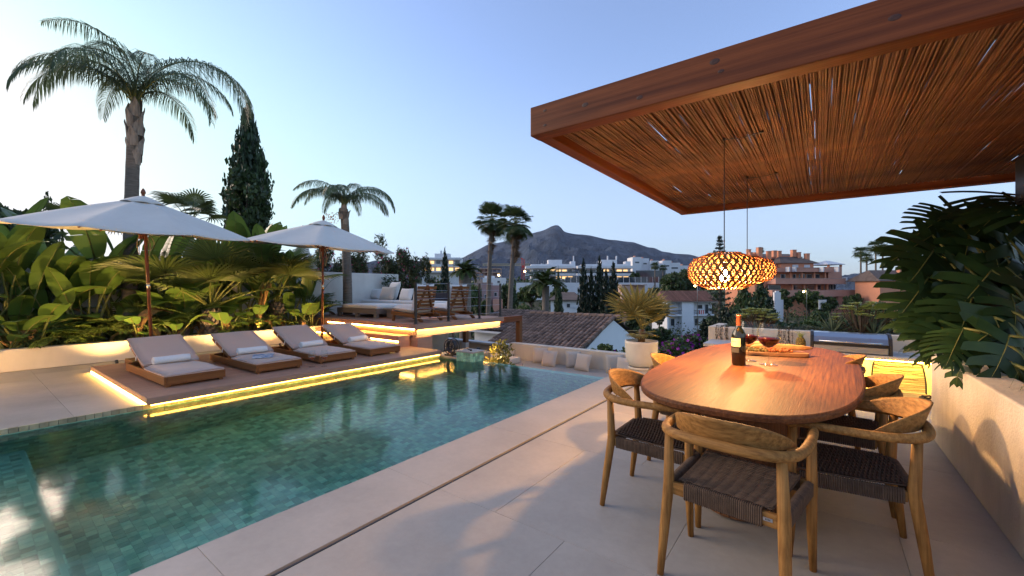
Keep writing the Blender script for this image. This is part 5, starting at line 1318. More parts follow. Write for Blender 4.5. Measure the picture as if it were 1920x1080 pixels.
def mleaf(p, size, tip, nrm, k):
    """leaf base at p, tip direction, face normal roughly nrm"""
    X_ = Vector(tip).normalized(); Z_ = Vector(nrm); Z_ = (Z_-X_*Z_.dot(X_)).normalized(); Y_ = Z_.cross(X_)
    rot = Matrix((X_, Y_, Z_)).transposed().to_euler()
    o = inst('leaf', MON[k % 5], mo, Vector(p)-mo0, rot, (size, size*rg.uniform(0.85,1.1), size))
    # stalk from the planter to the leaf
    root = Vector((min(1.9, max(1.15, p[0]+rg.uniform(0.1,0.4))), min(5.0, p[1]+rg.uniform(-0.3,0.3)), 0.66))
    q = Vector(p); mid_ = (root+q)/2+Vector((0.1,0,0.18)); mb = MB(); P = bez(root-mo0, mid_-mo0, q-mo0, 7); mb.tube(P, [0.016-0.001*i for i in range(8)], 6); mb.build('stalk', MT['stem'], mo, smooth=True)
    return o
# the big leaf against the sky: blade hangs towards the pool
_u = Vector((0,0,1))
def cdir(r_, u_, f_): return _r*r_ + _u*u_ - _f*f_          # right, up and back towards the terrace
mleaf(ond(1882, 362, 3.5), 0.74, cdir(-0.36,-0.44,0.70), cdir(-0.10,0.62,0.62), 0)
mleaf(ond(1905, 400, 3.9), 0.62, cdir(-0.75,-0.35,0.30), cdir(-0.2,0.6,0.75), 1)
rows_m = [(395,1790,1915,4,4.1,0.44),(430,1745,1915,5,3.9,0.44),(470,1735,1915,5,3.7,0.44),(510,1728,1915,5,3.6,0.42),(550,1732,1915,5,3.5,0.42),(590,1738,1915,5,3.3,0.38),(622,1765,1915,4,3.1,0.32)]
kk = 0
for (py, x0, x1, n_, dp, sz) in rows_m:
    for i in range(n_):
        px = x0+(x1-x0)*(i+rg.uniform(0.05,0.6))/n_; p_ = ond(px, py+rg.uniform(-12,12), dp-0.35*i/n_+rg.uniform(-0.12,0.12))
        mleaf(p_, sz*rg.uniform(0.8,1.2), cdir(rg.uniform(-0.75,0.15) if i else -0.7, rg.uniform(-0.9,-0.35), rg.uniform(0.0,0.45)), cdir(rg.uniform(-0.5,0.35), rg.uniform(0.25,0.8), rg.uniform(0.5,0.9)), kk); kk += 1
for k in range(22):                                     # darker leaves deeper in the mass
    p_ = ond(rg.uniform(1760,1915), rg.uniform(400,600), rg.uniform(4.0,4.5))
    mleaf(p_, rg.uniform(0.40,0.55), cdir(rg.uniform(-0.7,0.4), rg.uniform(-0.9,-0.2), 0.1), cdir(rg.uniform(-0.5,0.5), 0.4, 0.8), k)
# a hanging leaf and grassy fringe over the planter edge
mleaf(ond(1805, 672, 2.95), 0.20, (-0.25,-0.1,-0.95), (-0.7,-0.6,0.2), 2)
gf = thing('fringe_grass', 'fine hanging fringe of narrow leaves over the planter edge', 'plant', (1.05, 3.3, 0.68))
mb = MB()
for k in range(420):
    y0 = rnd(-0.75,0.45); x0 = rnd(-0.02,0.25); l = rnd(0.12,0.30); d = Vector((rnd(-0.9,-0.3), rnd(-0.4,0.4), rnd(0.1,0.8))).normalized(); a = Vector((x0,y0,rnd(0.0,0.25))); b_ = a+d*l*0.5; c = b_+Vector((d.x*0.3,d.y*0.3,-0.9)).normalized()*l*0.8; w = Vector((d.y,-d.x,0)).normalized()*0.005
    mb.add([a-w, a+w, b_+w, b_-w, c], [(0,1,2,3),(3,2,4)])
stuff(mb.build('blades', MT['agave'], gf))

# ================================================================== plant in the pot
GF = [fan_mesh(rnd(0.16,0.30), rnd(0.36,0.46), 18, 190, rnd(8,30), rnd(5,35), split=0.35, tipdroop=0.1, w0=0.008).mesh('frond', [MT['litfan'], MT['litfan']]) for k in range(4)]
t = thing('potted_fan_palm', 'golden-lit dwarf fan palm growing in the white pot', 'palm', (pot.location.x, pot.location.y, 0.435))
mb = MB(); mb.tube([(0,0,-0.01),(0.01,0,0.12),(0.015,0,0.22)], [0.06,0.055,0.05], 10); mb.build('trunk', MT['deadfrond'], t, smooth=True)
for i in range(14): inst('frond', GF[i % 4], t, (0.012,0,0.20), (R(rnd(-12,12)), R(rnd(-26,24)), R(i*137.5)), rnd(0.95,1.45))
for i in range(9): inst('dead_frond', GF[i % 4], t, (0.012,0,0.17), (R(rnd(-12,12)), R(rnd(60,88)), R(i*40)), rnd(0.4,0.55))

# ================================================================== kitchen planting and things
gr = thing('grill', 'closed stainless built-in gas grill with black side caps', 'grill', (0.33, 8.02, 0.4005))
mb = MB(); prof = [(-0.24,0.0),(-0.24,0.10),(-0.215,0.135)]
for s in (-1,1):
    m = MB(); pts = [(-0.26,0.0),(-0.26,0.14),(-0.21,0.235),(-0.10,0.285),(0.16,0.285),(0.22,0.20),(0.22,0.0)]
    m.add([(s*0.43, a, b_) for a, b_ in pts]+[(s*0.465, a, b_) for a, b_ in pts], [tuple(range(7)) if s < 0 else tuple(range(7))[::-1], tuple(range(7,14))[::-1] if s < 0 else tuple(range(7,14))]+[(i,(i+1) % 7,7+(i+1) % 7,7+i) if s > 0 else (i,7+i,7+(i+1) % 7,(i+1) % 7) for i in range(7)])
    m.build('side_cap', MT['black'], gr)
m = MB(); pts = [(-0.245,0.145),(-0.20,0.225),(-0.10,0.275),(0.15,0.275),(0.20,0.2),(0.20,0.13)]
m.add([(-0.428,a,b_) for a, b_ in pts]+[(0.428,a,b_) for a, b_ in pts], [(i,i+1,7+i,6+i) for i in range(5)]+[tuple(range(6))[::-1], tuple(range(6,12))]); m.build('hood', MT['steel'], gr, smooth=False, bev=0.008)
bxl = lambda n_, x0,x1,y0,y1,z0,z1,mt,bv=0: bx(n_, x0,x1,y0,y1,z0,z1,mt,gr,bv)
bxl('gap_panel', -0.428,0.428,-0.225,0.19,0.105,0.143,'black'); bxl('front_panel', -0.42,0.42,-0.255,-0.226,0.012,0.102,'steel',0.005); bxl('body', -0.425,0.425,-0.224,0.20,0.002,0.104,'black')
m = MB(); m.tube([(-0.36,-0.29,0.165),(0.36,-0.29,0.165)], 0.011, 10); m.tube([(-0.34,-0.29,0.165),(-0.34,-0.23,0.17)], 0.007, 6); m.tube([(0.34,-0.29,0.165),(0.34,-0.23,0.17)], 0.007, 6); m.build('handle', MT['steel'], gr, smooth=True)
pa = thing('pineapple', 'whole pineapple standing on the kitchen counter', 'pineapple', (onz(1501,655,0.4).x, 7.86, 0.4005))
m = MB(); 
for i in range(11):
    z = 0.012+0.16*i/10; r_ = 0.062*math.sin(math.pi*(0.18+0.66*i/10))**0.6
    for k in range(13):
        a = 2*math.pi*(k+0.5*(i % 2))/13; c = Vector((r_*math.cos(a), r_*math.sin(a), z)); o_ = Vector((math.cos(a), math.sin(a), 0)); tt = Vector((-math.sin(a), math.cos(a), 0))
        m.add([c-tt*0.015, c-Vector((0,0,0.013)), c+tt*0.015, c+Vector((0,0,0.013)), c+o_*0.010], [(0,1,4),(1,2,4),(2,3,4),(3,0,4)])
m.lathe([(0.035,0.0),(0.055,0.03),(0.06,0.09),(0.052,0.15),(0.02,0.178),(0,0.18)], 16, cap1=False); m.build('fruit', MT['pine'], pa)
m = MB()
for k in range(34):
    a = k*2.4; l = rnd(0.06,0.13)*(1-0.0*k); sp_ = 0.75*(1-k/34)+0.1; d = Vector((math.cos(a)*sp_, math.sin(a)*sp_, 1)).normalized(); b_ = Vector((0.012*math.cos(a), 0.012*math.sin(a), 0.172)); w = Vector((-math.sin(a), math.cos(a), 0))*0.007; tip = b_+d*l+Vector((math.cos(a)*0.02, math.sin(a)*0.02, 0))
    m.add([b_-w, b_+w, b_+d*l*0.6+w*0.7, b_+d*l*0.6-w*0.7, tip], [(0,1,2,3),(3,2,4)])
m.build('crown', MT['rosette'], pa)
# folding rope chair against the glowing counter front
rc = thing('rope_chair', 'straw rope chair with thin dark frame in front of the glowing counter', 'chair', (onz(1690,672,0.0).x*1.0+0.06, 7.35, -0.4995), R(180))
rc.location = (0.86, 7.42, -0.4995); rc.rotation_euler = (0,0,R(186))
m = MB(); fr_ = [(-0.27,-0.20,0.43),(-0.275,-0.235,0.62),(-0.25,-0.27,0.80),(-0.20,-0.275,0.825),(0.20,-0.275,0.825),(0.25,-0.27,0.80),(0.275,-0.235,0.62),(0.27,-0.20,0.43)]
m.tube(catmull(fr_, 4), 0.009, 8)
m.tube([(-0.27,-0.20,0.43),(-0.26,0.24,0.44),(0.26,0.24,0.44),(0.27,-0.20,0.43)], 0.009, 8)
m.build('frame', MT['black'], rc, smooth=True)
for sx_, sy_ in ((-1,-1),(1,-1),(-1,1),(1,1)):
    m = MB(); m.tube([(sx_*0.265, sy_*0.22-0.0, 0.435),(sx_*0.285, sy_*0.26, 0.0005)], 0.009, 8); m.build('leg', MT['black'], rc, smooth=True)
m = MB()
for k in range(30):
    v = (k+0.5)/30; z = 0.46+0.355*v; yy = -0.215-0.055*v; m.tube([(-0.268,yy,z+rnd(-.004,.004)),(-0.1,yy+0.01,z+rnd(-.006,.006)),(0.1,yy+0.01,z+rnd(-.006,.006)),(0.268,yy,z+rnd(-.004,.004))], 0.005, 5)
m.build('rope_back', MT['ropechair'], rc)
m = MB()
for k in range(34):
    yy = -0.19+0.42*k/33; m.tube([(-0.262,yy,0.45),(0,yy,0.44),(0.262,yy,0.45)], 0.0055, 5)
m.build('rope_seat', MT['ropechair'], rc)
bk_ = thing('basket', 'dark wicker basket on the kitchen floor beside the planter wall', 'basket', (1.12, 7.05, -0.4995))
m = MB()
for i in range(22):
    z = 0.01+0.024*i; r_ = 0.15+0.05*math.sin(math.pi*i/21)
    m.tube([(r_*math.cos(a), r_*math.sin(a), z+0.006*math.sin(a*12+i*math.pi)) for a in [2*math.pi*k/36 for k in range(37)]], 0.011, 5, cap=False)
m.build('weave', MT['trunk'], bk_, smooth=True)
gj = thing('glass_bowl', 'clear glass bowl on the counter by the monstera', 'bowl', (1.02, 8.0, 0.4005))
m = MB(); m.lathe([(0.0,0.003),(0.13,0.003),(0.15,0.02),(0.14,0.06),(0.10,0.11),(0.07,0.15)], 28, cap0=False, cap1=False); m.build('bowl', MT['glass'], gj, smooth=True)
# succulents in the kitchen planter
def rosette(m, c, r_, n=14):
    for k in range(n):
        a = k*2.4; q = 0.35+0.65*k/n; d = Vector((math.cos(a), math.sin(a), 0.9-0.7*q)).normalized(); l = r_*(0.5+0.5*q); w = Vector((-math.sin(a), math.cos(a), 0))*r_*0.20
        m.add([c, c+d*l*0.6+w, c+d*l, c+d*l*0.6-w], [(0,1,2,3)])
def aeonium(loc, n, W, H, label):
    t = thing('aeonium_shrub', label, 'plant', loc); m = MB(); st = MB()
    for k in range(n):
        a = rnd(0,6.28); q = rnd(0,1)**0.5; c = Vector((W*q*math.cos(a), W*q*math.sin(a), H*(0.55+0.45*(1-q*q))*rnd(0.75,1.05))); rosette(m, c, rnd(0.085,0.12), 18); st.tube([(c.x*0.15,c.y*0.15,0),(c.x*0.6,c.y*0.6,c.z*0.5),tuple(c)], [0.012,0.009,0.007], 5)
    m.build('rosettes', MT['rosette'], t); st.build('stems', MT['trunk'], t)
pK = ony(1420, 620, 8.95); aeonium((pK.x, 8.95, 0.565), 48, 0.40, 0.42, 'yellow-green rosette succulent shrub behind the wine bottle')
pK = ony(1615, 620, 8.9); aeonium((pK.x, 8.9, 0.565), 52, 0.38, 0.55, 'yellow-green rosette succulent shrub behind the grill')
def agave(loc, r_, n, label):
    t = thing('agave', label, 'plant', loc); 
    m = MB(); m.add([(0,-0.035,0),(0,0.035,0),(0.5,0.045,0.02),(0.5,-0.045,0.02),(1.0,0,0.02),(0.5,0,-0.03),(0,0,-0.03)], [(0,6,5,3),(6,1,2,5),(3,5,4),(5,2,4)]); me = m.mesh('leaf', MT['agave'])
    for k in range(n): inst('leaf', me, t, (0,0,0.02), (0, -R(12+70*(k/n)), k*2.4), r_*rnd(0.85,1.1))
for px, r_, l in ((1562,0.38,'spiky grey-green agave between the two rosette shrubs'),(1640,0.36,'spiky agave beside the far rosette shrub'),(1380,0.26,'small spiky agave near the end of the kitchen planter')):
    q = ony(px, 630, 8.85); agave((q.x, 8.85, 0.565), r_, 26, l)
for px, L_, w, l in ((1344,0.42,10,'short trailing stems at the corner of the kitchen planter'),(1355,0.62,34,'thick brown trailing plant over the kitchen planter wall'),(1412,0.40,10,'trailing stems behind the bottle on the planter wall'),(1465,0.45,16,'trailing stems right of the wine glass on the planter wall'),(1480,0.60,22,'long trailing plant beside the pineapple on the planter wall'),(1535,0.16,8,'short trailing stems above the grill')):
    q = ony(px, 620, 8.44); t = thing('trailing_plant', l, 'plant', (q.x, 8.52, 0.637)); m = MB(); m2_ = MB()
    for k in range(max(2, w//4)):
        x0 = rnd(-w,w)*0.0035; l_ = L_*rnd(0.5,1.0); P = [(x0, 0.05, 0.0), (x0, -0.05, 0.02), (x0+rnd(-.01,.01), -0.083, -0.05)] + [(x0+rnd(-.015,.015), -0.083+rnd(-.006,.0), -0.05-(l_-0.05)*j/5) for j in range(1,6)]
        m2_.tube(P, 0.0025, 4)
        for j in range(int(l_*130)):
            s = rnd(0,1); i_ = min(len(P)-2, int(s*(len(P)-1))); c = Vector(P[i_]).lerp(Vector(P[i_+1]), s*(len(P)-1)-i_); d = Vector((rnd(-1,1),rnd(-1,-.1),rnd(-.6,.5))).normalized()*0.017; w_ = Vector((rnd(-1,1),rnd(-.3,.3),rnd(-1,1))).normalized()*0.007; m.add([c, c+d*0.5+w_, c+d, c+d*0.5-w_], [(0,1,2,3)])
    m.build('leaves', MT['trail'], t); m2_.build('stems', MT['trunk'], t)
m = MB(); cloud(m, [((0.8+0.5*i-2.0, 9.0, 0.60), (0.35,0.3,0.07)) for i in range(8)], 2600, 0.035, 0.4, 0.2, NPR)
o = m.build('ground_cover', MT['tree3']); tag(o, 'low ground cover filling the kitchen planter', 'ground cover'); stuff(o)

# ================================================================== shrub by the pool end and under the platform
def shrub(name, loc, r, n, ls, mat, label, cat='shrub', narrow=0.45, k=9, stems=True, seedv=1, flowers=None, up=0.2, group=None):
    t = thing(name, label, cat, loc, 0, group); m = MB(); cloud(m, lumps((0,0,r[2]), r, k, 0.45, seedv), n, ls, narrow, 0.35, np.random.default_rng(seedv), up)
    m.build('foliage', MT[mat], t)
    if flowers:
        m = MB(); cloud(m, lumps((0,0,r[2]), [q*1.04 for q in r], k, 0.45, seedv), flowers[1], flowers[2], 0.8, 0.85, np.random.default_rng(seedv+9)); m.build('flowers', MT[flowers[0]], t)
    if stems:
        m = MB()
        for q in range(6): a = q*1.05; m.tube([(0,0,0),(r[0]*0.35*math.cos(a), r[1]*0.35*math.sin(a), r[2]*0.8),(r[0]*0.6*math.cos(a), r[1]*0.6*math.sin(a), r[2]*1.4)], [0.02*r[2]+0.006,0.012,0.004], 5)
        m.build('stem', MT['trunk'], t)
    return t
q = ony(950, 680, 6.75); shrub('golden_lit_shrub', (q.x-0.02, 6.75, -1.55), (0.80,0.50,0.96), 3600, 0.045, 'litshrub', 'feathery golden-lit shrub beyond the pool edge', seedv=4, k=12)
shrub('lit_shrub', (-7.1, 7.9, -1.58), (0.55,0.9,0.62), 1600, 0.05, 'fern', 'warm-lit shrub in the dark under the platform edge', seedv=5)
shrub('lit_shrub', (-8.6, 8.9, -1.58), (0.9,0.9,0.60), 1800, 0.05, 'olean', 'dark shrub under the platform beside the wooden post', seedv=6)
wh = thing('hose_reel', 'round dark hose reel under the platform beside the deck end', 'hose reel', (-6.05, 5.78, -0.0))
wh.location = (-6.02, 6.05, -0.02)
m = MB()
for s in (-0.06, 0.06): m.tube([(0.155*math.cos(a), s, 0.18+0.155*math.sin(a)) for a in [2*math.pi*k/28 for k in range(29)]], 0.011, 8, cap=False)
for k in range(6): a = k*1.047; m.tube([(0.155*math.cos(a),-0.06,0.18+0.155*math.sin(a)),(0,0,0.18),(-0.155*math.cos(a),0.06,0.18-0.155*math.sin(a))], 0.006, 5)
m.build('wheel', MT['black'], wh, smooth=True)
m = MB(); m.tube([(0.12*math.cos(a), -0.045+0.09*(a/44), 0.18+0.12*math.sin(a)) for a in [0.22*k for k in range(200)]], 0.010, 6); m.build('hose', MT['black'], wh, smooth=True)
m = MB(); m.box(-0.12,0.12,-0.09,-0.075,0.0,0.03); m.box(-0.12,0.12,0.075,0.09,0.0,0.03); m.box(-0.012,0.012,-0.088,-0.077,0.031,0.19); m.box(-0.012,0.012,0.077,0.088,0.031,0.19); m.build('stand', MT['black'], wh)
bs = MB(); bs.box(-6.5,-5.7,5.92,6.9,-1.6,-0.021); struct(bs.build('plinth', MT['stone']))

# ================================================================== garden spike lamps in the planting (warm uplight seen on the leaves)
def spike(loc, aim, W, label, cone=95, col=(1.0,0.60,0.20)):
    t = thing('spike_lamp', label, 'garden lamp', loc, 0, 'warm garden spike lamps'); d = (Vector(aim)-Vector(loc)).normalized()
    m = MB(); m.tube([(0,0,-0.05),(0,0,0.05)], 0.006, 6); m.build('spike', MT['black'], t)
    b_ = Vector((0,0,0.055)); m = MB(); m.tube([b_-d*0.02, b_+d*0.045], [0.022,0.026], 12, cap=False); m.build('housing', MT['black'], t, smooth=True)
    ld = bpy.data.lights.new('spike_light', 'SPOT'); ld.energy = W*1.1; ld.spot_size = R(cone); ld.spot_blend = 0.7; ld.color = col; ld.shadow_soft_size = 0.03
    lo = bpy.data.objects.new('spike_light', ld); COL.objects.link(lo); lo.parent = t; lo.location = b_+d*0.055; lo.rotation_euler = d.to_track_quat('-Z','Y').to_euler()
for yy, W, l in ((1.7,24,'black spike lamp on the floor behind the first lounger'),(2.42,24,'black spike lamp on the floor behind the first and second loungers'),(3.42,24,'black spike lamp on the floor behind the second and third loungers'),(4.42,24,'black spike lamp on the floor behind the third and fourth loungers'),(5.3,13,'black spike lamp on the floor beside the lit steps')):
    spike((-9.8, yy, 0.0), (-11.3, yy, 1.75), W, l, 105)
spike(pl_at(486, -10.78, 0.29), (-11.3, 4.6, 1.2), 7, 'black spike lamp in front of the banana husk', 80)
# added bollard out of frame, standing in for whatever lights the floor warmly
bo_ = thing('standin_bollard', 'low black stand-in bollard lamp added on the paving beside the planter', 'garden lamp', (-9.3, -1.15, 0.0005))
m = MB(); m.lathe([(0.05,0),(0.05,0.42),(0.0,0.42)], 16, cap1=False); m.build('post', MT['black'], bo_, smooth=True)
m = MB(); m.lathe([(0.042,0.421),(0.042,0.52),(0,0.52)], 16, cap1=False); m.build('diffuser', emat('standin_bollard_glow', (1.0,0.6,0.2), 12), bo_, smooth=True)
m = MB(); m.lathe([(0.055,0.521),(0.055,0.54),(0,0.545)], 16, cap1=False); m.build('cap', MT['black'], bo_, smooth=True)
ld = bpy.data.lights.new('standin_bollard_light', 'POINT'); ld.energy = 50; ld.color = (1.0,0.56,0.18); ld.shadow_soft_size = 0.05
lo = bpy.data.objects.new('standin_bollard_light', ld); COL.objects.link(lo); lo.parent = bo_; lo.location = (0.07,0.09,0.47)
spike((-5.76, 6.55, 0.03), (-5.1, 6.75, -0.1), 15, 'black spike lamp lighting the golden-lit shrub', 130)
spike((-6.8, 7.2, -1.57), (-7.3, 8.0, -0.6), 16, 'black spike lamp under the platform edge', 110)
# ================================================================== trees of the neighbourhood
def crown_mesh(kind, seedv, n, ls, narrow=0.55):
    m = MB(); rng = np.random.default_rng(seedv); rg = random.Random(seedv)
    if kind == 'round': blobs = lumps((0,0,0), (0.72,0.72,0.72), 26, 0.36, seedv)
    elif kind == 'wide': blobs = lumps((0,0,0), (0.80,0.80,0.60), 30, 0.30, seedv)
    elif kind == 'cone':
        blobs = []
        for i in range(46):
            v = (i+0.5)/46; r_ = (1-v)**0.8; a = i*2.4; q = r_*0.62*rg.uniform(0.5,1.0); blobs.append(((q*math.cos(a), q*math.sin(a), -1+2*v), (0.36*r_+0.06, 0.36*r_+0.06, 0.12)))
    elif kind == 'column':
        blobs = []
        for i in range(40):
            v = (i+0.5)/40; r_ = min(1, 1.5*(1-v)**0.7)*(0.75+0.25*min(1, v*5)); a = i*2.4; blobs.append(((0.45*r_*math.cos(a), 0.45*r_*math.sin(a), -1+2*v), (0.5*r_+0.05, 0.5*r_+0.05, 0.16)))
    elif kind == 'ragged':      # conifer with whorled, up-tipped boughs
        blobs = []
        for i in range(70):
            v = (i+0.5)/70; r_ = (1-v)**0.75; a = i*2.4
            for q in (0.35, 0.65, 0.95): 
                if rg.random() < 0.85: blobs.append(((q*r_*math.cos(a), q*r_*math.sin(a), -1+2*v+0.06*q), (0.16*(1.2-q*0.6)*(r_+0.12), 0.16*(1.2-q*0.6)*(r_+0.12), 0.045)))
    cloud(m, blobs, n, ls, narrow, 0.3, rng, 0.3 if kind != 'round' else 0.0); return m
CR = {}
def crown(kind, seedv, n, ls, mat, narrow=0.55):
    k = (kind, seedv, n, ls, mat)
    if k not in CR: CR[k] = crown_mesh(kind, seedv, n, ls, narrow).mesh('crown', MT[mat])
    return CR[k]
def tree(name, px, top, bot, hw, dep, kind, mat, label, n=2600, ls=0.06, seedv=0, cat='tree', group=None, trunk_r=None):
    m_ = dep/F_PX; zt = CAM_H+(540-top)*m_; zb = CAM_H+(540-bot)*m_; c = ond(px, 540, dep); gz = ground_z(c.x, c.y); zb = min(zb, gz+0.28*(zt-gz)) if dep > 27 else zb
    t = thing(name, label, cat, (c.x, c.y, gz), 0, group); r_ = hw*m_; h = (zt-zb)/2
    inst('crown', crown(kind, seedv, n, ls, mat), t, (0,0,(zt+zb)/2-gz), (0,0,rnd(0,6)), (r_,r_,h))
    tr = trunk_r or max(0.08, r_*0.06); m = MB(); hh = (zt+zb)/2-gz
    m.tube([(0,0,-0.2),(0.05*r_,0,hh*0.5),(0,0,hh+h*0.5)], [tr*1.3,tr,tr*0.4], 8)
    if kind in ('round','wide'):
        for k in range(5): a = k*1.26+rnd(0,1); m.tube([(0,0,max(0.3, hh-h*0.7)),(r_*0.3*math.cos(a), r_*0.3*math.sin(a), hh-h*0.1),(r_*0.6*math.cos(a), r_*0.6*math.sin(a), hh+h*0.3)], [tr*0.6,tr*0.4,tr*0.15], 6)
    m.build('trunk', MT['trunk'], t, smooth=True); return t
# ---- left side, behind the garden wall
tree('cypress', 466, 205, 470, 42, 25, 'column', 'cypress', 'tall dark cypress spire behind the planting', 7000, 0.075, 1)
tree('laurel_tree', 463, 285, 470, 62, 24, 'round', 'tree1', 'loose leafy tree growing round the foot of the cypress', 4200, 0.055, 2)
tree('garden_tree', 25, 372, 520, 60, 22, 'round', 'tree1', 'dark leafy tree above the planting at the frame edge', 4200, 0.055, 3)
tree('garden_tree', 88, 362, 520, 34, 24, 'ragged', 'tree2', 'small ragged pale-tipped tree above the first parasol', 2600, 0.06, 4)
tree('garden_tree', -40, 380, 520, 60, 20, 'round', 'tree2', 'leafy tree partly cut by the frame edge', 3000, 0.06, 5)
for xx, yy_, lb_ in ((-15.5,-2.5,'big leafy tree added as sky screen past the frame side of the planter'),(-16.5,-6.0,'big leafy tree added as sky screen far past the frame side of the planter'),(-15,0.4,'leafy tree behind the planter at the frame edge')):  # first two added out of frame, screening bright sky from the pool
    t = thing('garden_tree', lb_, 'tree', (xx, yy_, ground_z(xx,yy_))); inst('crown', crown('round', 3, 4200, 0.055, 'tree1'), t, (0,0,6.2 if yy_ > 0 else 7.0), (0,0,xx), (2.0,2.0,2.0)); m = MB(); m.tube([(0,0,-0.2),(0.1,0,4),(0,0,7)], [0.2,0.15,0.05], 8); m.build('trunk', MT['trunk'], t, smooth=True)
for k, px in enumerate((60, 180, 300, 400, 510)):
    tree('hedge_shrub', px, 448+8*(k % 2), 560, 75, 15.5, 'wide', 'tree1', ['rounded hedge shrub behind the wall at the frame side','rounded hedge shrub behind the big palm trunk','rounded hedge shrub behind the first parasol pole','rounded hedge shrub behind the stump fan palm','rounded hedge shrub behind the banana stem'][k], 2600, 0.06, 10+k % 2, 'shrub')
WASH_S = [fan_mesh(rnd(0.55,0.8), rnd(0.65,0.85), 20, 200, rnd(20,40), rnd(20,50), tipdroop=0.5, w0=0.02).mesh('frond', [MT['wash'], MT['stem']]) for k in range(3)]
WASH_D = [fan_mesh(rnd(0.4,0.6), rnd(0.6,0.8), 14, 130, 20, 40, tipdroop=0.8, w0=0.015).mesh('dead_frond', [MT['deadfrond'], MT['deadfrond']]) for k in range(2)]
for k, (px, top) in enumerate(((165, 392), (355, 372))):
    c = ond(px, 540, 13.2); t = thing('fan_palm', ('fan palm head showing above the first parasol near the big trunk','fan palm head showing above the first parasol toward the cypress')[k], 'palm', (c.x, c.y, ground_z(c.x,c.y))); z = CAM_H+(540-top)/F_PX*13.2-0.75-t.location.z
    m = MB(); m.tube([(0,0,-0.2),(0,0,z)], [0.16,0.12], 10); m.build('trunk', MT['bark'], t, smooth=True)
    for i in range(12): inst('frond', WASH_S[i % 3], t, (0,0,z), (R(rnd(-10,10)), R(rnd(-15,40)), R(i*137.5)), rnd(0.8,1.0))
cu = ond(567, 500, 15.0); um = thing('closed_parasol', 'neighbour\'s folded white parasol behind the garden wall', 'parasol', (cu.x, cu.y, ground_z(cu.x,cu.y)))
gz = um.location.z; zt = CAM_H+(540-425)/F_PX*15-gz; zb = CAM_H+(540-505)/F_PX*15-gz
m = MB(); m.tube([(0,0,0.0),(0,0,zt+0.05)], 0.03, 10); m.build('pole', MT['steel'], um)
m = MB(); n = 40; vs = []; fs = []
lv = [(0.0,zt+0.02),(0.05,zt-0.05),(0.12,zt-0.5),(0.22,zt-0.95),(0.42,zb+0.25),(0.44,zb)]
for r_, z in lv:
    for k in range(n): a = 2*math.pi*k/n; rr = r_*(1+0.18*math.cos(8*a)); vs.append((rr*math.cos(a), rr*math.sin(a), z))
for i in range(len(lv)-1):
    for k in range(n): fs.append((i*n+k, i*n+(k+1) % n, (i+1)*n+(k+1) % n, (i+1)*n+k))
m.add(vs, fs); m.build('canopy', MT['canopy'], um, smooth=True)
# oleander hedge behind the wall
for k, (px, top, hw, dep, lb_) in enumerate(((618,448,34,14.5,'pink oleander bush behind the wall below the second parasol rim'),(668,455,36,15,'pink oleander bush behind the wall beside the small palm trunk'),(712,438,34,15.5,'tall pink oleander bush rising over the wall'),(738,470,30,15.5,'dense oleander bush at the end of the white wall'),(762,448,26,16.5,'tall loose pink oleander past the end of the white wall'),(790,480,26,17,'lower pink oleander behind the railing'))):
    m_ = dep/F_PX; c = ond(px, 540, dep); zt = CAM_H+(540-top)*m_; gz = ground_z(c.x,c.y); zb = 0.2; r_ = hw*m_
    t = thing('oleander', lb_, 'shrub', (c.x, c.y, gz)); m = MB(); bl_ = lumps((0,0,(zt+zb)/2-gz), (r_,r_,(zt-zb)/2), 20, 0.36, 30+k); cloud(m, bl_, 4200, 0.075, 0.22, 0.3, np.random.default_rng(k), 0.5); m.build('foliage', MT['olean'], t)
    m = MB(); cloud(m, bl_, 110, 0.035, 0.9, 0.9, np.random.default_rng(k+50)); m.build('flowers', MT['pink'], t)
    m = MB()
    for q in range(6): a = q*1.05; m.tube([(0,0,0),(r_*0.3*math.cos(a), r_*0.3*math.sin(a), (zb-gz)),(r_*0.6*math.cos(a), r_*0.6*math.sin(a), (zt+zb)/2-gz)], [0.05,0.03,0.012], 5)
    m.build('stem', MT['trunk'], t)
t = thing('wall_climber', 'dark climbing plant hanging over the white wall by the sofa', 'plant', (-11.7, 8.8, 0.57)); m = MB(); cloud(m, [((0,0,0.95),(0.14,0.35,0.30)),((0,0.3,0.7),(0.14,0.3,0.3)),((0,-0.1,0.5),(0.14,0.2,0.25)),((0,0.5,0.45),(0.16,0.35,0.3))], 700, 0.07, 0.22, 0.3, NPR, -0.4); m.build('foliage', MT['olean'], t)
m = MB(); m.tube([(-0.05,0.1,0),(-0.05,0.1,0.5),(0,0.2,0.9)], 0.02, 6); m.build('stem', MT['trunk'], t)

# ================================================================== the two tall fan palms
def washingtonia(px, py, base_px, dep, crown_px, nf, skirt, label, tr=0.2):
    m_ = dep/F_PX; top = ond(px, py, dep); b_ = ond(base_px, 600, dep); gz = ground_z(b_.x, b_.y); t = thing('tall_fan_palm', label, 'palm', (b_.x, b_.y, gz)); T = top-Vector((b_.x,b_.y,gz)); k_ = crown_px*m_/1.45
    m = MB(); P = [Vector((T.x*s*s, T.y*s*s, T.z*s)) for s in [i/16 for i in range(17)]]; m.tube(P, [tr*1.25-tr*0.5*i/16 for i in range(17)], 10); m.build('trunk', MT['bark'], t, smooth=True)
    for i in range(nf): inst('frond', WASH_S[i % 3], t, T, (R(rnd(-12,12)), R(-32+150*(i/nf)+rnd(-8,8)), R(i*137.5)), k_*rnd(0.85,1.12))
    for i in range(skirt): inst('dead_frond', WASH_D[i % 2], t, T-Vector((0,0,k_*(0.1+1.7*(i/max(1,skirt))))), (R(rnd(-15,15)), R(rnd(118,150)), R(i*137.5)), k_*rnd(0.6,0.95))
    return t
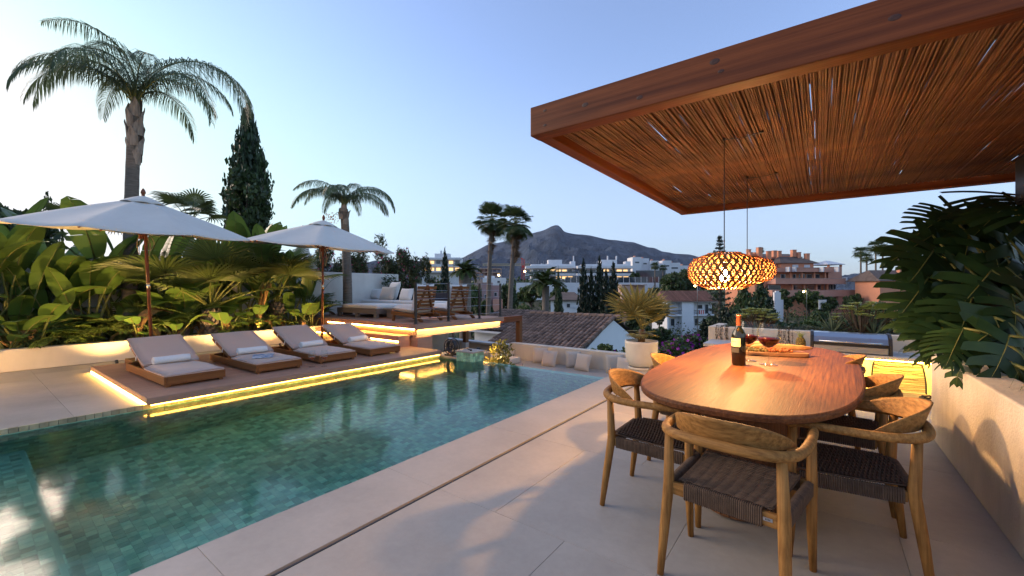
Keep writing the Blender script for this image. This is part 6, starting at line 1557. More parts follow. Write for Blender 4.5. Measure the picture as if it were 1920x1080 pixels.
washingtonia(922, 414, 914, 30, 40, 46, 14, 'tall fan palm with thin dead skirt in front of the mountain, the shorter-bearded one', 0.17)
washingtonia(967, 420, 953, 28, 42, 46, 30, 'tall fan palm with long brown beard of dead fronds in front of the mountain', 0.18)
# far palms at the right edge and around the apartments
FARF = [fan_mesh(0.5, 0.8, 14, 190, 25, 40, tipdroop=0.5, w0=0.03).mesh('frond', [MT['wash'], MT['stem']]) for k in range(2)]
for k, (px, py, dep, cp, lb_) in enumerate(((1614,474,130,16,'distant fan palm at the end of the orange apartments, lowest head'),(1625,484,125,14,'distant fan palm with lower head beside the first distant one'),(1642,464,135,18,'tallest distant fan palm near the dark leaves'),(1655,470,130,17,'distant fan palm behind the split leaves'),(1685,476,130,17,'distant fan palm partly hidden by the split leaves'),(1425,470,150,9,'tiny palm head behind the orange apartments roof'),(1228,500,170,11,'distant palm in front of the white villas'),(1243,503,170,9,'second distant palm in front of the white villas'))):
    m_ = dep/F_PX; top = ond(px, py, dep); gz = ground_z(top.x, top.y); t = thing('distant_palm', lb_, 'palm', (top.x, top.y, gz)); z = top.z-gz; m = MB(); m.tube([(0,0,-0.3),(0,0,z*0.5),(0,0,z)], [0.35,0.26,0.22], 8); m.build('trunk', MT['bark'], t, smooth=True)
    for i in range(22): inst('frond', FARF[i % 2], t, (0,0,z), (0, R(-25+115*i/22), R(i*137.5)), cp*m_/1.2*rnd(0.85,1.1))
# feather palm in the middle and a bushy one behind the railing
CAN = [frond_mesh(1.0, 34, 0.26, rnd(50,75), rnd(80,120), hang=0.3, wid=0.045, rad=0.02).mesh('frond', [MT['tree2'], MT['stem']]) for k in range(3)]
for (px, py, dep, rpx, n, lb_, zdown) in ((1023,536,45,40,26,'feather palm with thick trunk in the middle of the valley gardens',1),(872,512,26,30,34,'bushy feather palm behind the lounge chairs railing',1)):
    m_ = dep/F_PX; top = ond(px, py, dep); gz = ground_z(top.x, top.y); t = thing('date_palm', lb_, 'palm', (top.x, top.y, gz)); z = top.z-gz; m = MB(); m.tube([(0,0,-0.3),(0,0,z*0.5),(0,0,z)], [0.42,0.36,0.40], 12); m.build('trunk', MT['bark'], t, smooth=True)
    for i in range(n): inst('frond', CAN[i % 3], t, (0,0,z), (R(rnd(-8,8)), R(-28+80*i/n), R(i*137.5)), rpx*m_*1.15*rnd(0.85,1.1))
# norfolk pine above the lamp and its lower boughs beside the house
c = ond(1350, 540, 70); gz = ground_z(c.x,c.y); zt = CAM_H+(540-440)/F_PX*70; t = thing('norfolk_pine', 'symmetrical whorled pine top standing behind the pendant lamps', 'tree', (c.x, c.y, gz)); H = zt-gz
m = MB(); m.tube([(0,0,-0.3),(0,0,H*0.6),(0,0,H)], [0.35,0.22,0.03], 8); m.build('trunk', MT['trunk'], t)
m = MB(); z = 1.5; rng = np.random.default_rng(8)
while z < H-0.1:
    L_ = 0.28*(H-z)**0.75+0.15
    for k in range(6):
        a = k*1.047+z; d = Vector((math.cos(a), math.sin(a), 0)); m.mi = 1; m.tube([(0,0,z), d*L_*0.6+Vector((0,0,z+0.02)), d*L_+Vector((0,0,z+0.22*L_))], [0.04,0.025,0.01], 4); m.mi = 0
        nn = int(16+10*L_); s = rng.random(nn)**0.8; P = np.array([[d.x*L_*q, d.y*L_*q, z+0.22*L_*q*q] for q in s])+rng.normal(size=(nn,3))*0.10; U = rng.normal(size=(nn,3))*0.13; U[:,2] += 0.08; V = rng.normal(size=(nn,3))*0.05; m.leafquads(P, U, V)
    z += 0.55+0.035*(H-z)
m.build('boughs', [MT['conifer'], MT['trunk']], t)
# ---- middle distance trees: (name, px, top, bottom, half width, depth, kind, leaf, label)
TR = [('spruce',834,470,560,16,60,'ragged','conifer','dark leaning spruce behind the railing posts'),('spruce',838,482,540,9,120,'cone','conifer','tiny spruce on the skyline near the lit left building'),
 ('olive_tree',848,520,600,34,24,'round','tree3','grey-green olive tree behind the lounge chairs'),('olive_tree',812,530,600,30,22,'round','tree3','grey-green olive bush behind the first railing post'),
 ('garden_tree',905,540,640,28,34,'round','tree1','dark green tree below the two tall fan palms'),('garden_tree',935,585,650,34,30,'round','tree2','green shrubby tree at the foot of the tall palms'),
 ('jacaranda',985,560,650,34,33,'round','tree2','green tree with lilac flowers between tall palms and feather palm'),
 ('garden_tree',995,520,560,40,140,'wide','tree2','green tree below the white villas terrace'),('garden_tree',950,520,575,30,110,'round','tree1','dark tree between the trunks of the tall palms'),
 ('garden_tree',1060,528,580,40,130,'wide','tree1','dark tree line below the white villas'),('garden_tree',1000,560,640,30,60,'round','tree1','dark round tree left of the feather palm trunk'),
 ('slim_cypress',1047,508,640,10,55,'column','cypress','slim dark cypress right of the feather palm'),('garden_tree',1075,585,650,40,45,'round','tree2','green garden tree in front of the small grey-roofed house'),
 ('dark_conifer',1094,492,680,24,40,'ragged','conifer','dark ragged conifer, first of the clump right of the slim cypress'),('dark_conifer',1108,508,680,22,43,'ragged','conifer','dark ragged conifer at the back of the clump'),('dark_conifer',1124,486,680,26,40,'ragged','conifer','tallest dark ragged conifer of the clump'),('dark_conifer',1150,497,680,26,39,'ragged','conifer','dark ragged conifer on the beige building side of the clump'),('dark_conifer',1136,510,680,24,37,'ragged','conifer','dark ragged conifer at the front of the clump'),
 ('garden_tree',1200,560,640,34,70,'round','tree1','dark tree behind the potted palm'),('garden_tree',1235,545,610,26,95,'round','tree3','pale tree beside the white house with red roof'),
 ('stone_pine',1262,492,570,36,128,'wide','tree1','dark spreading stone pine left of the pendant lamps'),('stone_pine',1300,490,560,40,132,'wide','tree1','big dark spreading pine partly behind the pendant lamp'),
 ('garden_tree',1225,530,560,36,150,'wide','tree1','dark tree below the white villa boxes'),('garden_tree',1190,505,535,14,190,'round','tree1','palm-green tree in front of the white villas'),
 ('garden_tree',1290,622,680,34,50,'round','tree1','dark tree in front of the white house with red roof'),('garden_tree',1320,600,680,26,60,'ragged','conifer','dark pine boughs beside the white house'),
 ('tall_hedge_tree',1395,535,680,40,58,'column','tree1','dark tall tree behind the wine bottle'),('tall_hedge_tree',1428,528,680,34,62,'column','cypress','dark tall tree behind the wine glass'),('garden_tree',1365,548,680,34,52,'round','conifer','dark tree right behind the bottle neck'),
 ('grey_willow',1500,588,690,62,34,'wide','tree3','large silvery grey-green tree in front of the orange apartments'),('grey_willow',1455,600,690,44,36,'round','tree3','silvery grey-green tree behind the wine glasses'),
 ('garden_tree',1575,580,680,40,38,'round','tree1','dark tree between silver tree and far palms'),('garden_tree',1545,545,600,26,95,'round','tree1','dark tree in front of the lowest orange balcony'),('garden_tree',1475,535,590,24,100,'round','tree1','dark tree at the foot of the orange apartments by the lamps'),('garden_tree',1515,530,590,30,98,'round','tree2','green tree in front of the orange apartments centre'),
 ('garden_tree',1620,560,660,38,60,'round','tree2','green tree below the distant fan palms'),('garden_tree',1660,556,640,38,70,'round','tree1','dark tree below the far orange house'),('garden_tree',1600,540,590,22,115,'round','tree2','green tree at the end wall of the orange apartments'),
 ('garden_tree',1690,580,680,44,50,'round','tree1','dark tree behind the split leaves'),('garden_tree',1760,560,680,60,60,'round','tree1','dark tree hidden deep behind the split leaves'),
 ('garden_tree',1165,612,700,40,26,'round','tree2','green garden tree behind the tiled roof gable'),('garden_tree',880,560,650,30,45,'round','tree1','dark tree behind the second lounge chair'),('garden_tree',770,525,620,30,40,'round','tree1','dark tree behind the first lounge chair'),('garden_tree',820,505,580,40,75,'round','tree1','dark tree under the lit left building'),('garden_tree',885,520,580,30,85,'round','tree2','green tree left of the mauve house')]
for k, (nm, px, tp_, bt_, hw, dep, kd, mt_, lb_) in enumerate(TR):
    far = dep > 75
    tree(nm, px, tp_, bt_, hw, dep, kd, mt_, lb_, 3600 if far else 7000, 0.08 if far else 0.062, 60+(k % 3), 'tree', None)
rv = random.Random(21)
ANCH = [(898,'the mauve house'),(945,'the bearded tall palm'),(982,'the lilac flowering tree'),(1010,'the feather palm'),(1062,'the grey-roofed house'),(1178,'the beige block'),(1208,'the potted palm'),(1240,'the red-roofed house corner'),(1342,'the whorled pine'),(1388,'the bottle neck'),
        (1418,'the first rosette shrub'),(1442,'the clear-standing wine glass'),(1466,'the white garden wall'),(1498,'the pineapple'),(1520,'the lit lamp by the apartments'),(1548,'the white gate'),(1566,'the agave'),(1592,'the grill'),(1618,'the second rosette shrub'),(1648,'the tallest distant palm'),(1700,'the split leaves')]
for k, (px, an) in enumerate(ANCH):                                   # rounded crowns filling the valley gardens
    dep = rv.uniform(48,90); tp_ = rv.uniform(562,594) if px > 1300 else rv.uniform(585,608)
    tree('valley_tree', px, tp_, 660, rv.uniform(28,42), dep, rv.choice(('round','wide')), rv.choice(('tree1','tree1','tree2')), 'rounded garden tree in the valley right behind '+an, 3600, 0.075, 60+k % 3, 'tree', 'rounded trees filling the valley')
# lilac flowers on the jacaranda
jt = [o for o in bpy.data.objects if o.name.startswith('jacaranda')][0]; ck = jt.children[0]
m = MB(); cloud(m, lumps((0,0,0),(0.75,0.75,0.75),14,0.3,5), 260, 0.05, 0.8, 0.8, NPR); o = m.build('flowers', MT['lilac'], jt, ck.location); o.scale = ck.scale
# wood on the slopes, too far to tell apart
m = MB(); rng = np.random.default_rng(77); bl_ = []
for k in range(420):
    px = rng.uniform(560, 2100); dep = rng.choice([rng.uniform(200,380), rng.uniform(380,900), rng.uniform(140,200)]); c = ond(px, 540, dep); r_ = rng.uniform(2.5,4.5); bl_.append(((c.x,c.y,ground_z(c.x,c.y)+r_*0.7),(r_*1.5,r_*1.5,r_)))
cloud(m, bl_, 16000, 0.8, 0.6, 0.6, rng); o = m.build('distant_wood', MT['tree1']); tag(o, 'far belt of trees on the slopes below the mountain', 'trees'); stuff(o)
# undergrowth of the gardens in the valley
m = MB(); rng = np.random.default_rng(78); bl_ = []
for k in range(520):
    px = rng.uniform(740, 2000); dep = 16+134*rng.random()**0.8; c = ond(px, 540, dep)
    if -17 < c.x < -7.5 and 13.5 < c.y < 24.5: continue
    r_ = rng.uniform(0.6,1.1)*(1+dep/70); bl_.append(((c.x,c.y,ground_z(c.x,c.y)+r_*0.5),(r_*1.3,r_*1.3,r_)))
cloud(m, bl_, 30000, 0.28, 0.6, 0.5, rng); o = m.build('undergrowth', MT['tree1']); tag(o, 'dark shrubby undergrowth between the houses in the valley', 'undergrowth'); stuff(o)
# bougainvillea and green creepers below the terrace corner
for k, (px, py, dp, hw, lb_, fl_) in enumerate(((1262,652,11.0,46,'purple bougainvillea behind the white pot',420),(1300,640,12.5,42,'purple bougainvillea against the kitchen planter',420),(1205,640,12.0,36,'green creeper behind the potted palm',40),(1135,648,11.6,26,'green creeper stretching across the white gable',8))):
    m_ = dp/F_PX; c = ond(px, py, dp); gz = ground_z(c.x,c.y); r_ = hw*m_; t = thing('bougainvillea' if fl_ > 50 else 'creeper', lb_, 'shrub', (c.x,c.y,gz)); zc = c.z-gz
    bl_ = lumps((0,0,zc-0.25), (r_,r_,0.55 if fl_ > 50 else 0.35), 18, 0.38, 90+k); m = MB(); cloud(m, bl_, 2600 if fl_ > 50 else 900, 0.055, 0.6, 0.3, np.random.default_rng(k+5)); m.build('foliage', MT['tree2'], t)
    m = MB(); cloud(m, bl_, fl_, 0.042, 0.85, 0.9, np.random.default_rng(k+25)); m.build('flowers', MT['purple'], t)
    m = MB(); m.tube([(0,0,-0.1),(0.1,0.1,zc*0.5),(0,0,zc-0.2)], [0.10,0.07,0.03], 7)
    for q in range(5): a = q*1.26; m.tube([(0,0,zc*0.7),(r_*0.5*math.cos(a), r_*0.5*math.sin(a), zc-0.2)], [0.03,0.012], 5)
    m.build('stem', MT['trunk'], t)

# ================================================================== houses
class Face:
    """a building seen from the terrace: x/z measured in picture pixels at its own distance, y in metres away from it"""
    def __init__(s, name, px, dep, label, cat='building', turn=0.0):
        c = ond(px, 540, dep); s.m = dep/F_PX; s.px = px; s.gz = ground_z(c.x, c.y)
        s.t = thing(name, label, cat, (c.x, c.y, s.gz), YAW+R(turn))
    def X(s, px): return (px-s.px)*s.m
    def Z(s, py): return CAM_H+(540-py)*s.m-s.gz
    def box(s, name, x0, x1, y0, y1, d0, d1, mat, par=None, bot=None, bev=0):
        a, b = s.X(x0), s.X(x1); z1 = s.Z(y0); z0 = s.Z(y1) if bot is None else bot; cx, cy, cz = (a+b)/2, (d0+d1)/2, (z0+z1)/2
        m = MB(); m.box(a-cx, b-cx, d0-cy, d1-cy, z0-cz, z1-cz)
        if par is None: return m.build(name, MT[mat], s.t, (cx, cy, cz), bev=bev)
        return m.build(name, MT[mat], par, Vector((cx,cy,cz))-par.location, bev=bev)
    def win(s, x0, x1, y0, y1, d=0.0, mat='winglass', frame='bwhite', name='window'):
        w = s.box(name, x0, x1, y0, y1, d-0.10, d+0.05, frame); i = min(0.6, (x1-x0)*0.12)
        s.box('pane', x0+i, x1-i, y0+i, y1-i, d-0.14, d-0.102, mat, w); return w
    def roof(s, x0, x1, yr, ye, d0, dr, mat, over=0.0, hip=0, name='roof'):
        """pitched roof: eave at d0, ridge at dr"""
        a, b = s.X(x0), s.X(x1); zr, ze = s.Z(yr), s.Z(ye); h = hip*s.m; m = MB(); th = 0.15; back = dr+(dr-d0)
        m.add([(a,d0,ze),(b,d0,ze),(b-h,dr,zr),(a+h,dr,zr),(a,back,ze),(b,back,ze)]+[(a,d0,ze-th),(b,d0,ze-th),(b,back,ze-th),(a,back,ze-th)],
              [(0,1,2,3),(5,4,3,2),(4,0,3),(1,5,2),(0,6,7,1),(1,7,8,5),(5,8,9,4),(4,9,6,0),(6,9,8,7)])
        return m.build(name, MT[mat], s.t)
# --- white villas on the ridge
def villa(px0, px1, label, dep=205, lit=(0.5,0.85), chim=()):
    f = Face('white_villa', (px0+px1)/2, dep, label); w = px1-px0
    f.box('wall', px0+8, px1-3, 496, 530, 2.5, 14, 'bwhite', bot=-1)
    r1 = f.box('roof_slab', px0-2, px1+2, 498.5, 503, -0.5, 14.5, 'bwhite'); f.box('upper_roof', px0+8, px1-8, 495, 498.4, 1.5, 13, 'bwhite', r1)
    f.box('balcony_slab', px0-3, px1+2, 512.5, 517, -0.6, 2.45, 'bwhite'); f.box('balcony_slab', px0+4, px1+2, 523, 525, -0.6, 2.45, 'bwhite')
    f.box('penthouse', px0+w*0.44, px0+w*0.72, 486, 494.9, 4, 11, 'bwhite'); f.box('stair_tower', px0+w*0.9, px0+w*0.99, 489, 498.4, 4, 9, 'bwhite')
    for q in chim: f.box('chimney', q, q+2, 478, 495, 6, 6.8, 'bwhite')
    n = 7
    for r_, (ya, yb) in enumerate(((504.5,512),(517.5,523))):
        for i in range(n):
            a = px0+11+(w-16)*i/n; b = a+(w-16)/n*0.86; u = (i+0.5)/n
            f.win(a, b, ya, yb, 2.5, 'litwin' if lit[0] < u < lit[1] or (r_ == 1 and u > 0.6) or random.random() < 0.2 else 'winglass')
    for q in (0.05, 0.35, 0.62, 0.93): f.box('column', px0+6+w*q*0.9, px0+7.2+w*q*0.9, 503.1, 512.4, 0.2, 0.6, 'bwhite')
    for q in range(4): xa = rnd(px0+10, px1-10); f.box('aerial', xa, xa+0.35, rnd(486,491), 494.9, 6.0, 6.09, 'steel'); f.box('roof_unit', xa+5, xa+8, 492.6, 494.9, 7.0, 8.0, 'shutter')
    f.box('glass_fence', px0, px1, 509, 512.4, -0.5, -0.45, 'winglass')
    return f
villa(988, 1082, 'long white two-storey villa block left of the conifer clump, warm lit windows', chim=(1078,))
villa(1085, 1188, 'long white two-storey villa block behind the dark conifer tops', 200, (0.72,0.98), (1144,1161))
f = Face('white_villa', 1225, 215, 'group of plain white villa boxes with chimneys right of the lit villas')
for x0, x1, y0, d in ((1186,1203,482,0),(1203,1219,484,1.5),(1219,1234,489,-1),(1234,1246,494,0),(1245,1262,488,2),(1258,1280,492,3),(1280,1302,497,4)):
    w_ = f.box('block', x0, x1-0.2, y0, 530, d, d+10, 'bwhite', bot=-1); f.box('chimney', (x0+x1)/2-1.5, (x0+x1)/2+1.5, y0-3.5, y0-0.05, d+4, d+5.5, 'salmon_d', w_); f.win(x0+4, x1-4, y0+8, y0+12, d)
f.box('glass_wall', 1186, 1240, 508, 530, -6, -5.8, 'winglass', bot=0)
f = Face('terrace_wall', 1110, 170, 'long white terrace wall with dark glass fence under the villas', 'wall')
f.box('wall', 968, 1236, 530, 545, 0, 1.0, 'bwhite', bot=-1)
for i in range(16): 
    a = 1060+11*i; f.box('glass_panel', a, a+10, 519.5, 529.9, 0.3, 0.36, 'winglass'); f.box('post', a+10.1, a+10.8, 519, 529.9, 0.25, 0.45, 'bwhite')
# left lit building and a building site
f = Face('apartment_house', 825, 190, 'white apartment house with warm lit floors behind the oleander')
f.box('wall', 790, 862, 482, 545, 2, 12, 'bwhite', bot=-1)
for y in (484, 497, 508): f.box('slab', 786, 866, y, y+3, -1, 1.95, 'bwhite')
for i in range(6):
    for y, lit in ((488,0),(501,1)): f.win(792+12*i, 801+12*i, y, y+7, 2, 'litwin' if (lit or i in (1,4)) else 'winglass')
f.box('penthouse', 812, 840, 474, 481.9, 4, 9, 'bwhite'); f.box('chimney', 822, 825, 468, 473.9, 5, 6, 'bwhite')
f = Face('concrete_frame', 912, 210, 'unfinished concrete building frame beside the tall palms')
for y in (503, 510, 517): f.box('slab', 890, 940, y, y+1.6, 0, 9, 'beige')
for i in range(7): f.box('column', 891+8*i, 892.2+8*i, 503, 524, 0.3, 0.8, 'beige', bot=0)
f.box('core', 900, 914, 504.7, 509.9, 3, 7, 'mauve'); f.box('core', 905, 935, 511.7, 516.9, 3, 7, 'mauve'); f.box('base', 889, 941, 524, 530, 0, 9, 'beige', bot=-1)
f = Face('tower_crane', 981, 230, 'red tower crane mast with long pale jib beside the villas', 'crane')
def lattice(a, b, w, n, mat, name):
    m = MB(); a, b = Vector(a), Vector(b); d = b-a; s_ = Vector((0,w,0)); u = d.normalized().cross(s_.normalized())*w
    cs = [s_/2+u/2, -s_/2+u/2, -s_/2-u/2, s_/2-u/2]
    for c in cs: m.beam(a+c, b+c, 0.16, 0.16)
    for i in range(n):
        for k in range(4): m.beam(a+d*i/n+cs[k], a+d*(i+1)/n+cs[(k+1) % 4], 0.10, 0.10)
    m.build(name, MT[mat], f.t)
lattice((0,0,0),(0,0,f.Z(486)),1.6,22,'crane_r','mast'); lattice((f.X(905),0,f.Z(496.5)),(f.X(992),0,f.Z(496.5)),1.0,30,'crane_y','jib'); f.box('cab', 979, 982.5, 498, 502, -1.6, -0.8, 'crane_r'); m = MB(); m.beam((0,0,f.Z(486)),(f.X(976.5),0,f.Z(484)),0.5,0.5); m.build('peak', MT['crane_r'], f.t)
# mauve house, white wall, small hip-roofed house, beige block
f = Face('mauve_house', 922, 85, 'mauve flat-roofed house between the tall palm trunks', 'house')
f.box('wall', 903, 921, 531, 585, 0, 7, 'mauve', bot=-1); f.box('wing', 921.1, 938, 535, 585, 1.0, 7, 'mauve', bot=-1); f.box('parapet', 902, 921.5, 529.5, 530.9, -0.1, 7, 'beige'); f.win(926, 932, 548, 556, 1.0); f.win(908, 914, 552, 560, 0); f.box('terrace', 925, 942, 561, 572, -2, 0.95, 'salmon_d', bot=0)
f = Face('white_house', 930, 120, 'low white house with lamp behind the mauve house', 'house'); f.box('wall', 905, 948, 521, 560, 0, 8, 'bwhite', bot=-1); f.box('upper', 908, 926, 517, 520.9, 1, 7, 'bwhite'); f.win(932, 938, 526, 531, 0)
f = Face('hip_house', 1060, 72, 'small white house with grey hipped roof below the villas', 'house', -12)
f.box('wall', 1032, 1086, 561, 600, 0.4, 8, 'bwhite', bot=-1); f.roof(1028, 1090, 548, 562, -0.3, 4.2, 'brownroof', hip=16); f.win(1062, 1069, 569, 577, 0.4); f.win(1040, 1046, 569, 577, 0.4); f.box('air_unit', 1074, 1078, 574, 578, 0.1, 0.39, 'shutter')
f = Face('beige_block', 1190, 118, 'beige flat-roofed block right of the conifer clump', 'building')
f.box('wall', 1166, 1181, 536, 600, 0, 9, 'beige', bot=-1); f.box('wall', 1181.1, 1212, 535, 600, 1.5, 9, 'beige', bot=-1); f.box('grey_wing', 1212.1, 1221, 533, 600, 3, 9, 'shutter', bot=-1); f.box('parapet', 1165, 1213, 533.4, 534.9, -0.1, 9, 'beige'); f.win(1204, 1210, 552, 561, 1.5); f.win(1196, 1199, 552, 561, 1.5); f.box('pilaster', 1199.3, 1202, 545, 575, 1.0, 1.49, 'salmon_d')
# white house with red barrel roof
f = Face('red_roofed_house', 1295, 105, 'white two-storey house with red tiled roof and recessed balconies', 'house', 6)
f.box('back_wall', 1250, 1345, 566, 645, 1.8, 9, 'bblue', bot=-1); f.box('centre_wall', 1278, 1301, 566.5, 645, 0, 1.79, 'bblue', bot=-1); f.box('end_wall', 1249, 1252, 566.5, 645, 0, 1.79, 'bblue', bot=-1)
for a, b in ((1252.1,1277.9),(1301.1,1342)):
    f.box('balcony_floor', a, b, 589.5, 592.5, 0, 1.79, 'bblue'); rl_ = f.box('rail', a, b, 581.5, 582.2, 0.05, 0.12, 'black')
    for i in range(int((b-a)/1.4)): f.box('baluster', a+1.4*i, a+1.4*i+0.25, 582.2, 589.4, 0.06, 0.11, 'black', rl_)
f.win(1253.5, 1260, 570, 589, 1.8); f.win(1331, 1338, 571, 589, 1.8); f.win(1262, 1270, 598, 612, 1.8); f.win(1310, 1318, 598, 612, 1.8); f.win(1316, 1326, 572, 580, 1.8)
f.box('fascia', 1247, 1346, 564.5, 566.4, -0.5, 0.3, 'bblue'); rf = f.roof(1246, 1347, 546, 564.6, -0.6, 4.5, 'redroof', hip=3)
m = MB(); a, b = f.X(1246), f.X(1347); zr, ze = f.Z(546), f.Z(564.6); n = 64
for i in range(n):
    x = a+(b-a)*(i+0.5)/n
    if x < a+0.3 or x > b-0.3: continue
    m.tube([(x,-0.62,ze+0.05),(x,4.45,zr+0.05)], 0.075, 6)
stuff(m.build('roof_tile_rows', MT['redroof'], rf))
tw = thing('striped_towel', 'red and white striped towel on the house balcony rail', 'towel', f.t.matrix_basis @ Vector((f.X(1312), 0.0, f.Z(582)))); tw.rotation_euler = f.t.rotation_euler
for i in range(6): m = MB(); m.box(0.24*i, 0.24*i+0.239, -0.03, -0.012, -0.9, 0.03); m.build('stripe', MT['redstripe'] if i % 2 == 0 else MT['towel'], tw)
# orange apartments
f = Face('orange_apartments', 1520, 120, 'terraced orange apartment building with many chimneys and brown roofs', 'building', 4)
f.box('wing_wall', 1440, 1500, 478, 640, 10, 22, 'salmon', bot=-1); f.roof(1436, 1505, 468, 481, 9.5, 16, 'brownroof', name='roof'); f.box('attic_wall', 1500.2, 1560, 474, 640, 12, 22, 'salmon', bot=-1); f.roof(1497, 1566, 467, 476, 11.5, 17, 'brownroof', hip=5)
f.box('tower_wall', 1486, 1553, 490, 640, 5, 9.9, 'salmon', bot=-1); f.roof(1482, 1562, 477, 491, 4.4, 9, 'brownroof', hip=20)
f.box('step_wall', 1458, 1485.8, 494, 640, 6.5, 9.9, 'salmon', bot=-1)
f.box('gable', 1428, 1460, 482, 560, 4.0, 9.5, 'salmon', bot=-1); f.box('gable', 1424, 1440, 474, 481.9, 4.4, 9.5, 'salmon')
for x0, x1, y0, y1, d in ((1433,1441,463,490,3.4),(1452,1458,470,500,3.2),(1452,1458,461,470,12.5),(1485,1488,466,478,8),(1488,1493,466,478,8.2),(1500,1507,466,478,9),(1528,1536,464,477,8.5),(1537,1543,469,482,8),(1549,1556,472,488,7),(1420,1425,472,500,4.2),(1468,1475,467,476,13)):
    c_ = f.box('chimney', x0, x1, y0, y1, d, d+1.1, 'salmon'); f.box('cap', x0-0.6, x1+0.6, y0-1.0, y0-0.05, d-0.1, d+1.2, 'salmon_d', c_)
f.box('balcony', 1460, 1574, 502, 509.5, 1.5, 4.98, 'salmon_d'); f.box('storey_wall', 1446, 1572, 509.6, 640, 4.4, 9.8, 'salmon', bot=-1)
f.box('balcony', 1452, 1593, 522.5, 532.5, 0.2, 3.9, 'salmon_d'); f.box('balcony', 1440, 1592, 544, 556, -1.0, 3.9, 'salmon_d'); f.box('storey_wall', 1450, 1590, 532.6, 640, 4.0, 4.39, 'salmon', bot=-1); f.box('podium', 1572, 1608, 543.5, 640, -0.5, 3.98, 'salmon_d', bot=-1)
f.roof(1500, 1572, 504.5, 509, 2.0, 4.2, 'brownroof', name='porch_roof')
f.box('loggia', 1572.2, 1600, 499, 521, 3, 9, 'salmon_d'); f.roof(1568, 1604, 486, 494, 2.5, 6, 'shutter', hip=14, name='canopy_roof')
for q in (1573, 1598): f.box('loggia_post', q, q+2.5, 494.1, 499, 3.0, 3.6, 'salmon')
for x in (1477.5, 1490, 1545, 1591, 1575): f.box('pier', x, x+2, 500.5 if x < 1580 else 520, 509.5 if x < 1580 else 532.5, 0.0, 1.48, 'bwhite')
for x0, x1, y0, y1, d in ((1509,1521,494.5,503,5),(1533,1545,494.5,503,5),(1467,1484,495,502,6.5)): f.win(x0, x1, y0, y1, d, 'shutter')
for x0, x1 in ((1461,1471),(1482,1492),(1507,1513),(1519,1531),(1535,1546),(1552,1562)): f.win(x0, x1, 513, 522.4, 4.4)
for x0, x1 in ((1455,1480),(1500,1530),(1534,1562)): f.win(x0, x1, 534, 543.5, 4.0)
for i in range(4): f.win(1569+6*i, 1574.6+6*i, 533, 543, 3.95, 'winglass')
for x in (1492, 1515, 1540, 1562): f.box('column', x, x+2.4, 509.6, 522.4, 2.4, 3.0, 'salmon'); f.box('column', x, x+2.4, 532.6, 543.9, 1.6, 2.3, 'salmon')
for x0, x1, y in ((1479,1545,501),(1452,1592,521.5)): 
    f.box('coping', x0, x1, y, y+0.9, 0.1 if y > 510 else 1.4, 0.5 if y > 510 else 1.8, 'beige')
f = Face('orange_house', 1680, 110, 'orange house with brown roof far behind the split leaves', 'house'); f.box('wall', 1650, 1720, 524, 600, 0, 8, 'salmon', bot=-1); f.roof(1645, 1725, 505, 526, -0.6, 5, 'brownroof', hip=14); f.box('chimney', 1707, 1712, 500, 512, 3, 4, 'salmon'); f.win(1676, 1684, 532, 541, 0)
f = Face('garden_shrine', 1460, 98, 'small white arched garden wall among the dark trees', 'wall'); f.box('wall', 1452, 1464, 548, 600, 0, 0.5, 'bwhite', bot=-1); f.box('wall', 1444, 1472, 562, 600, 0.6, 1.0, 'bwhite', bot=-1); f.box('cap', 1455, 1461, 545.5, 547.9, 0.05, 0.45, 'bwhite')
f = Face('white_gate', 1545, 94, 'white slatted garden gate beyond the silver tree', 'gate')
for i in range(9): f.box('slat', 1535+1.7*i, 1536+1.7*i, 563, 580, 0, 0.06, 'bwhite')
f.box('rail', 1534.5, 1550.5, 562.2, 563, -0.02, 0.08, 'bwhite')
# street lamps, lit
for px, py, dep, lb_ in ((935,516,110,'lit street lamp beside the mauve house'),(1303,536,92,'lit street lamp above the red-roofed house'),(1507,547,88,'lit street lamp in front of the orange apartments'),(984,509,150,'small lit lamp below the red crane')):
    c = ond(px, py, dep); gz = ground_z(c.x, c.y); t = thing('street_lamp', lb_, 'street lamp', (c.x, c.y, gz)); H = c.z-gz; r_ = 1.8*dep/F_PX
    m = MB(); m.tube([(0.5,0,0),(0.5,0,H-0.2),(0.42,0,H+0.25),(0.2,0,H+0.38),(0,0,H+0.25)], [0.09,0.05,0.04,0.035,0.035], 8); m.build('post', MT['steel'], t, smooth=True)
    m = MB(); m.lathe([(0,-r_),(r_*0.7,-r_*0.7),(r_,0),(r_*0.7,r_*0.7),(0,r_)], 14, (0,0,H), False, False); m.build('globe', MT['lamp_on'], t, smooth=True)

# ================================================================== neighbour's tiled roof below the terrace
nh = thing('tiled_house', 'neighbouring white house with weathered barrel-tile roof below the terrace', 'house', (-10.4, 18.0, -5))
n0 = Vector((-10.4, 18.0, -5)); RX0, RX1, RYr, RYe, RZr = -12.9, -7.96, 19.0, 14.2, -0.03; sl = math.tan(R(18))
zr = lambda y_: RZr-(RYr-y_)*sl
m = MB(); m.add([(RX0,RYe,zr(RYe)-0.06),(RX1,RYe,zr(RYe)-0.06),(RX1,RYr,RZr-0.06),(RX0,RYr,RZr-0.06),(RX0,RYr+4.5,zr(RYe)),(RX1,RYr+4.5,zr(RYe)),(RX0,RYe,zr(RYe)-0.2),(RX1,RYe,zr(RYe)-0.2),(RX1,RYr+4.5,zr(RYe)-0.2),(RX0,RYr+4.5,zr(RYe)-0.2)], [(0,1,2,3),(3,2,5,4),(0,6,7,1),(0,3,4,9,6),(4,5,8,9)])
roof = m.build('roof', MT['brownroof'], nh, -n0)
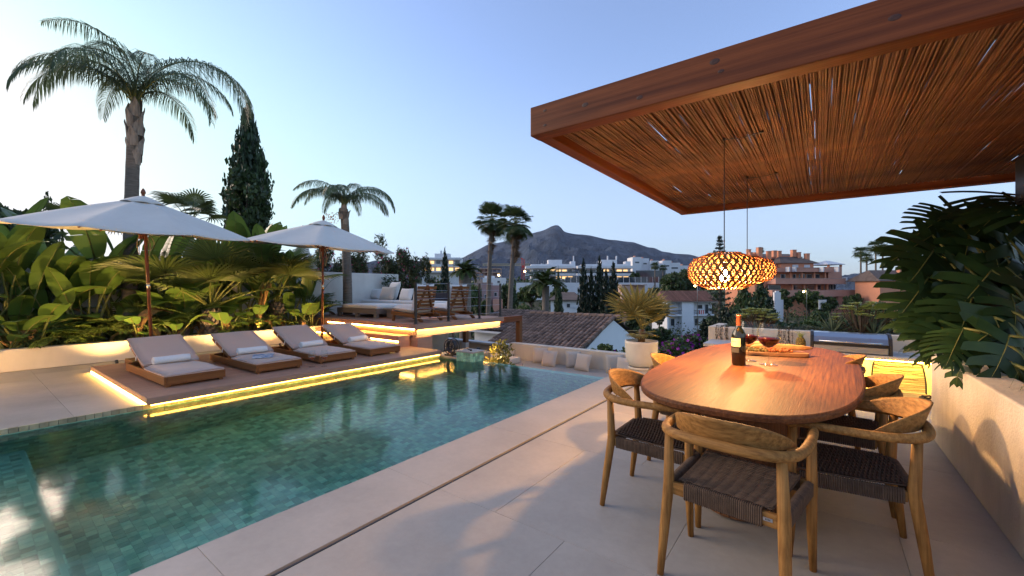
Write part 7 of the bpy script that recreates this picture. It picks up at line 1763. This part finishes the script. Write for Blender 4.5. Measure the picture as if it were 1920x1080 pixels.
def barrel(r_, L_, n=6):
    m = MB(); vs = []
    for (y_, k, z) in ((-L_/2,1.0,0.02),(L_/2,0.82,0.0)):
        for i in range(n+1): a = math.pi*i/n; vs.append((r_*k*math.cos(a), y_, r_*k*math.sin(a)+z))
    m.add(vs, [(i, i+1, n+2+i, n+1+i) for i in range(n)]+[tuple(range(n+1))[::-1]]); return m.mesh('roof_tile', MT['rooftile'])
bm_ = barrel(0.092, 0.46); cols = 22; rows_ = 13; cw = (RX1-RX0)/cols; ang = math.atan(sl)
for i in range(cols):
    for j in range(rows_):
        y_ = RYr-0.2-0.355*j
        inst('roof_tile', bm_, roof, (RX0+cw*(i+0.5)+rnd(-.008,.008), y_, zr(y_)-0.045+rnd(-.004,.008)), (ang, 0, rnd(-.03,.03)))
m = MB()
for i in range(13): x = RX0+0.4*i; m.tube([(x,RYr,RZr+0.0),(x+0.42,RYr,RZr+0.02)], [0.10,0.12], 10)
stuff(m.build('ridge_tiles', MT['rooftile_i'], roof))
m = MB()
for j in range(14): y_ = RYr-0.1-0.355*j; m.tube([(RX1-0.02,y_,zr(y_)-0.01),(RX1-0.02,y_-0.4,zr(y_-0.4)+0.01)], [0.085,0.10], 8)
stuff(m.build('verge_tiles', MT['rooftile_i'], roof))
wl_ = MB(); wl_.box(RX0+0.3, RX1-0.1, RYe+0.5, RYr+4.0, -5.2, zr(RYe)-0.21); wl_.build('wall', MT['bblue'], nh, -n0)
wl_ = MB(); wl_.add([(RX1-0.1,RYe+0.5,zr(RYe)-0.205),(RX1-0.1,RYr+4.0,zr(RYe)-0.205),(RX1-0.1,RYr,RZr-0.15),(RX1-0.35,RYe+0.5,zr(RYe)-0.205),(RX1-0.35,RYr+4.0,zr(RYe)-0.205),(RX1-0.35,RYr,RZr-0.15)], [(0,1,2),(5,4,3)]); wl_.build('gable', MT['bblue'], nh, -n0)
# lower left wing with its own eave
WX0, WX1, WY0, WY1 = -16.2, -12.95, 17.4, 20.5
m = MB(); zA, zB = -0.95, -0.05; m.add([(WX0,WY0,zA),(WX1,WY0,zA),(WX1,WY1,zB),(WX0,WY1,zB),(WX0,WY0,zA-0.15),(WX1,WY0,zA-0.15),(WX1,WY1+3,zA-0.15),(WX0,WY1+3,zA-0.15)], [(0,1,2,3),(0,4,5,1),(1,5,6,2),(3,2,6,7),(0,3,7,4)]); wr = m.build('wing_roof', MT['brownroof'], nh, -n0)
m = MB(); s2 = (zB-zA)/(WY1-WY0)
for i in range(15):
    for j in range(9):
        y_ = WY0+0.15+0.36*j; x = WX0+0.217*(i+0.5); m.tube([(x,y_-0.2,zA+(y_-0.2-WY0)*s2+0.03),(x,y_+0.2,zA+(y_+0.2-WY0)*s2+0.015)], [0.092,0.078], 7, cap=False)
stuff(m.build('wing_roof_tiles', MT['rooftile_i'], wr))
m = MB(); m.box(WX0+0.2, WX1-0.1, WY0+0.5, WY1+2.5, -5.2, zA-0.151); m.build('wall', MT['bblue'], nh, -n0)
m = MB(); m.box(WX0-0.05, WX1, WY0-0.10, WY0-0.02, zA-0.14, zA-0.04); m.build('gutter', MT['bwhite'], nh, -n0)
m = MB(); m.box(-14.9,-13.9,17.86,17.9,-3.2,-1.7); w_ = m.build('window', MT['shutter'], nh, -n0); m = MB(); m.box(-14.85,-13.95,17.82,17.859,-3.1,-1.75); m.build('pane', MT['winglass'], w_)

# ================================================================== evening air
m = MB(); m.box(-5800, 5800, -5800, 5800, -120, 760); hz = m.build('haze', bpy.data.materials.new('evening_air')); stuff(hz)
hm = hz.data.materials[0]; hm.use_nodes = True; N, L = hm.node_tree.nodes, hm.node_tree.links; N.clear()
ou = N.new('ShaderNodeOutputMaterial'); pv = N.new('ShaderNodeVolumePrincipled'); pv.inputs['Color'].default_value = (0.80,0.88,1.0,1); pv.inputs['Density'].default_value = 0.000024; pv.inputs['Anisotropy'].default_value = 0.2
L.new(pv.outputs[0], ou.inputs['Volume'])
tag(hz, 'thin blue evening haze lying over the whole valley', 'haze')
